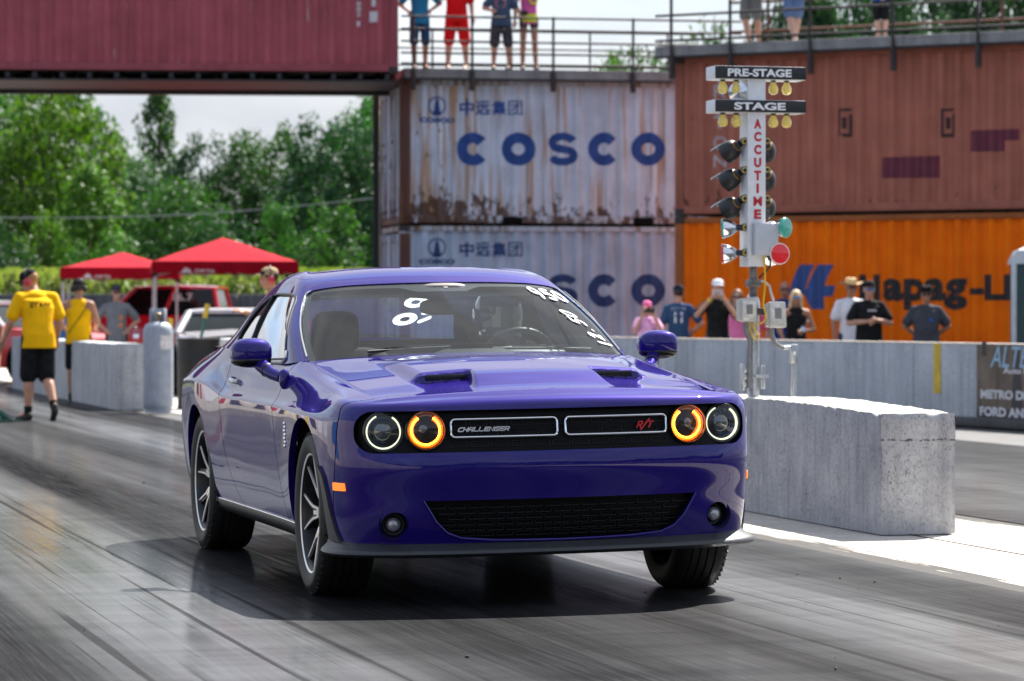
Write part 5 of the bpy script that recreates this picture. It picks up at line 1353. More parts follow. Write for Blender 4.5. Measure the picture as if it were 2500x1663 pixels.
# red upright lettering
zz = tz(277)
for k, ch in enumerate('ACCUTIME'):
    v0 = 276 + k * 29.6; hh = 22 / SS; ww = (.048 if ch != 'I' else .016)
    vs, fs = fit_text(ch, ww if ch != 'M' else .058, hh, .05 if ch != 'M' else .018, depth=.001)
    wv = max(v.x for v in vs); m = MB(); m.add([(v.x - wv / 2 + .003, -cd / 2 - .0018 - v.z, tz(v0 + 22) + v.y) for v in vs], fs); tmb('lettering', m, REDL, COLU)
def lampholder(x, z, s, mat=LBLK):
    m = MB(); m.tube([(s * .058, -.02, z), (x - s * .02, -.03, z)], .009, 8); m.tube([(x - s * .012, -.055, z + .002), (x - s * .012, .01, z + .002)], [.026, .022], 16)
    o = tmb('lamp', m, mat); m = MB(); m.lathe([(.020, .0), (.021, .003), (.012, .004), (.011, -.004), (0, -.005)], 16, M=aim((x - s * .012, -.056, z + .002), (0, -1, 0))); tmb('socket', m, GOLD, o); return o
def hoodlamp(z, s):
    """amber lamp in a black bell, seen from behind; s = side of the column"""
    x = s * .088; o = lampholder(x, z, s)
    d = Vector((-.50, .72, -.48) if s < 0 else (.20, .85, -.48)).normalized(); p = Vector((x, -.005, z - .008))
    m = MB(); m.lathe([(.0, -.005), (.024, .0), (.027, .030), (.040, .036), (.056, .052), (.066, .076), (.070, .105), (.070, .130), (.066, .130), (.06, .11), (0, .09)], 30, M=aim(p, d)); h = tmb('lamp_bell', m, LBLK, o)
    m = MB(); M = aim(p, d); m.lathe([(.072, .110), (.078, .185), (.0755, .185), (.069, .110)], 18, M=M, a0=R(40), a1=R(140)) if s > 0 else m.lathe([(.072, .110), (.078, .20), (.0755, .20), (.069, .110)], 18, M=M, a0=R(40), a1=R(150)); tmb('visor', m, simple('visor_grey', (.10, .11, .12), rough=.4), o)
    m = MB(); m.lathe([(.0285, .029), (.036, .0335), (.0365, .036)], 20, M=M); tmb('band', m, simple('amber_band', (.28, .14, .01), rough=.4), o)
for v in (328, 394, 459): hoodlamp(tz(v), -1); hoodlamp(tz(v - 2), 1)
def par(p, d, lensm, o):
    M = aim(p, d); m = MB(); m.lathe([(.016, .0), (.020, .01), (.036, .03), (.054, .062), (.063, .092), (.064, .098)], 32, M=M); tmb('reflector', m, SILV, o)
    m = MB(); m.lathe([(.064, .096), (.0655, .102), (.060, .110), (.03, .116), (0, .118)], 32, M=M); tmb('lens', m, lensm, o)
GREENL = simple('lens_green', (.03, .36, .27), rough=.12, coat=1., var=.25, scale=60); REDLN = simple('lens_red', (.72, .012, .02), rough=.15, coat=.6, var=.1); RIMW = simple('rim_cream', (.8, .72, .66), rough=.3)
for v, lm in ((525, GREENL), (583, REDLN)):
    z = tz(v); o = lampholder(-.082, z, -1); par((-.10, -.012, z), (-.90, .34, -.05), lm, o)
    m = MB(); m.tube([(-.082, -.03, z), (-.118, -.012, z)], .021, 14); tmb('neck', m, LBLK, o)
    o = lampholder(.075, z - .008, 1); par((.082, .02, z - .012), (.7, .7, -.05), lm, o)
    par((.118, -.045, z + (.0 if lm is GREENL else -.008)), ((.50, -.80, .0) if lm is GREENL else (.10, -1, .02)), lm, o)
    if lm is REDLN:
        m = MB(); m.loop_tube([Vector((.118 + .1 * .1, -.045 - .1, z - .006)) + Vector((math.cos(a), .1 * math.cos(a), math.sin(a))) * .0635 for a in np.linspace(0, 6.283, 33)[:-1]], .0055, 8); tmb('lens_rim', m, RIMW, o)
# lamp behind the sign, small junction box, wires
m = MB(); m.lathe([(.016, .0), (.036, .03), (.058, .08), (.064, .10), (0, .11)], 24, M=aim((-.085, .05, tz(215)), (-.3, -.9, 0))); tmb('lamp', m, SILV)
m = MB(); m.box((.042, -cd / 2 - .035, tz(552)), (.155, .065, .205), ch=.004)
JB = tmb('junction_box', m, simple('box_grey', (.50, .52, .55), rough=.45, metal=.3, var=.08))
m = MB()
for x in (-.02, .105):
    for z in (-.09, .09): m.ell((x, -cd / 2 - .068, tz(552) + z), (.004, .002, .004), nu=8, nv=4)
tmb('screw', m, ALU, JB)
YELC = simple('cable_yellow', (.75, .45, .01), rough=.5); GRYC = simple('conduit_grey', (.17, .17, .17), rough=.6, var=.2, scale=30)
yb = -cd / 2 - .03
m = MB(); m.tube([(.035, yb, tz(590)), (.04, yb - .005, tz(615)), (.042, yb, tz(660)), (.03, yb, tz(700)), (.052, yb, tz(730)), (.035, yb + .02, tz(742)), (.0, -.05, tz(748))], .0055, 8)
m.tube([(-.035, -.06, tz(735)), (-.052, -.07, tz(752)), (-.03, -.075, tz(775)), (.0, -.08, tz(783)), (.012, -.08, tz(776)), (-.01, -.075, tz(762)), (-.035, -.065, tz(745))], .0055, 8); tmb('yellow_cable', m, YELC)
m = MB(); m.tube([(.075, yb, tz(590)), (.078, yb, tz(600))], .016, 10); m.tube([(.078, yb, tz(600)), (.085, yb + .02, tz(612)), (.055, yb + .04, tz(628)), (.03, -.03, tz(640))], .007, 8); tmb('black_cable', m, LBLK)
m = MB(); m.tube([(.02, -.03, tz(646)), (.06, -.04, tz(648)), (.095, -.04, tz(658)), (.105, -.04, tz(675)), (.12, -.05, tz(693))], .008, 8); tmb('grey_cable', m, simple('cable_pale', (.45, .44, .42), rough=.5))
def meter(u, v, w, h, rx, name='flood_box'):
    m = MB(); M = T(txx(u), -.085, tz(v)) @ RX(R(rx)); m.box((-.03, .02, .0), (w * .7, .05, h * .9), ch=.01, M=M); m.box((0, 0, 0), (w, .05, h), ch=.012, M=M); o = tmb(name, m, simple('box_cream', (.50, .48, .44), rough=.4, var=.12))
    m = MB(); m.box((0, -.026, 0), (w * .86, .008, h * .84), ch=.004, M=M); tmb('cover', m, simple('cover_clear', (.60, .57, .50), rough=.12, coat=1., var=.25, scale=20), o)
    m = MB(); m.box((0, -.031, .005), (w * .40, .004, h * .42), ch=.002, M=M); tmb('inner_plate', m, simple('plate_dark', (.18, .18, .17), rough=.4), o)
meter(1725, 714, .105, .150, 0); meter(1792, 725, .115, .165, -8)
m = MB(); m.box((.045, -.045, tz(717)), (.22, .03, .045), ch=.005); tmb('cross_bar', m, simple('bar_dark', (.05, .05, .055), rough=.5))
m = MB(); m.tube([(txx(1722), -.07, tz(737)), (txx(1721), -.07, tz(757)), (txx(1727), -.065, tz(772)), (-.04, -.05, tz(785)), (-.042, -.04, tz(810))], [.017, .018, .018, .014, .011], 10); m.tube([(-.042, -.04, tz(800)), (-.044, -.04, tz(893))], [.013, .020], 10); tmb('conduit', m, GRYC)
m = MB(); m.tube([(txx(1783), -.07, tz(748)), (txx(1782), -.07, tz(770)), (txx(1790), -.06, tz(790)), (txx(1805), -.05, tz(799)), (txx(1812), -.05, tz(801))], .016, 10); tmb('conduit', m, GRYC)
m = MB(); m.tube([(txx(1808), -.05, tz(801)), (txx(1830), -.05, tz(800))], .014, 10); m.box((txx(1836), -.05, tz(815)), (.048, .05, .125), ch=.012); m.tube([(txx(1837), -.05, tz(838)), (txx(1835), -.05, -.02)], .018, 12); hb = tmb('hand_box', m, ALU)
m = MB(); m.box((txx(1834.5), -.077, tz(813)), (.018, .004, .022)); tmb('box_label', m, SIGNW, hb)
for v in (852, 868, 885): m = MB(); m.box((-.055, -.02, tz(v)), (.06, .05, .026), ch=.004); tmb('clamp', m, ALU)
for v in (866, 769): m = MB(); m.loop_tube([(.041 * math.cos(a), .041 * math.sin(a), tz(v)) for a in np.linspace(0, 6.283, 21)[:-1]], .005, 6); tmb('pipe_strap', m, ALU)
m = MB(); m.box((-.082, -.02, tz(868)), (.012, .07, .17), ch=.003); tmb('bracket', m, ALU); m = MB(); m.box((.06, -.02, tz(868)), (.012, .05, .15), ch=.003); m.box((.04, -.05, tz(866)), (.09, .02, .02)); tmb('bracket', m, ALU)

# ================================================================ banner on the wall
BAN = concmat('banner_print', (.11, .08, .058), (.21, .16, .115), .9, .5, .0, .85)
b0, _ = wallpt(2250, 900); b1 = b0 - 2.6; bz0 = wallpt(2250, 981)[1]; bz1 = .905
mb = MB(); mb.box(((b0 + b1) / 2, .010, (bz0 + bz1) / 2), (b0 - b1, .008, bz1 - bz0)); BANO = mb.build('vinyl_banner', BAN)
BANO.location = wall.location; BANO.rotation_euler = wall.rotation_euler
tag(BANO, 'brown vinyl advertising banner on the grey track wall at the right edge', 'banner')
fs_ = -1 if False else 1
def ban_text(name, txt, u0, v0, u1, v1, mat, bold=.02, shear=0., sx=1.):
    a0, z0 = wallpt(u0, v1); a1, _ = wallpt(u1, v1); _, z1 = wallpt(u0, v0); w = abs(a1 - a0); dirn = -1 if a1 < a0 else 1
    vs, fs = fit_text(txt, w, z1 - z0, bold, shear); m = MB(); m.add([(a0 + dirn * v.x, .0172, z0 + v.y) for v in vs], fs); m.build(name, mat, BANO)
NB = simple('banner_black', (.02, .02, .024), rough=.5); SKYB = simple('banner_blue', (.28, .45, .60), rough=.5); BLU3 = simple('banner_cyan', (.02, .16, .30), rough=.5); BWH = simple('banner_white', (.62, .62, .64), rough=.5)
m = MB(); m.box(((b0 + b1) / 2, .0145, bz0 + .10), (b0 - b1 - .01, .002, .19)); m.build('dark_strip', NB, BANO)
a_, _ = wallpt(2344, 860); m = MB(); m.loft([[(a_ + .04, .0150, bz1 - .01), (a_ - .04, .0150, bz1 - .01), (a_ - .13, .0150, bz0 + .2), (a_ + .13, .0150, bz0 + .2)], [(a_ + .04, .0158, bz1 - .01), (a_ - .04, .0158, bz1 - .01), (a_ - .13, .0158, bz0 + .2), (a_ + .13, .0158, bz0 + .2)]]); m.build('dark_tower', NB, BANO)
a_, z_ = wallpt(2268, 803); m = MB(); m.box((a_, .0150, z_), (.10, .002, .16)); m.build('corner_patch', NB, BANO)
ban_text('lettering', 'ALTERED', 2282, 796, 2440, 845, SKYB, .01, .3); ban_text('lettering', 'Auto Parts', 2312, 846, 2400, 860, BWH, .03)
ban_text('lettering', 'METRO DETROIT', 2260, 896, 2440, 917, BWH, .05); ban_text('lettering', 'FORD AND HEMI', 2258, 935, 2440, 957, BWH, .05); ban_text('lettering', 'Dearborn - Heights', 2278, 968, 2440, 978, BLU3, .03)
# ================================================================ canopies, vehicles and small things behind
CANR = simple('canopy_red', (.33, .006, .018), rough=.9, var=.12, scale=3, spec=.1); LEGM = simple('canopy_leg', (.62, .62, .60), rough=.4, metal=.3, var=.1); PRW = simple('print_white', (.75, .70, .70), rough=.6)
def canopy(label, xl, xr, ye, d, depth, yaw, peak, lap=.34):
    """pop-up shelter: eaves at ye, ridge pixel height peak (2357 view)"""
    a, b = px2(xl, ye, d), px2(xr, ye, d); w = (b - a).length; ze = a.z; cx_ = (a + b) / 2
    t = thing('canopy_tent', label, 'canopy', (cx_.x, d + depth / 2, 0), yaw)
    zp = px2(0, peak, d).z; hw, hd = w / 2, depth / 2
    m = MB(); n = 12; vs = []
    for i in range(n + 1):
        for j in range(n + 1):
            x, y = -1 + 2 * i / n, -1 + 2 * j / n; k = max(abs(x), abs(y)); h = (1 - k); h = h * (1 + .22 * k * (1 if abs(abs(x) - abs(y)) > .1 else 1.35))
            vs.append((x * hw, y * hd, ze + .02 + (zp - ze - .02) * min(1, h * 1.02) + (.022 * math.sin(7 * x + 3 * y) + .018 * math.sin(13 * y - 5 * x)) * (1 - k) * (.4 + k) - .05 * math.sin(math.pi * k) * (1 - abs(abs(x) - abs(y)))))
    fs = [(i * (n + 1) + j, (i + 1) * (n + 1) + j, (i + 1) * (n + 1) + j + 1, i * (n + 1) + j + 1) for i in range(n) for j in range(n)]
    m.add(vs, fs)
    ring = [(-hw + w * k / 10, -hd) for k in range(10)] + [(hw, -hd + depth * k / 10) for k in range(10)] + [(hw - w * k / 10, hd) for k in range(10)] + [(-hw, hd - depth * k / 10) for k in range(10)]
    N_ = len(ring); v2 = []
    for (x, y) in ring: v2 += [(x, y, ze + .02), (x * 1.01, y * 1.01, ze - lap * .35 + .01 * math.sin(x * 7)), (x * 1.012, y * 1.012, ze - lap)]
    f2 = []
    for k in range(N_):
        q = (k + 1) % N_
        for r_ in range(2): f2.append((3 * k + r_, 3 * k + r_ + 1, 3 * q + r_ + 1, 3 * q + r_))
    m.add(v2, f2); c = m.build('canopy_cover', CANR, t, 25)
    q = MB(); q.add([(-hw * .62, -hd * 1.016 - .004, ze - .20), (-hw * .56, -hd * 1.016 - .004, ze - .10), (-hw * .50, -hd * 1.016 - .004, ze - .12), (-hw * .46, -hd * 1.016 - .004, ze - .20)], [(0, 1, 2, 3)]); q.build('emblem', PRW, c)
    q = MB(); vs, fs = fit_text('OZARK TRAIL', w * .14, .065, .03); q.add([(v.x - hw * .43, -hd * 1.016 - .004, ze - .195 + v.y) for v in vs], fs); q.build('lettering', PRW, c)
    for sx in (-1, 1):
        for sy in (-1, 1):
            m = MB(); x, y = sx * (hw - .05), sy * (hd - .05); m.box((x, y, (ze - .05) / 2), (.045, .045, ze - .05), ch=.006); m.box((x, y, .01), (.10, .10, .02)); l = m.build('leg', LEGM, t)
            m = MB(); m.box((x, y, ze - lap - .02), (.065, .065, .10), ch=.01); m.build('slider', BLACKP, l)
    for sy in (-1, 1):
        m = MB()
        for k in range(3): m.tube([(-hw + w * k / 3 + .05, sy * (hd - .05), ze - .25), (-hw + w * (k + 1) / 3 - .05, sy * (hd - .05), ze - .02)], .012, 6); m.tube([(-hw + w * k / 3 + .05, sy * (hd - .05), ze - .02), (-hw + w * (k + 1) / 3 - .05, sy * (hd - .05), ze - .25)], .012, 6)
        m.build('truss', LEGM, t)
canopy('red pop-up canopy on white legs, the larger and nearer one beside the red pickup', 330, 664, 604, 62., 3.0, R(7), 543, .20)
canopy('smaller red pop-up canopy farther left, sheltering the man in the yellow vest', 128, 400, 618, 66., 2.4, R(5), 578, .20)

# --- a small car body from cross-sections (for the vehicles in the background)
def bgcar(name, label, cat, loc, rz, L_, Wd, prof, body, glass, roofc=None, pickup=False, hoodm=None):
    """prof: list of (x, z_belt, z_top, half width at belt, half width at top); x from nose (+) to tail"""
    t = thing(name, label, cat, loc, rz)
    m = MB(); rg = []
    for (x, zb, zt, wb, wt) in prof:
        z0 = .28; sec = [(x, -wb * .93, z0), (x, -wb, z0 + .25), (x, -wb * .99, zb - .05), (x, -wb * .95, zb), (x, -wb * .5, zb + .02), (x, 0, zb + .03), (x, wb * .5, zb + .02), (x, wb * .95, zb), (x, wb * .99, zb - .05), (x, wb, z0 + .25), (x, wb * .93, z0)]
        rg.append(sec)
    m.loft(rg); b = m.build('body', body, t, 40)
    cab = [p for p in prof if p[2] > p[1] + .01]
    rg = []
    x_f, x_r = cab[0][0] + .55, cab[-1][0] - (.12 if pickup else .55); zb0 = cab[0][1]
    wb, wt, zt = cab[0][3] * .93, cab[0][4], max(p[2] for p in cab)
    def ring(x, z, w, n=1): return [(x, -w, z), (x, w, z)]
    gz0, gz1 = zb0 - .01, zt - .07
    xf1, xr1 = cab[0][0], cab[-1][0]
    V_ = [(x_f, -wb, gz0), (x_f, wb, gz0), (x_r, wb, gz0), (x_r, -wb, gz0), (xf1, -wt - .04, gz1), (xf1, wt + .04, gz1), (xr1, wt + .04, gz1), (xr1, -wt - .04, gz1)]
    m = MB(); m.add(V_, [(0, 1, 5, 4), (1, 2, 6, 5), (2, 3, 7, 6), (3, 0, 4, 7)]); m.build('window', glass, t, 20)
    m = MB(); rr_ = []
    for k in range(9):
        a = k / 8; x = xf1 + .06 + (xr1 - xf1 - .12) * a; zz_ = zt - .03 * (2 * a - 1) ** 2
        rr_.append([(x, -wt - .05, gz1 - .02), (x, -wt - .03, zz_ - .025), (x, -wt * .6, zz_), (x, wt * .6, zz_), (x, wt + .03, zz_ - .025), (x, wt + .05, gz1 - .02)])
    m.loft(rr_); m.build('roof', roofc or body, t, 45)
    for sy in (-1, 1):
        for (xa, za, xb, zb_) in ((x_f, gz0, xf1, gz1), ((x_f + x_r) / 2, gz0, (xf1 + xr1) / 2, gz1), (x_r, gz0, xr1, gz1)):
            m = MB(); m.tube([(xa, sy * (wb + .005), za), (xb, sy * (wt + .045), zb_)], .045, 8); m.build('pillar', roofc or body, t)
    for x in (prof[0][0] - .95, prof[-1][0] + 1.0):
        for sy in (-1, 1):
            m = MB(); M = T(x, sy * (Wd / 2 - .12), .36) @ RX(R(-90 * sy)); m.lathe([(.24, -.11), (.34, -.11), (.36, -.08), (.36, .08), (.34, .11), (.25, .115)], 32, M=M); w = m.build('wheel', RUBBER, t)
            m = MB(); m.lathe([(.25, .10), (.235, .112), (.22, .08), (.07, .085), (0, .10)], 24, M=M); m.build('rim', RIMD, w)
            m = MB(); m.lathe([(.40, .0), (.40, .02), (0, .02)], 28, M=T(x, sy * (Wd / 2 - .012), .38) @ RX(R(-90 * sy)) @ T(0, 0, -.012)); m.build('wheel_arch', DARK, t)
    if hoodm:
        m = MB(); x0, x1 = prof[0][0] - .05, x_f + .02; zb = prof[0][1]
        m.loft([[(x0, -prof[0][3] * .8, prof[1][1] + .005), (x0, 0, prof[1][1] + .05), (x0, prof[0][3] * .8, prof[1][1] + .005)], [(x1, -wb * .93, gz0 + .02), (x1, 0, gz0 + .07), (x1, wb * .93, gz0 + .02)]], closed=False); m.build('bonnet', hoodm, t)
    for sy in (-1, 1):
        m = MB(); m.box((prof[0][0] - .03, sy * prof[0][3] * .74, prof[0][1] - .14), (.12, .34, .13), ch=.03); m.build('headlight', simple('bg_lamp', (.5, .5, .48), rough=.15, metal=.4), t)
        m = MB(); m.box((x_f - .25, sy * (wb + .16), gz0 + .09), (.10, .20, .14), ch=.03); m.build('wing_mirror', body, t)
    m = MB(); m.box((prof[0][0] + .0, 0, prof[0][1] - .16), (.05, prof[0][3] * .9, .14), ch=.02); m.build('grille', BLACKP, t)
    return t
BGGL = simple('bg_glass', (.008, .011, .013), rough=.12, spec=.35, var=.5, scale=2)
TRED = simple('truck_red', (.66, .012, .03), rough=.25, coat=1., var=.05); CRED = simple('car_red', (.75, .03, .02), rough=.25, coat=1., var=.05); CWHT = simple('car_white', (.75, .72, .72), rough=.3, coat=.8, var=.05); PLUM = simple('car_plum', (.05, .022, .045), rough=.2, coat=1.); HGRY = simple('bonnet_silver', (.52, .50, .53), rough=.3, coat=.8, var=.12)
# pickup: side on, nose to the left
p = px2(395, 714, 69.); tr = bgcar('pickup_truck', 'red crew-cab pickup truck parked behind the nearer canopy', 'pickup truck', (p.x, 69., 0), R(176), 5.6, 1.98,
   [(2.75, 1.00, 0, .86, .7), (2.55, 1.13, 0, .95, .7), (1.25, 1.20, 0, .98, .7), (.62, 1.22, 1.86, .98, .68), (-1.02, 1.22, 1.86, .98, .68), (-1.2, 1.22, 0, .98, .7), (-2.7, 1.20, 0, .96, .7), (-2.8, 1.05, 0, .94, .7)], TRED, BGGL, pickup=True)
m = MB(); m.box((-2.0, 0, 1.235), (1.6, 1.9, .05), ch=.02); m.build('bed_cover', BLACKP, tr)
m = MB(); vs, fs = fit_text('16.7', .42, .16, .02); m.add([(-.18 - v.x * 1, .895 - (.0), 1.52 + v.y) for v in vs], fs); m.build('race_number', PRW, tr)
# dark car facing us
p = px2(512, 714, 50.); bgcar('parked_coupe', 'dark plum car with a silver bonnet, facing us behind the black drum', 'car', (p.x, 51.5, 0), R(-83), 4.6, 1.85,
   [(2.2, .80, 0, .72, .6), (2.0, .88, 0, .86, .6), (1.2, .93, 0, .90, .6), (.28, .95, 1.33, .90, .60), (-.75, .97, 1.34, .90, .60), (-1.4, .98, 0, .90, .6), (-2.2, .95, 0, .84, .6), (-2.3, .80, 0, .80, .6)], PLUM, BGGL, roofc=HGRY, hoodm=HGRY)
# red car at the left edge
p = px2(-8, 714, 60.); bgcar('race_car', 'bright red and white car cut by the left edge of the picture', 'car', (p.x, 60., 0), R(-28), 4.7, 1.85,
   [(2.25, .78, 0, .76, .6), (2.05, .86, 0, .88, .6), (1.2, .95, 0, .92, .6), (.25, 1.02, 1.50, .92, .62), (-.95, 1.02, 1.50, .92, .62), (-1.6, 1.0, 0, .92, .6), (-2.2, .98, 0, .86, .6), (-2.3, .8, 0, .82, .6)], CRED, BGGL, roofc=CWHT)

# --- grey gas cylinder
GASM = simple('gas_grey', (.30, .34, .40), rough=.5, var=.15, scale=8)
g = px2(364, 942, 41.2); g.z = 0; t = thing('gas_cylinder', 'tall grey propane cylinder standing at the end of the concrete barrier', 'gas cylinder', g)
m = MB(); m.lathe([(.165, .0), (.165, .05), (.187, .08), (.19, .14), (.19, .98), (.185, 1.04), (.16, 1.10), (.11, 1.135), (.05, 1.145), (0, 1.145)], 36); t_b = m.build('body', GASM, t)
m = MB(); m.lathe([(.098, 1.12), (.105, 1.14), (.105, 1.30), (.098, 1.31), (.092, 1.30), (.092, 1.13)], 24, a0=R(-40), a1=R(220)); m.build('collar', GASM, t)
m = MB(); m.tube([(0, 0, 1.13), (0, 0, 1.22)], .03, 12); m.ell((0, 0, 1.24), (.045, .045, .02)); m.tube([(0, 0, 1.19), (.06, -.02, 1.19)], .018, 10); m.build('valve', simple('valve_brass', (.25, .2, .12), rough=.4, metal=.7), t)
m = MB(); pts = [(.1915 * math.cos(a), .1915 * math.sin(a)) for a in np.linspace(R(-75), R(-25), 9)]; m.loft([[(x, y, .80) for x, y in pts], [(x, y, .97) for x, y in pts]], closed=False); m.build('warning_label', simple('label_white', (.68, .66, .66), rough=.5, var=.3, scale=30), t)
# water bottle on the barrier
bp = trk(2.34, 28.5, .868); t = thing('water_bottle', 'clear plastic water bottle standing on the end of the left concrete barrier', 'bottle', bp)
PLAST = glassmat('bottle_plastic', (.86, .89, .92), .9)
m = MB(); m.lathe([(0, .0), (.03, .0), (.033, .008), (.033, .05), (.031, .055), (.033, .06), (.033, .115), (.031, .12), (.033, .125), (.030, .155), (.018, .18), (.013, .19), (.013, .20)], 20); m.build('bottle_body', PLAST, t)
m = MB(); m.lathe([(.0335, .06), (.0338, .11)], 20); m.build('bottle_label', simple('bottle_label', (.6, .65, .75), rough=.5), t)
m = MB(); m.lathe([(.015, .195), (.015, .212), (0, .213)], 14); m.build('bottle_cap', SIGNW, t)
# black drum and its neighbours
DRUM = simple('drum_black', (.005, .005, .006), rough=.65, var=.5, scale=5)
p = px2(433, 905, 41.3); m = MB(); m.lathe([(0, 0), (.28, .0), (.285, .02), (.275, .04), (.28, .29), (.29, .31), (.28, .33), (.28, .60), (.29, .62), (.28, .64), (.278, .88), (.29, .90), (.29, .92), (.26, .925), (.25, .90), (0, .895)], 40)
o = m.build('plastic_drum', DRUM); o.location = (p.x - .05, 43.2, 0); tag(o, 'black plastic drum between the grey gas cylinder and the purple car', 'drum')
p = px2(140, 745, 58.); m = MB(); m.lathe([(0, 0), (.27, .0), (.29, .03), (.29, .30), (.30, .32), (.29, .34), (.29, .60), (.30, .62), (.29, .64), (.285, .90), (.25, .95), (0, .96)], 32); o = m.build('plastic_drum', simple('drum_blue', (.02, .13, .36), rough=.45)); o.location = (p.x - .05, 58, .45)
tag(o, 'blue plastic drum by the left leg of the farther canopy', 'drum')
m = MB(); m.box((0, 0, .22), (1.2, .8, .44), ch=.01); s_ = m.build('pallet_stack', simple('pallet_wood', (.25, .19, .13), rough=.9, var=.3)); s_.location = (p.x - .05, 58, 0); tag(s_, 'low wooden pallet stack under the blue drum', 'pallets')
# litter by the cylinder
p = ground(372, 997); m = MB(); rnd = random.Random(9); m.ell((0, 0, .045), (.075, .06, .045), nu=10, nv=7)
m.v = [v + Vector((rnd.uniform(-.015, .015), rnd.uniform(-.015, .015), rnd.uniform(-.01, .012))) for v in m.v]; o = m.build('crumpled_cup', simple('cup_paper', (.6, .42, .40), rough=.7, var=.7, scale=12), angle=10); o.location = (p.x, p.y, 0); tag(o, 'crumpled red and white paper cup on the ground by the gas cylinder', 'litter')
p = ground(441, 992); m = MB(); m.lathe([(0, 0), (.07, 0), (.072, .02), (.06, .22), (.03, .26), (0, .265)], 18); o = m.build('fire_extinguisher', simple('ext_red', (.35, .012, .02), rough=.35)); o.location = (p.x + .05, p.y + .6, 0); tag(o, 'small red canister standing beside the rear of the purple car', 'canister')
# thin flag stakes
for u, v0, v1, d_, lb in ((452, 758, 700, 46., 'green stake with a yellow tip in front of the plum car'), (391, 738, 732, 47., 'green stake with a yellow tip beside the gas cylinder')):
    a = px2(u + (-2 if u > 400 else -6), 760, d_); b = px2(u + (26 if u > 400 else 2), 700 if u > 400 else 733, d_); a.z = .0; a.x = a.x - (b.x - a.x) * .6
    t = thing('flag_stake', lb, 'stake', a); dd = b - a
    m = MB(); m.tube([(0, 0, 0), dd * .86], .022, 8); m.build('stick', simple('stake_green', (.02, .12, .09), rough=.5), t)
    m = MB(); m.tube([dd * .86, dd], .035, 8); m.build('tip', YEL, t)
# dark wall behind the paddock and the guard rail
m = MB()
for k in range(14): m.box((k * 3.0, 0, .87), (2.97, .3, 1.74), ch=.02)
o = m.build('boundary_wall', concmat('boundary_grey', (.075, .08, .09), (.12, .125, .135), .8)); o.location = px2(-420, 714, 82.) * 1.0; o.location.z = .0; tag(o, 'low dark grey boundary wall in front of the cornfield', 'wall')
# portable toilet at the right edge
PT = px2(2325, 714, 43.5); t = thing('portable_toilet', 'dark green portable toilet with a pale domed roof, cut by the right edge', 'toilet', (PT.x + .58, 43.5, 0), R(-6))
TGRN = simple('toilet_green', (.012, .040, .040), rough=.5, var=.2); TGRY = simple('toilet_grey', (.45, .48, .50), rough=.5)
m = MB(); m.box((0, 0, .98), (1.1, 1.1, 1.90), ch=.03); m.build('cabin', TGRN, t)
m = MB(); m.box((0, -.56, .98), (.80, .03, 1.75), ch=.02); d_ = m.build('door', TGRN, t); m = MB(); m.box((.30, -.585, 1.0), (.05, .03, .16), ch=.01); m.build('handle', BLACKP, d_)
m = MB(); m.box((.0, -.58, 1.62), (.4, .01, .12)); m.build('vent', BLACKP, d_)
m = MB(); m.loft([[(-.58 * k, -.58 * k, z), (.58 * k, -.58 * k, z), (.58 * k, .58 * k, z), (-.58 * k, .58 * k, z)] for k, z in ((1., 1.90), (1.0, 1.95), (.88, 2.08), (.55, 2.16), (.1, 2.18))]); m.build('roof', TGRY, t)
for sx in (-1, 1):
    m = MB(); m.box((sx * .55, -.55, .98), (.07, .07, 1.88), ch=.02); m.build('corner_trim', TGRY, t)
# overhead wire
m = MB(); a, b = px2(-100, 500, 95.), px2(900, 452, 99.); m.tube([a + (b - a) * k / 12 - Vector((0, 0, .25 * math.sin(math.pi * k / 12))) for k in range(13)], .018, 6); o = m.build('overhead_wire', simple('wire_grey', (.35, .36, .36), rough=.5)); tag(o, 'thin pale overhead wire crossing in front of the trees', 'wire')
# left-hand wall of the lane with its boards (outside the picture, mirrored in the car's flank)
lw = thing('track_wall', 'pale concrete wall with sponsor boards on the near side of the lane', 'wall', TO + LAT * -5.6, TA)
m = MB()
for k in range(15): m.box((0, -20 + k * 4, .7), (.2, 3.98, 1.4), ch=.01)
m.build('wall_panel', concmat('sun_concrete', (.46, .42, .36), (.58, .53, .46), .8), lw)
REDB = simple('board_red', (.40, .015, .02), rough=.5)
for k, (w, L_, mt) in enumerate(((13.0, 2.6, BWH), (16.4, 1.6, NB), (18.6, 1.5, YEL), (21.6, 2.6, BWH), (24.6, 1.2, REDB), (28, 3.2, NB), (31, 1.6, YEL), (9.4, 2.0, BWH), (5, 2.4, BLU3))):
    m = MB(); m.box((.108, w, .75), (.012, L_, 1.0)); m.build('board', mt, lw)
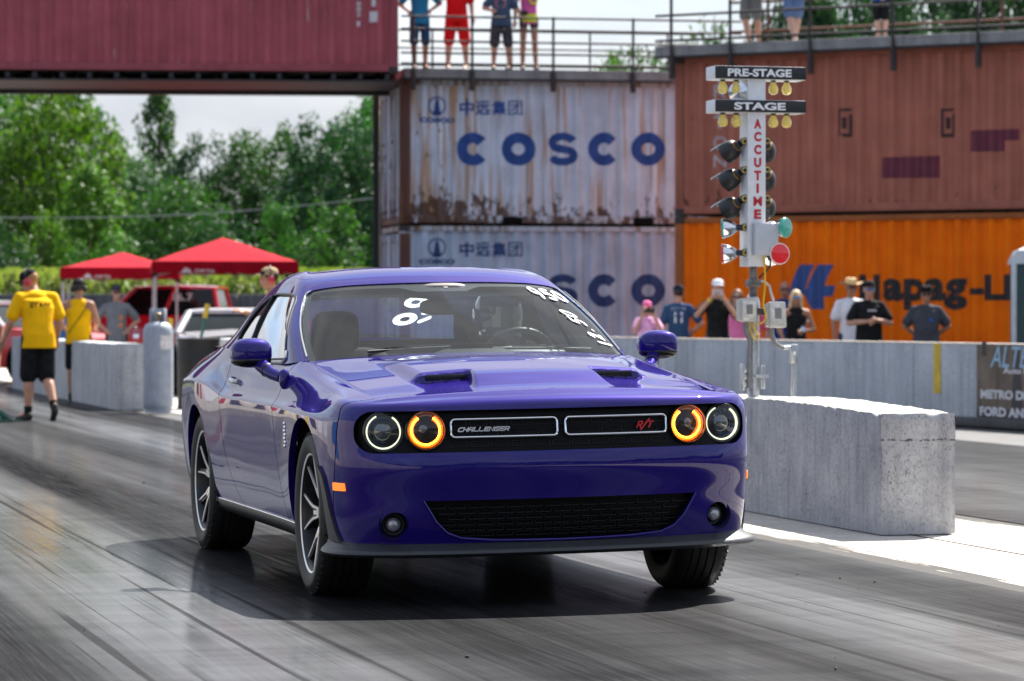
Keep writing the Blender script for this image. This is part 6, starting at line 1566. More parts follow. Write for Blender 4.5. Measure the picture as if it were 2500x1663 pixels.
# ================================================================ people
def skinmat(name, c):
    m = simple(name, c, rough=.55, var=.12, scale=9); b = m.node_tree.nodes['Principled BSDF']; setp(b, sub=.08); b.inputs['Subsurface Radius'].default_value = (.02, .008, .004); return m
SKIN = skinmat('skin', (.50, .26, .17)); SKIN2 = skinmat('skin_tanned', (.36, .17, .10)); SKIN3 = skinmat('skin_pale', (.58, .34, .25))
def blob(name, mb, mat, parent, voxel, smooth=4, angle=None):
    """one continuous skin grown over overlapping closed shapes"""
    me = bpy.data.meshes.new('tmp'); me.from_pydata([tuple(v) for v in mb.v], [], mb.f); o = bpy.data.objects.new('tmp', me); COL.objects.link(o)
    r = o.modifiers.new('r', 'REMESH'); r.mode = 'VOXEL'; r.voxel_size = voxel; r.use_smooth_shade = True
    s = o.modifiers.new('s', 'SMOOTH'); s.iterations = smooth; s.factor = .5
    dg = bpy.context.evaluated_depsgraph_get(); me2 = bpy.data.meshes.new_from_object(o.evaluated_get(dg)); me2.name = name
    bpy.data.objects.remove(o); bpy.data.meshes.remove(me)
    me2.materials.clear(); me2.materials.append(mat); me2.polygons.foreach_set('use_smooth', [True] * len(me2.polygons))
    return link(name, me2, parent)
def cap(mb, a, b, ra, rb, n=14):
    a, b = Vector(a), Vector(b); mb.tube([a, a + (b - a) * .5, b], [ra, (ra + rb) / 2, rb], n); mb.ell(a, (ra, ra, ra), nu=n, nv=8); mb.ell(b, (rb, rb, rb), nu=n, nv=8)
def tors(mb, secs, n=20):
    """secs: (x, y, z, half width, half depth)"""
    mb.loft([[(x + rx * math.copysign(abs(math.cos(a)) ** .85, math.cos(a)), y + ry * math.copysign(abs(math.sin(a)) ** .9, math.sin(a)), z) for a in np.linspace(0, 2 * math.pi, n + 1)[:-1]] for x, y, z, rx, ry in secs])
def hand(mb, w, e, fold=(0, -1, 0), curl=.5, k=1.0, side=1):
    """palm, four unequal bent fingers and a thumb, at the wrist w, forearm coming from e"""
    w, e = Vector(w), Vector(e); d = (w - e).normalized(); n = Vector(fold) - d * Vector(fold).dot(d); n = n.normalized() if n.length > .05 else Vector((1, 0, 0)); s = d.cross(n)
    M = Matrix((s, n, d)).transposed().to_4x4(); M.translation = w + d * .045 * k
    mb.ell((0, 0, 0), (.040 * k, .018 * k, .052 * k), M=M, nu=14, nv=10, p=.8)
    for i, l in enumerate((.036, .042, .040, .030)):
        b = w + d * .082 * k + s * (-.030 + .020 * i) * k; c = curl * (1 + .08 * i)
        p1 = b + (d * math.cos(c * .6) + n * math.sin(c * .6)) * l * k; p2 = p1 + (d * math.cos(c * 1.7) + n * math.sin(c * 1.7)) * l * .8 * k; p3 = p2 + (d * math.cos(c * 2.6) + n * math.sin(c * 2.6)) * l * .55 * k
        mb.tube([b - d * .02, b, p1, p2, p3], [.0098 * k] * 3 + [.009 * k, .0075 * k], 8)
    t0 = w + d * .022 * k + s * .034 * k * side; t1 = t0 + (d * .65 + s * .7 * side + n * .25).normalized() * .034 * k; t2 = t1 + (d * .85 + s * .2 * side + n * .5).normalized() * .030 * k
    mb.tube([t0 - s * .01 * side, t0, t1, t2], [.013 * k, .012 * k, .011 * k, .0085 * k], 8)
JD = dict(pel=(0, 0, .96), che=(0, 0, 1.30), nek=(0, .01, 1.48), hed=(0, -.02, 1.63), shL=(-.180, .01, 1.395), shR=(.180, .01, 1.395), elL=(-.25, .03, 1.14), elR=(.25, .03, 1.14), haL=(-.27, -.05, .90), haR=(.27, -.05, .90),
          hiL=(-.09, 0, .93), hiR=(.09, 0, .93), knL=(-.105, -.015, .51), knR=(.105, -.015, .51), anL=(-.11, .02, .09), anR=(.11, .02, .09), toL=(-.13, -.15, .03), toR=(.13, -.15, .03))
def person(label, loc, rz, H=1.75, pose=None, fat=1.0, skin=None, shirt=None, sleeve='short', pants=None, leg='short', shoe=None, hat=None, hatc=None, hair=None, hairlen=0., glasses=None, look=0., nod=0., voxel=.0095, group=None, top_open=False, group_curl=.5, foldL=(0, -1, 0), foldR=(0, -1, 0), socks=None, scoop=0.):
    t = thing('person', label, 'person', loc, rz, group); t.scale = (H / 1.75,) * 3
    J = {k: Vector(v) for k, v in JD.items()}
    for k, v in (pose or {}).items(): J[k] = Vector(v)
    skin = skin or SKIN; f = fat
    # body
    mb = MB(); hd = J['hed']; HM = T(*hd) @ RZ(look) @ RX(nod)
    mb.ell((0, .012, .025), (.076, .096, .098), M=HM, nu=20, nv=14); mb.ell((0, -.028, -.055), (.056, .062, .062), M=HM); mb.ell((0, -.052, -.092), (.028, .026, .022), M=HM)
    mb.ell((0, -.098, -.022), (.013, .020, .020), M=HM, nu=10, nv=8); mb.tube([(0, -.086, .028), (0, -.103, -.014)], [.008, .011], 8, M=HM); mb.ell((0, -.084, .032), (.050, .014, .011), M=HM, nu=12, nv=8); mb.ell((0, -.086, -.066), (.024, .012, .010), M=HM, nu=10, nv=6)
    for s in (-1, 1): mb.ell((s * .078, .01, -.008), (.010, .019, .030), M=HM, nu=10, nv=8); mb.ell((s * .036, -.070, -.03), (.025, .022, .026), M=HM, nu=10, nv=8)
    cap(mb, J['nek'] - Vector((0, 0, .04)), hd + HM.to_3x3() @ Vector((0, .02, -.06)), .058, .052)
    p, c, n = J['pel'], J['che'], J['nek']
    tors(mb, [(p.x, p.y, p.z - .06, .135 * f, .095 * f), (p.x, p.y, p.z + .06, .140 * f, .105 * f), ((p.x + c.x) / 2, (p.y + c.y) / 2 - .015 * (f - 1) * 4, (p.z + c.z) / 2 + .0, .130 * f, .098 * f * f), (c.x, c.y, c.z, .150 * f, .105 * f), (c.x * .7 + n.x * .3, c.y * .7 + n.y * .3, c.z + .09, .150 * f, .085), (n.x, n.y, n.z - .025, .07, .055)])
    for s in 'LR':
        cap(mb, J['sh' + s], J['el' + s], .052 * f, .040 * f); cap(mb, J['el' + s], J['ha' + s], .041 * f, .027); hand(mb, J['ha' + s], J['el' + s], foldL if s == 'L' else foldR, group_curl, 1., 1 if s == 'L' else -1)
        cap(mb, J['hi' + s], J['kn' + s], .086 * f, .058 * f ** .5); kn, an = J['kn' + s], J['an' + s]; mid = kn + (an - kn) * .30 + Vector((0, .014, 0)); cap(mb, kn, mid, .056 * f ** .5, .056 * f ** .5); cap(mb, mid, an, .056 * f ** .5, .036); cap(mb, an, J['to' + s] + Vector((0, 0, .01)), .036, .026)
    for s in 'LR': cap(mb, n - Vector((0, 0, .035)), J['sh' + s] + Vector((0, 0, .012)), .050, .044 * f)
    blob('body', mb, skin, t, voxel, 3)
    g = .016
    if shirt is not None:
        mb = MB(); hem = p.z - .13
        hh = [(p.x, p.y, hem, .158 * f + g, .118 * f + g), (p.x, p.y, p.z + .03, .150 * f + g, .115 * f + g), ((p.x + c.x) / 2, (p.y + c.y) / 2 - .015 * (f - 1) * 4, (p.z + c.z) / 2, .140 * f + g, .104 * f * f + g), (c.x, c.y, c.z, .160 * f + g * .8, .108 * f + g)]
        if sleeve == 'none': hh += [(c.x * .7 + n.x * .3, c.y * .7 + n.y * .3, c.z + .07, .135, .085 + g), (n.x, n.y, n.z - .035, .085, .062)]
        else: hh += [(c.x * .7 + n.x * .3, c.y * .7 + n.y * .3, c.z + .085, .158 * f + g * .5, .099 + g), (n.x, n.y, n.z - .03, .080, .070)]
        tors(mb, hh)
        mb.ell(n * .62 + c * .38, (.115 * f + g, .088 + g, .085), nu=18, nv=12)
        if sleeve != 'none':
            for s in 'LR':
                a, b = J['sh' + s], J['el' + s]; q = a + (b - a) * (.72 if sleeve == 'short' else 1.0); cap(mb, a - Vector((0, 0, .004)), q, .052 * f + g * .5, .062 * f + g * .5 if sleeve == 'short' else .050 * f); cap(mb, n - Vector((0, 0, .045)), a + Vector((0, 0, .010)), .052 + g * .5, .046 * f + g * .5)
                if sleeve == 'long': cap(mb, b, b + (J['ha' + s] - b) * .95, .050 * f, .036)
        blob('shirt', mb, shirt, t, voxel * 1.15, 3)
    if pants is not None:
        mb = MB(); tors(mb, [(p.x, p.y, p.z - .09, .150 * f, .108 * f), (p.x, p.y, p.z + .05, .147 * f, .110 * f)])
        for s in 'LR':
            a, b = J['hi' + s], J['kn' + s]; an = J['an' + s]
            if leg == 'mini': cap(mb, a, a + (b - a) * .30, .095 * f, .092 * f)
            elif leg == 'short': q = a + (b - a) * .97; cap(mb, a, q, .096 * f, .088 * f)
            else: cap(mb, a, b, .095 * f, .075); cap(mb, b, an, .073, .062)
        blob('trousers' if leg == 'long' else 'shorts', mb, pants, t, voxel * 1.15, 3)
    for s in 'LR':
        an, to = J['an' + s], J['to' + s]; d = (to - an); d.z = min(d.z, 0) if abs(d.z) < .1 else d.z; u = d.normalized(); mb = MB(); heel = an + Vector((0, 0, -.045)) - Vector((u.x, u.y, 0)) * .03
        tip = to + u * .05
        mb.ell(heel, (.040, .045, .042), nu=14, nv=8, p=.8); cap(mb, heel + Vector((0, 0, -.006)), tip, .040, .034); cap(mb, an, heel, .044, .042)
        mb.v = [Vector((v.x, v.y, max(v.z, .002) if an.z < .14 else v.z)) for v in mb.v]
        blob('shoe', mb, shoe or BLACKP, t, voxel, 2)
        if socks is not None: m = MB(); m.tube([an + Vector((0, 0, -.03)), an + (J['kn' + s] - an) * .18], [.045, .047], 14); m.build('sock', socks, t)
    if hair is not None:
        mb = MB(); mb.ell((0, .022, .038), (.086, .100, .095), M=HM, nu=20, nv=14)
        if hairlen > 0:
            for s in (-1, 1): cap(mb, HM @ Vector((s * .068, .01, .02)), HM @ Vector((s * .088, .02, -hairlen)), .034, .030)
            cap(mb, HM @ Vector((0, .06, .02)), HM @ Vector((0, .08, -hairlen)), .06, .055)
        o = blob('hair', mb, hair, t, voxel, 2)
        # keep the face clear: the front of the hair stops at the brow
        bm = bmesh.new(); bm.from_mesh(o.data); inv = HM.inverted(); bmesh.ops.delete(bm, geom=[v for v in bm.verts if (inv @ v.co).y < -.055 and (inv @ v.co).z < .055 and abs((inv @ v.co).x) < .062], context='VERTS'); bm.to_mesh(o.data); bm.free()
    if hat == 'cap' or hat == 'cap_back':
        M = HM @ RZ(0 if hat == 'cap' else math.pi); mb = MB(); prof = [(.092, .045), (.094, .065), (.090, .095), (.075, .122), (.045, .138), (0, .143)]
        mb.lathe(prof, 24, M=M @ T(0, .010, .0) @ Matrix.Diagonal((.92, 1.12, 1, 1))); h = mb.build('cap', hatc, t, 50)
        mb = MB(); pts = [(.080 * math.sin(a), -.065 - .105 * math.cos(a) ** .8 if math.cos(a) > 0 else -.065) for a in np.linspace(-1.57, 1.57, 15)]
        vs = [(x, y, .052 - .9 * x * x - .02 * (abs(y) - .06)) for x, y in pts] + [(x * .98, -.05, .058 - .9 * x * x) for x, y in pts]; n_ = len(pts); fs = [(i, i + 1, n_ + i + 1, n_ + i) for i in range(n_ - 1)]
        mb.add(vs, fs, M=M); mb.add([(v[0], v[1], v[2] - .006) for v in vs], [tuple(reversed(f_)) for f_ in fs], M=M); mb.build('peak', hatc, h, 50)
    if hat in ('cowboy', 'bucket'):
        wide = .20 if hat == 'cowboy' else .155; mb = MB(); n_ = 36; rings = []
        for (r_, z) in ((wide, .05), (wide * .8, .042), (.100, .050), (.098, .10), (.088, .145), (.06, .155), (.0, .150)):
            rings.append([(r_ * .86 * math.cos(a), .01 + r_ * 1.05 * math.sin(a), z + ((.045 if hat == 'cowboy' else -.02) * (abs(math.cos(a)) ** 2) * max(0, (r_ - .1) / .1)) - (.025 * (1 - abs(math.cos(a))) if z > .14 else 0)) for a in np.linspace(0, 6.2832, n_ + 1)[:-1]])
        mb.loft(rings, cap=False, M=HM); h = mb.build('hat', hatc, t, 50)
    if glasses is not None:
        mb = MB()
        for s in (-1, 1): mb.ell((s * .034, -.092, .008), (.028, .010, .019), M=HM, nu=14, nv=8, p=.8)
        mb.tube([(-.075, -.02, .012), (-.070, -.075, .012), (-.034, -.098, .014), (.034, -.098, .014), (.070, -.075, .012), (.075, -.02, .012)], .005, 6, M=HM); mb.build('sunglasses', glasses, t)
    t['hm'] = 0; del t['hm']
    return t, J, HM
def holdphone(t, p, d, mat=None, w=.15, h=.075, name='phone', label='phone held up in both hands', rx=0.):
    wp = t.matrix_basis @ Vector(p); m = MB(); m.box((0, 0, 0), (w, .010, h), ch=.004); o = m.build('phone', mat or BLACKG); o.location = wp; o.rotation_euler = t.rotation_euler; return tag(o, label, 'phone')
YSH = simple('shirt_yellow', (.88, .46, .004), rough=.9, var=.10, scale=5, bump=.6); BLKC = simple('cloth_black', (.012, .012, .013), rough=.9, var=.4, scale=14); GRYC2 = simple('cloth_grey', (.18, .185, .20), rough=.9, var=.15); NAVC = simple('cloth_navy', (.035, .06, .115), rough=.9, var=.2); TURQ = simple('cloth_turquoise', (.02, .20, .36), rough=.9, var=.1); DENIM = simple('cloth_denim', (.02, .07, .15), rough=.9, var=.2); REDC = simple('cloth_red', (.66, .010, .012), rough=.85, var=.08)
PINK = simple('cloth_pink', (.72, .18, .36), rough=.9, var=.1); WHTC = simple('cloth_white', (.72, .73, .76), rough=.9, var=.06); CHAR = simple('cloth_charcoal', (.055, .058, .07), rough=.9, var=.2); BLUC = simple('cloth_blue', (.02, .10, .42), rough=.9, var=.1); SHBL = simple('cloth_shorts_blue', (.12, .18, .32), rough=.9, var=.15); KHAK = simple('cloth_khaki', (.17, .165, .15), rough=.9, var=.15); SLAT = simple('cloth_slate', (.055, .09, .15), rough=.9, var=.2)
HAIRB = simple('hair_blonde', (.62, .46, .24), rough=.6, var=.3, scale=30); HAIRD = simple('hair_dark', (.02, .014, .01), rough=.6, var=.3); STRAW = simple('hat_straw', (.50, .38, .22), rough=.9, var=.2, scale=40); TANC = simple('cap_tan', (.45, .33, .19), rough=.9); MUFF = simple('earmuff_red', (.55, .02, .05), rough=.35, coat=.5); GLB = simple('shades_black', (.01, .012, .03), rough=.08, coat=1.); GLBLUE = simple('shades_blue', (.03, .28, .62), rough=.08, coat=1., var=.2); SHOEB = simple('shoe_dark', (.02, .018, .016), rough=.8, var=.3, scale=30); SHOEW = simple('shoe_pale', (.5, .48, .46), rough=.8); SOLE = simple('sole_tan', (.30, .18, .09), rough=.8); ORC = simple('collar_orange', (.75, .20, .01), rough=.8); NAVP = simple('print_dark', (.05, .035, .01), rough=.9)
def wrap_text(t, txt, z, y, w, h, mat, curve=.5, back=True, x0=0., parent=None):
    """words printed on the back or the chest of a shirt, bent round it"""
    vs, fs = fit_text(txt, w, h, .03); m = MB(); sg = 1 if back else -1
    q = []
    for v in vs:
        x = (v.x - w / 2) * (-1 if back else 1) + x0; q.append((x, sg * (y - curve * x * x), z + v.y))
    m.add(q, fs); m.add([(a, b - sg * .004, c) for a, b, c in q], fs); return m.build('lettering', mat, t)
def muffs(t, HM, col, mic=False, band=True):
    for s in (-1, 1): m = MB(); m.ell((s * .094, .012, -.004), (.026, .038, .046), M=HM, nu=16, nv=10, p=.8); o = m.build('ear_muff', col, t)
    m = MB(); m.tube([(.098 * math.cos(a), .012, .03 + .125 * math.sin(a)) for a in np.linspace(0, math.pi, 15)], .009, 8, M=HM); m.build('headband', BLACKP, o)
    if mic: m = MB(); m.tube([(-.10, -.02, -.02), (-.085, -.10, -.075), (-.035, -.145, -.09)], .006, 6, M=HM); m.ell((-.03, -.147, -.09), (.016, .016, .016), M=HM, nu=8, nv=6); m.build('microphone', BLACKP, o)

# --- man in yellow, walking away to the left behind the car with a broom
p = px2(88, 962, 38.2); p.z = 0
# facing: mostly away, turned left. local -y is his front; rotate so the front points away-left
rz = R(180 + 28)
t, J, HM = person('man in a yellow staff shirt and black shorts walking on the lane, looking down', p, rz, 1.80, dict(
    pel=(0, .02, .95), che=(-.01, -.05, 1.28), nek=(0, -.13, 1.465), hed=(.03, -.215, 1.57), shL=(-.205, -.07, 1.385), shR=(.205, -.07, 1.385), elL=(-.27, -.02, 1.12), haL=(-.25, -.10, .90), elR=(.29, -.10, 1.12), haR=(.33, -.24, .90),
    knL=(-.09, .02, .50), anL=(-.10, .26, .16), toL=(-.10, .22, .05), knR=(.10, -.05, .50), anR=(.10, -.06, .09), toR=(.13, -.25, .03)), fat=1.16, skin=SKIN, shirt=YSH, pants=BLKC, shoe=SHOEB, hat='cap', hatc=BLKC, hair=simple('hair_sandy', (.36, .17, .06), rough=.6), glasses=GLB, look=R(52), nod=R(22), voxel=.007, socks=BLKC)
muffs(t, HM, MUFF, mic=True); wrap_text(t, 'STAFF', 1.275, .085, .25, .062, NAVP, 1.0)
m = MB(); m.ell((0, -.082, .095), (.026, .012, .02), M=HM); m.build('cap_badge', YEL, t)
m = MB(); m.box((-.19, .03, .90), (.035, .05, .12), ch=.008); m.build('belt_pouch', BLKC, t)
# broom in his right hand, its green head on the lane
hw_ = t.matrix_basis @ (J['haR'] + (J['haR'] - J['elR']).normalized() * .09)
t.matrix_basis
bh = ground(-14, 1030); br_ = thing('broom', 'broom with a green head at the left edge, held by the yellow-shirted man', 'broom', bh)
top = hw_ + (hw_ - bh - Vector((0, 0, .08))).normalized() * .30 - bh
m = MB(); m.tube([(0, 0, .10), top], .013, 10); m.build('handle', simple('broom_wood', (.30, .17, .08), rough=.7), br_)
m = MB(); rnd = random.Random(3)
for k in range(150):
    a = rnd.uniform(0, 6.28); r_ = abs(rnd.gauss(0, .07)); x, y = r_ * 1.5 * math.cos(a), r_ * math.sin(a); m.tube([(x * .35, y * .35, .13), (x * .8, y * .8, .07), (x * 1.5 + rnd.uniform(-.03, .03), y * 1.5, .008)], [.009, .008, .006], 5)
m.ell((0, 0, .12), (.10, .06, .035)); m.build('broom_head', simple('broom_green', (.05, .16, .12), rough=.8, var=.4, scale=30), br_)

# --- the others on the left, behind the barriers
def put(u, d, v=None, z=0.):
    q = px2(u, 714, d); return Vector((q.x, q.y, z))
t, J, HM = person('man in a yellow sleeveless staff top seen from behind, under the farther canopy', put(181, 47.), R(180), 1.72, dict(elL=(-.27, -.02, 1.14), haL=(-.22, -.22, 1.06), elR=(.27, -.02, 1.14), haR=(.24, -.24, 1.06)), fat=1.12, skin=SKIN2, shirt=YSH, sleeve='none', pants=BLKC, shoe=SHOEB, hat='cap', hatc=BLKC, hair=HAIRD)
muffs(t, HM, BLACKP); wrap_text(t, 'STAFF', 1.23, .125, .26, .062, NAVP, 1.0)
m = MB(); m.tube([(-.15, .10, 1.40), (-.06, .14, 1.25), (.05, .135, 1.10), (.14, .11, .98)], .014, 8, flat=.4); m.build('sling', BLKC, t)
t, J, HM = person('man in a grey t-shirt with hands on hips, beside the yellow sleeveless top', put(268, 53.), R(12), 1.70, dict(elL=(-.36, .05, 1.17), haL=(-.19, -.05, 1.02), elR=(.36, .05, 1.17), haR=(.19, -.05, 1.02)), fat=1.04, shirt=GRYC2, pants=BLKC, hat='cap', hatc=CHAR, glasses=GLB)
m = MB(); m.ell((.06, -.118, 1.22), (.045, .012, .045)); m.ell((.05, -.118, 1.09), (.055, .014, .05)); m.build('shirt_print', simple('print_orange', (.55, .20, .06), rough=.8), t)
t, J, HM = person('man in a tan and red cap with ear muffs, behind the purple car roof', put(634, 40.5), R(-78), 1.82, dict(nek=(0, -.03, 1.47), hed=(0, -.08, 1.61), elL=(-.26, -.12, 1.16), haL=(-.24, -.34, 1.22)), shirt=ORC, pants=BLKC, hat='cap', hatc=TANC, hair=HAIRD)
muffs(t, HM, MUFF)
m = MB(); m.box((0, -.075, .07), (.15, .04, .055), ch=.02, M=HM); m.build('cap_front', BLKC, t); m = MB(); m.loft([[(-.07, -.10, .05), (.07, -.10, .05)], [(-.06, -.185, .035), (.06, -.185, .035)]], closed=False, M=HM); m.build('cap_peak', simple('peak_red', (.5, .05, .04), rough=.8), t)
m = MB(); m.tube([(0, 0, -.5), (0, 0, .42)], .016, 8); o = m.build('walking_stick', simple('stick_brown', (.10, .035, .03), rough=.7)); o.location = put(597, 40.2, z=1.05) ; o.location.z = .95; o.rotation_euler = (0, R(9), 0); tag(o, 'dark brown stick held by the man in the tan cap', 'stick')

# --- four on the deck of the rusty stack
dz = 5.62
def deckp(u, off): 
    q = px2(u, 160, 58.9 + off); q.z = dz; return q
t, J, HM = person('person in turquoise shirt and denim shorts with hands on hips on the deck', deckp(966, 0), R(8), 1.75, dict(elL=(-.36, .06, 1.20), haL=(-.20, .02, 1.06), elR=(.38, .05, 1.22), haR=(.19, -.03, 1.08), anL=(-.09, .02, .09), anR=(.10, .02, .09)), fat=.98, skin=SKIN2, shirt=TURQ, pants=DENIM, shoe=SHOEB, hair=HAIRD, voxel=.011)
t, J, HM = person('person dressed all in red standing on the deck over the rusty container', deckp(1051, .1), R(0), 1.85, dict(elL=(-.30, -.02, 1.22), haL=(-.24, -.18, 1.30), anL=(-.15, .0, .09), knL=(-.13, 0, .5), anR=(.17, .0, .09), knR=(.14, 0, .5)), fat=1.12, skin=SKIN, shirt=REDC, pants=REDC, shoe=SHOEW, hair=HAIRD, voxel=.011)
t, J, HM = person('man in navy print t-shirt and dark shorts standing on the deck', deckp(1154, -.05), R(-6), 1.66, dict(elL=(-.32, -.04, 1.18), haL=(-.16, -.16, 1.12), anL=(-.15, 0, .09), knL=(-.13, 0, .5), anR=(.15, 0, .09), knR=(.13, 0, .5), elR=(.27, .02, 1.15), haR=(.26, -.04, .92)), fat=1.14, skin=SKIN, shirt=SLAT, pants=CHAR, shoe=SHOEB, hair=HAIRD, voxel=.011)
m = MB()
ringp = [(.09 * math.cos(a), -.138, 1.26 + .09 * math.sin(a)) for a in np.linspace(0, 6.283, 25)[:-1]]; m.loop_tube([Vector(q) for q in ringp], .016, 6); m.build('shirt_print', simple('print_pink', (.40, .16, .18), rough=.8), t)
t, J, HM = person('woman in a pink and yellow top and dark shorts on the deck', deckp(1217, .1), R(10), 1.78, dict(elR=(.36, .04, 1.42), haR=(.16, .0, 1.52), elL=(-.24, -.04, 1.16), haL=(-.18, -.14, 1.00), anL=(-.11, 0, .09), anR=(.13, 0, .09)), fat=.90, skin=SKIN2, shirt=simple('cloth_magenta', (.62, .11, .32), rough=.85), sleeve='none', pants=CHAR, leg='mini', shoe=CHAR, hair=HAIRD, voxel=.011)
YG = simple('cloth_lime', (.62, .72, .01), rough=.85); m = MB(); tors(m, [(0, 0, .86, .157, .122), (0, 0, .93, .157, .124), (0, 0, 1.0, .153, .122)]); m.build('hem_band', YG, t); m = MB(); m.loop_tube([Vector((.06 + .07 * math.cos(a), -.118, 1.28 + .10 * math.sin(a))) for a in np.linspace(0, 6.283, 25)[:-1]], .017, 6); m.build('shirt_print', YG, t)
m = MB(); m.box((-.11, -.15, 1.03), (.12, .07, .08), ch=.02); m.tube([(-.11, -.18, 1.03), (-.11, -.25, 1.03)], .035, 14); o = m.build('camera', BLACKP); o.matrix_world = Matrix.Translation(deckp(1217, .1)) @ RZ(R(10)); tag(o, 'black camera held by the woman in pink and yellow', 'camera')
# --- three on the deck of the brown stack
def deckr(u, off):
    x, _ = brow.onface(u * K, 100 * K); d = Vector((math.cos(RY_), math.sin(RY_), 0)); n = Vector((-d.y, d.x, 0)); q = RP + d * x + n * off; q.z = dz; return q
t, J, HM = person('person in khaki shorts leaning on one leg on the deck over the brown container', deckr(1676, .9), R(-40), 1.80, dict(knL=(-.10, -.06, .5), anL=(.02, -.10, .09), toL=(.0, -.26, .03), knR=(.10, .0, .5), anR=(.09, .06, .09)), shirt=NAVC, pants=KHAK, shoe=SHOEB, skin=SKIN, hair=HAIRD, voxel=.011)
t, J, HM = person('person in pale blue shorts with crossed legs on the deck over the brown container', deckr(1768, 1.0), R(-30), 1.84, dict(knL=(-.06, -.05, .5), anL=(.06, -.08, .09), toL=(.05, -.24, .03), knR=(.06, .02, .5), anR=(-.02, .06, .09), toR=(0, -.09, .03)), shirt=WHTC, pants=SHBL, shoe=SHOEW, skin=SKIN3, hair=HAIRD, voxel=.011)
t, J, HM = person('young person in blue shirt and black shorts on the deck over the brown container', deckr(1972, 1.0), R(-25), 1.42, dict(elL=(-.30, -.02, 1.20), haL=(-.42, -.05, 1.02), elR=(.22, -.02, 1.16), haR=(.12, -.14, .93), anL=(-.07, 0, .09), anR=(.07, 0, .09), knL=(-.08, 0, .5), knR=(.08, 0, .5)), fat=.95, shirt=BLUC, pants=BLKC, shoe=SHOEW, skin=SKIN3, hair=HAIRD, voxel=.011)

# --- spectators behind the wall
UP = dict(elL=(-.25, -.16, 1.20), haL=(-.08, -.26, 1.50), elR=(.25, -.16, 1.20), haR=(.08, -.26, 1.50))
PKC = simple('cloth_tiedye', (.62, .30, .50), rough=.9, var=.7, scale=4); 
q = put(1489, 47.5); t, J, HM = person('child in a pink cap and tie-dye shirt filming with a phone behind the wall', q, R(6), 1.42, dict(UP, haL=(-.10, -.24, 1.54), haR=(.08, -.24, 1.54)), shirt=PKC, pants=DENIM, hat='cap', hatc=PINK, group_curl=.9)
holdphone(t, (0, -.31, 1.60), 0, label='phone held up by the child in the pink cap')
q = put(1562, 49.); t, J, HM = person('man in a navy baseball jersey numbered 11 with his back to the track', q, R(176), 1.66, dict(elL=(-.36, .03, 1.16), haL=(-.20, -.06, 1.02)), fat=1.06, shirt=simple('jersey_navy', (.035, .075, .15), rough=.9, var=.2), pants=DENIM, hat='cap', hatc=simple('cap_navy', (.012, .016, .03), rough=.9), hair=HAIRD)
wrap_text(t, '11', 1.17, .128, .13, .17, WHTC, .8); wrap_text(t, 'WHITAKER', 1.37, .112, .24, .042, simple('print_pale', (.4, .45, .52), rough=.8), .8)
q = put(1652, 46.5); t, J, HM = person('man in a white cap and black t-shirt holding a phone up to his face', q, R(-4), 1.72, dict(UP, elL=(-.30, -.14, 1.25), elR=(.30, -.14, 1.18)), fat=1.0, shirt=BLKC, pants=CHAR, hat='cap', hatc=WHTC, hair=HAIRD, group_curl=.9)
holdphone(t, (0, -.33, 1.57), 0, simple('phone_silver', (.5, .5, .52), rough=.3), label='silver phone held up by the man in the white cap')
m = MB(); a, b = J['haL'], J['elL']; m.tube([a + (b - a) * .1, a + (b - a) * .18], .036, 12); m.build('wristband', simple('band_yellow', (.6, .5, .02), rough=.5), t)
q = put(1697, 48.5); t, J, HM = person('woman in pink with sunglasses, half hidden by the starting-light pole', q, R(-10), 1.60, dict(), shirt=PINK, pants=WHTC, glasses=GLB, hair=simple('hair_brown', (.16, .07, .03), rough=.6), hairlen=.10, fat=.95)
q = put(1731, 49.); t, J, HM = person('person in a red and white top just behind the starting-light pole', q, R(8), 1.52, dict(), shirt=simple('cloth_coral', (.72, .12, .20), rough=.9, var=.5, scale=5), pants=WHTC, hat='cap', hatc=WHTC, glasses=GLB, hair=HAIRD)
q = put(1806, 50.5); t, J, HM = person('bald man in dark blue behind the blonde woman', q, R(-4), 1.74, dict(), shirt=simple('cloth_royal', (.02, .04, .16), rough=.9), pants=CHAR, glasses=GLB, skin=SKIN2, fat=1.05)
q = put(1832, 46.8); t, J, HM = person('blonde woman in blue mirrored sunglasses and a black top holding a water bottle', q, R(6), 1.58, dict(elR=(.29, .02, 1.13), haR=(.06, -.20, 1.10), elL=(-.27, .0, 1.14), haL=(-.20, -.10, .93)), shirt=BLKC, sleeve='none', pants=DENIM, skin=SKIN2, hair=HAIRB, hairlen=.14, glasses=GLBLUE, fat=.98)
wb_ = t.matrix_basis @ Vector((.02, -.27, 1.04)); b_ = thing('water_bottle', 'clear water bottle held by the blonde woman', 'bottle', wb_); b_.rotation_euler = (0, R(28), 0)
for ch in [o for o in bpy.data.objects if o.parent and o.parent.name == 'water_bottle']:
    c_ = ch.copy(); COL.objects.link(c_); c_.parent = b_
b_.scale = (1.15,) * 3
q = put(1958, 47.6); t, J, HM = person('man in a straw cowboy hat and white shirt behind the track wall', q, R(14), 1.74, dict(), shirt=WHTC, pants=DENIM, hat='cowboy', hatc=STRAW, glasses=GLB, skin=SKIN2, fat=1.04)
q = put(2000, 46.6); t, J, HM = person('man in a black cap and black t-shirt with hands together, beside the cowboy hat', q, R(4), 1.70, dict(elL=(-.30, -.05, 1.15), haL=(-.05, -.22, 1.17), elR=(.30, -.05, 1.15), haR=(.07, -.22, 1.19)), fat=1.22, shirt=BLKC, pants=DENIM, hat='cap', hatc=BLKC, glasses=GLBLUE, group_curl=1.2)
wrap_text(t, 'RACING', 1.315, .165, .13, .03, WHTC, .6, back=False, x0=.02)
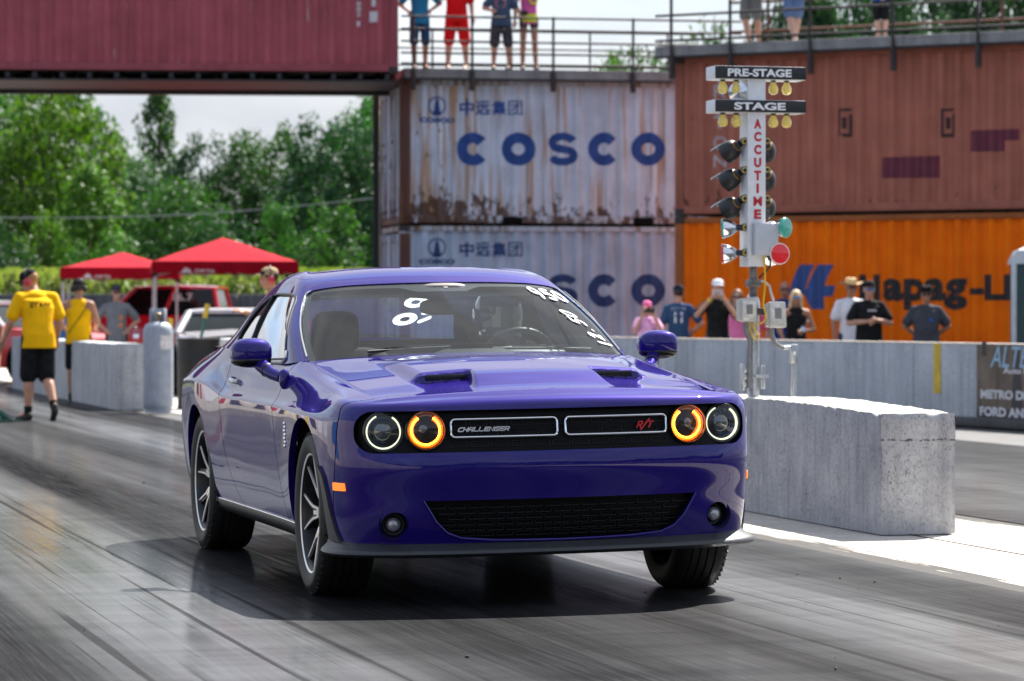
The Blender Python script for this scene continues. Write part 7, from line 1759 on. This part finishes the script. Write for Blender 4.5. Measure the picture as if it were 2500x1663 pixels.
q = put(2132, 46.2); t, J, HM = person('heavy person in a charcoal polo and wide black hat, standing alone by the wall', q, R(-6), 1.62, dict(elL=(-.32, .06, 1.16), haL=(-.16, .16, 1.02), elR=(.33, .06, 1.16), haR=(.17, .16, 1.02)), fat=1.24, shirt=CHAR, pants=BLKC, hat='bucket', hatc=BLKC, skin=SKIN2, glasses=GLB)
m = MB(); m.ell((.07, -.165, 1.25), (.028, .012, .028)); m.build('badge', BLUC, t)

# --- driver
SEATP = CAR.matrix_basis @ ROLL @ Vector((-1.72, .37, .30))
t, J, HM = person('driver in a dark helmet gripping the steering wheel inside the purple car', SEATP, R(14.62), 1.72, dict(
    pel=(0, .02, .30), che=(0, .06, .62), nek=(0, .04, .80), hed=(0, -.02, .925), shL=(-.18, .05, .75), shR=(.18, .05, .75), elL=(-.24, -.20, .60), haL=(-.15, -.40, .70), elR=(.24, -.18, .60), haR=(.155, -.34, .735),
    hiL=(-.09, 0, .28), hiR=(.09, 0, .28), knL=(-.12, -.44, .36), knR=(.12, -.44, .36), anL=(-.12, -.78, .16), anR=(.12, -.78, .16), toL=(-.12, -.90, .18), toR=(.12, -.90, .18)), shirt=BLKC, sleeve='long', pants=BLKC, leg='long', voxel=.007, group_curl=1.3, foldL=(0, -.3, -1), foldR=(0, -.3, -1))
m = MB(); m.ell((0, .01, .02), (.128, .152, .145), M=HM, nu=32, nv=20); 
HEL = simple('helmet_dark', (.02, .024, .03), rough=.15, coat=1., var=.3)
h = m.build('helmet', HEL, t)
m = MB(); m.ell((0, -.03, -.085), (.105, .125, .06), M=HM, nu=24, nv=12, p=.8); m.build('chin_bar', HEL, h)
m = MB(); m.loft([[(.118 * math.sin(a), .01 - .150 * math.cos(a), z) for a in np.linspace(-1.0, 1.0, 15)] for z in (-.045, .06)], closed=False, M=HM @ T(0, -.004, 0)); m.build('visor', simple('visor_tint', (.05, .045, .045), rough=.08, coat=1.), h)
m = MB()
for s in (-1, 1): m.tube([(s * .05, -.06, .74), (s * .03, -.10, .66), (s * .02, -.11, .50)], .022, 8, flat=.3)
m.build('harness', simple('harness_grey', (.35, .37, .40), rough=.6), t)
# ================================================================ trees and corn
def leafmat(name, c0, c1, trans=.35):
    m, t, b = newmat(name); N = nodes(t); out = t.nodes['Material Output']; ge = N('ShaderNodeNewGeometry'); oi = N('ShaderNodeObjectInfo')
    c = ramp(N, ge.outputs['Random Per Island'], [(0., c0), (1., c1)])
    hs = N('ShaderNodeHueSaturation', {'Color': c, 'Hue': N('ShaderNodeMapRange', {0: oi.outputs['Random'], 3: .485, 4: .515}).outputs[0], 'Value': N('ShaderNodeMapRange', {0: oi.outputs['Random'], 3: .8, 4: 1.25}).outputs[0]})
    t.links.new(hs.outputs[0], b.inputs['Base Color']); setp(b, rough=.55, spec=.3)
    tr = N('ShaderNodeBsdfTranslucent', {'Color': N('ShaderNodeMixRGB', {0: 1., 1: hs.outputs[0], 2: (1.15, 1.45, .50, 1)}, blend_type='MULTIPLY').outputs[0]})
    mx = N('ShaderNodeMixShader', {0: trans, 1: b.outputs[0], 2: tr.outputs[0]}); t.links.new(mx.outputs[0], out.inputs['Surface']); return m
LEAF_M = leafmat('leaf_mid', (.020, .070, .017), (.062, .150, .036)); LEAF_L = leafmat('leaf_light', (.045, .125, .015), (.115, .225, .030)); LEAF_D = leafmat('leaf_dark', (.011, .040, .015), (.030, .080, .028), .25)
BARK = simple('bark', (.09, .07, .055), rough=.95, var=.4, scale=6, bump=.5)
def crown(seed, kind, n_cl, n_lf, lsz):
    """leaf clumps spread through a unit-height crown"""
    rn = random.Random(seed); vs, fs = [], []; tips = []
    for k in range(n_cl):
        if kind == 'spire':
            h = rn.uniform(.16, 1.0); rad = (.25 + .05 * math.sin(h * 31)) * (1.03 - h) ** .7 + .012; a = rn.uniform(0, 6.28); q = rad * rn.uniform(.35, 1.) ; c = Vector((q * math.cos(a), q * math.sin(a), h)); cr = .045 + .045 * (1 - h)
        elif kind == 'column':
            h = rn.uniform(.08, 1.0); rad = .26 * math.sin(math.pi * min(1, .25 + h * .75)) ** .6; a = rn.uniform(0, 6.28); q = rad * rn.uniform(.4, 1.); c = Vector((q * math.cos(a), q * math.sin(a), h)); cr = .07
        elif kind == 'bush':
            a = rn.uniform(0, 6.28); q = .55 * rn.uniform(0, 1) ** .6; h = rn.uniform(.05, 1.) * (1 - .7 * (q / .55) ** 2); c = Vector((q * math.cos(a), q * math.sin(a), h)); cr = .11
        else:
            while True:
                c = Vector((rn.uniform(-1, 1), rn.uniform(-1, 1), rn.uniform(-1, 1)))
                if .25 < c.length < 1: break
            c = Vector((c.x * .40, c.y * .40, .60 + c.z * .40)); cr = rn.uniform(.055, .10)
            if c.z < .35 and rn.random() < .5: continue
        tips.append(c)
        for j in range(n_lf):
            d = Vector((rn.gauss(0, 1), rn.gauss(0, 1), rn.gauss(0, .75))); d = d.normalized() * cr * rn.uniform(.25, 1.0) ** .5; p = c + d
            nrm = (d.normalized() + Vector((rn.uniform(-.9, .9), rn.uniform(-.9, .9), rn.uniform(-.3, 1.1)))).normalized(); u = nrm.orthogonal().normalized(); v = nrm.cross(u); a = rn.uniform(0, 6.28); u, v = u * math.cos(a) + v * math.sin(a), v * math.cos(a) - u * math.sin(a)
            s = lsz * rn.uniform(.6, 1.3); o = len(vs); vs += [p - u * s, p + v * s * .45, p + u * s, p - v * s * .45]; fs.append((o, o + 1, o + 2, o + 3))
    me = bpy.data.meshes.new('crown'); me.from_pydata([tuple(v) for v in vs], [], fs)
    m = MB(); top = .97 if kind in ('spire', 'column') else .62
    m.tube([(0, 0, -.02), (.008, 0, .15), (-.006, .01, .4), (0, 0, top)], [.030, .022, .016, .004], 8)
    for c in tips[::max(1, len(tips) // 26)]:
        z0 = max(.12, c.z * .55); m.tube([(0, 0, z0), (c.x * .5, c.y * .5, (z0 + c.z) / 2 + .02), c], [.009, .006, .002], 5)
    o = m.build('trunk', BARK); tm = o.data; bpy.data.objects.remove(o); return me, tm
CRN = {k: [crown(s, k, *a) for s in range(3)] for k, a in dict(round=(170, 62, .017), spire=(105, 46, .014), column=(170, 60, .016), bush=(110, 60, .024)).items()}
tcount = 0
def tree(label, u, d, vtop, wpx, kind='round', leaf=None, group='trees beyond the cornfield', var=None, name='tree'):
    global tcount; tcount += 1
    q = px2(u, vtop, d); H = q.z; s = d / 7447; w = wpx * s * (1.35 if kind == 'round' else 1.15 if kind == 'bush' else 1.0)
    t = thing(name, label, 'tree', (q.x, d, 0), random.Random(tcount).uniform(0, 6.28), group)
    base = dict(round=.80, spire=.44, column=.54, bush=1.1)[kind]; k = w / (base * 1.0)
    me, tm = CRN[kind][(tcount if var is None else var) % 3]
    me = me.copy(); me.materials.clear(); me.materials.append(leaf or LEAF_M)
    c = link('crown', me, t); c.scale = (k, k, H); b = link('trunk', tm, t); b.scale = (H * .6, H * .6, H)
    return t
rt = random.Random(21)
# the wood on the left, seen under the bridge
tree('tall broad tree at the far left, its top hidden by the maroon bridge', 20, 112, 110, 330, 'round', LEAF_M)
tree('bright green leaning tree with a pointed flank, second from the left', 120, 106, 170, 260, 'round', LEAF_L)
tree('light yellow-green column of leaves in front of the tall left tree', 205, 98, 395, 200, 'column', LEAF_L)
tree('low bright bush at the foot of the trees near the left edge', 90, 96, 470, 200, 'bush', LEAF_L)
tree('medium tree left of the spire', 275, 116, 325, 190, 'round', LEAF_M)
tree('narrow pointed tree rising alone above the others', 366, 120, 192, 185, 'spire', LEAF_M)
tree('dark round tree below the narrow spire', 330, 110, 395, 220, 'round', LEAF_D)
tree('airy tree with see-through crown right of the spire', 455, 118, 312, 150, 'round', LEAF_D)
tree('dark tree in the middle of the gap', 420, 104, 420, 190, 'round', LEAF_M)
tree('round-topped tree in the right half of the gap', 628, 112, 278, 190, 'round', LEAF_M)
tree('dark tree left of the round-topped one', 545, 108, 355, 180, 'round', LEAF_D)
tree('pale bush in front of the round-topped tree', 650, 97, 460, 170, 'bush', LEAF_M)
tree('dark tall tree against the container stack', 790, 106, 255, 230, 'round', LEAF_D)
tree('tall bright tree partly behind the black steel post', 850, 112, 205, 190, 'round', LEAF_M)
tree('green bush below the dark tall tree', 760, 96, 470, 230, 'bush', LEAF_M)
tree('dark bush under the middle trees', 500, 97, 480, 230, 'bush', LEAF_D)
tree('dark bush behind the farther canopy', 250, 95, 500, 230, 'bush', LEAF_M)
tree('dark bush behind the tall left tree', -10, 94, 490, 200, 'bush', LEAF_D)
# over the decks on the right
tree('small tree showing over the railing of the rusty stack', 1500, 84, 86, 230, 'round', LEAF_M, 'trees behind the container stacks')
tree('low bush top showing at the railing of the rusty stack', 1410, 80, 130, 110, 'round', LEAF_L, 'trees behind the container stacks')
for k, (u, v, w) in enumerate(((1835, -70, 200), (1985, -120, 240), (2140, -140, 250), (2290, -120, 250), (2410, -60, 220), (1650, 60, 150), (1905, 0, 170), (2220, 10, 190))):
    lb = ['dark tree behind the deck, beside the person in pale blue shorts', 'tall dark tree behind the young person in blue', 'large dark tree over the maroon patch on the brown container', 'large dark tree above the right end of the brown container', 'dark tree at the top right corner', 'low green tree between the two deck railings', 'dark lower tree in the row behind the brown stack', 'dark lower tree near the right edge behind the brown stack'][k]
    tree(lb, u, 76 + (k % 3) * 5, v, w, 'round', LEAF_D if k < 5 or k > 5 else LEAF_M, 'trees behind the container stacks')
# a far line of woods closing the view
rn = random.Random(77); vs, fs = [], []
for k in range(26000):
    x = rn.uniform(-60, 70); y = 150 + rn.gauss(0, 6); z = (3.5 + 1.6 * math.sin(x * .35) + 1.2 * math.sin(x * .83 + 2)) * rn.uniform(0, 1) ** .6
    p = Vector((x, y, z)); nrm = Vector((rn.gauss(0, 1), rn.gauss(0, 1) - .6, rn.gauss(.4, 1))).normalized(); u = nrm.orthogonal().normalized(); v = nrm.cross(u); s = rn.uniform(.15, .4); o = len(vs); vs += [p - u * s, p + v * s * .5, p + u * s, p - v * s * .5]; fs.append((o, o + 1, o + 2, o + 3))
me = bpy.data.meshes.new('far_wood'); me.from_pydata([tuple(v) for v in vs], [], fs); me.materials.append(LEAF_D); tag(link('far_wood', me), kind='stuff')
# bare dead stems
for u, v, d in ((232, 262, 108), (265, 280, 110)):
    q = px2(u, v, d); H = q.z; t = thing('dead_tree', 'thin dead tree with bare twigs, %s the medium tree' % ('left of' if u < 250 else 'rising behind'), 'tree', (q.x, d, 0))
    m = MB(); rn = random.Random(u); m.tube([(0, 0, 0), (.05, 0, H * .5), (0, 0, H)], [.09, .06, .01], 8)
    for k in range(9):
        z = H * rn.uniform(.55, .95); a = rn.uniform(0, 6.28); l = (H - z) * .5 + .2; m.tube([(0, 0, z), (l * .4 * math.cos(a), l * .4 * math.sin(a), z + l * .6), (l * .6 * math.cos(a), l * .6 * math.sin(a), z + l * 1.2)], [.03, .018, .005], 5)
    m.build('trunk', BARK, t)
# corn
CORN = leafmat('corn_leaf', (.10, .15, .03), (.27, .27, .09), .35); rn = random.Random(5); vs, fs = [], []
for k in range(5200):
    y = 84.5 + 9 * rn.random() ** 1.3; x = rn.uniform(-16, 3); H = rn.uniform(1.85, 2.25); o = len(vs)
    for j in range(5):
        a = rn.uniform(0, 6.28); z0 = H * (.35 + .13 * j); l = rn.uniform(.3, .55); dx, dy = math.cos(a), math.sin(a); px_, py_ = -dy * .035, dx * .035
        o = len(vs); P = [Vector((x, y, z0)), Vector((x + dx * l * .45, y + dy * l * .45, z0 + .22)), Vector((x + dx * l, y + dy * l, z0 + .02))]
        vs += [P[0] + Vector((px_, py_, 0)), P[0] - Vector((px_, py_, 0)), P[1] + Vector((px_, py_, 0)), P[1] - Vector((px_, py_, 0)), P[2]]; fs += [(o, o + 1, o + 3, o + 2), (o + 2, o + 3, o + 4)]
    o = len(vs); vs += [Vector((x - .02, y, 0)), Vector((x + .02, y, 0)), Vector((x + .012, y, H)), Vector((x - .012, y, H))]; fs.append((o, o + 1, o + 2, o + 3))
    o = len(vs); vs += [Vector((x - .07, y, H + .22)), Vector((x + .06, y, H + .25)), Vector((x, y, H - .05))]; fs.append((o, o + 1, o + 2))
me = bpy.data.meshes.new('cornfield'); me.from_pydata([tuple(v) for v in vs], [], fs); me.materials.append(CORN); tag(link('cornfield', me), kind='stuff')
# unseen woods added behind the camera to darken what the car mirrors
rn = random.Random(12); vs, fs = [], []
for k in range(9000):
    a = rn.uniform(math.pi * .98, math.pi * 2.02); r_ = 62 + rn.gauss(0, 3); x, y = r_ * math.cos(a) * 1.1, 5 + r_ * math.sin(a); z = (8.5 + 2.5 * math.sin(a * 9) + 1.5 * math.sin(a * 23)) * rn.uniform(0, 1) ** .7
    p = Vector((x, y, z)); nrm = Vector((-math.cos(a) + rn.gauss(0, .8), -math.sin(a) + rn.gauss(0, .8), rn.gauss(.4, .8))).normalized(); u = nrm.orthogonal().normalized(); v = nrm.cross(u); s = rn.uniform(.5, 1.1); o = len(vs); vs += [p - u * s, p + v * s * .6, p + u * s, p - v * s * .6]; fs.append((o, o + 1, o + 2, o + 3))
me = bpy.data.meshes.new('far_wood'); me.from_pydata([tuple(v) for v in vs], [], fs); me.materials.append(LEAF_D); tag(link('far_wood', me), kind='stuff')
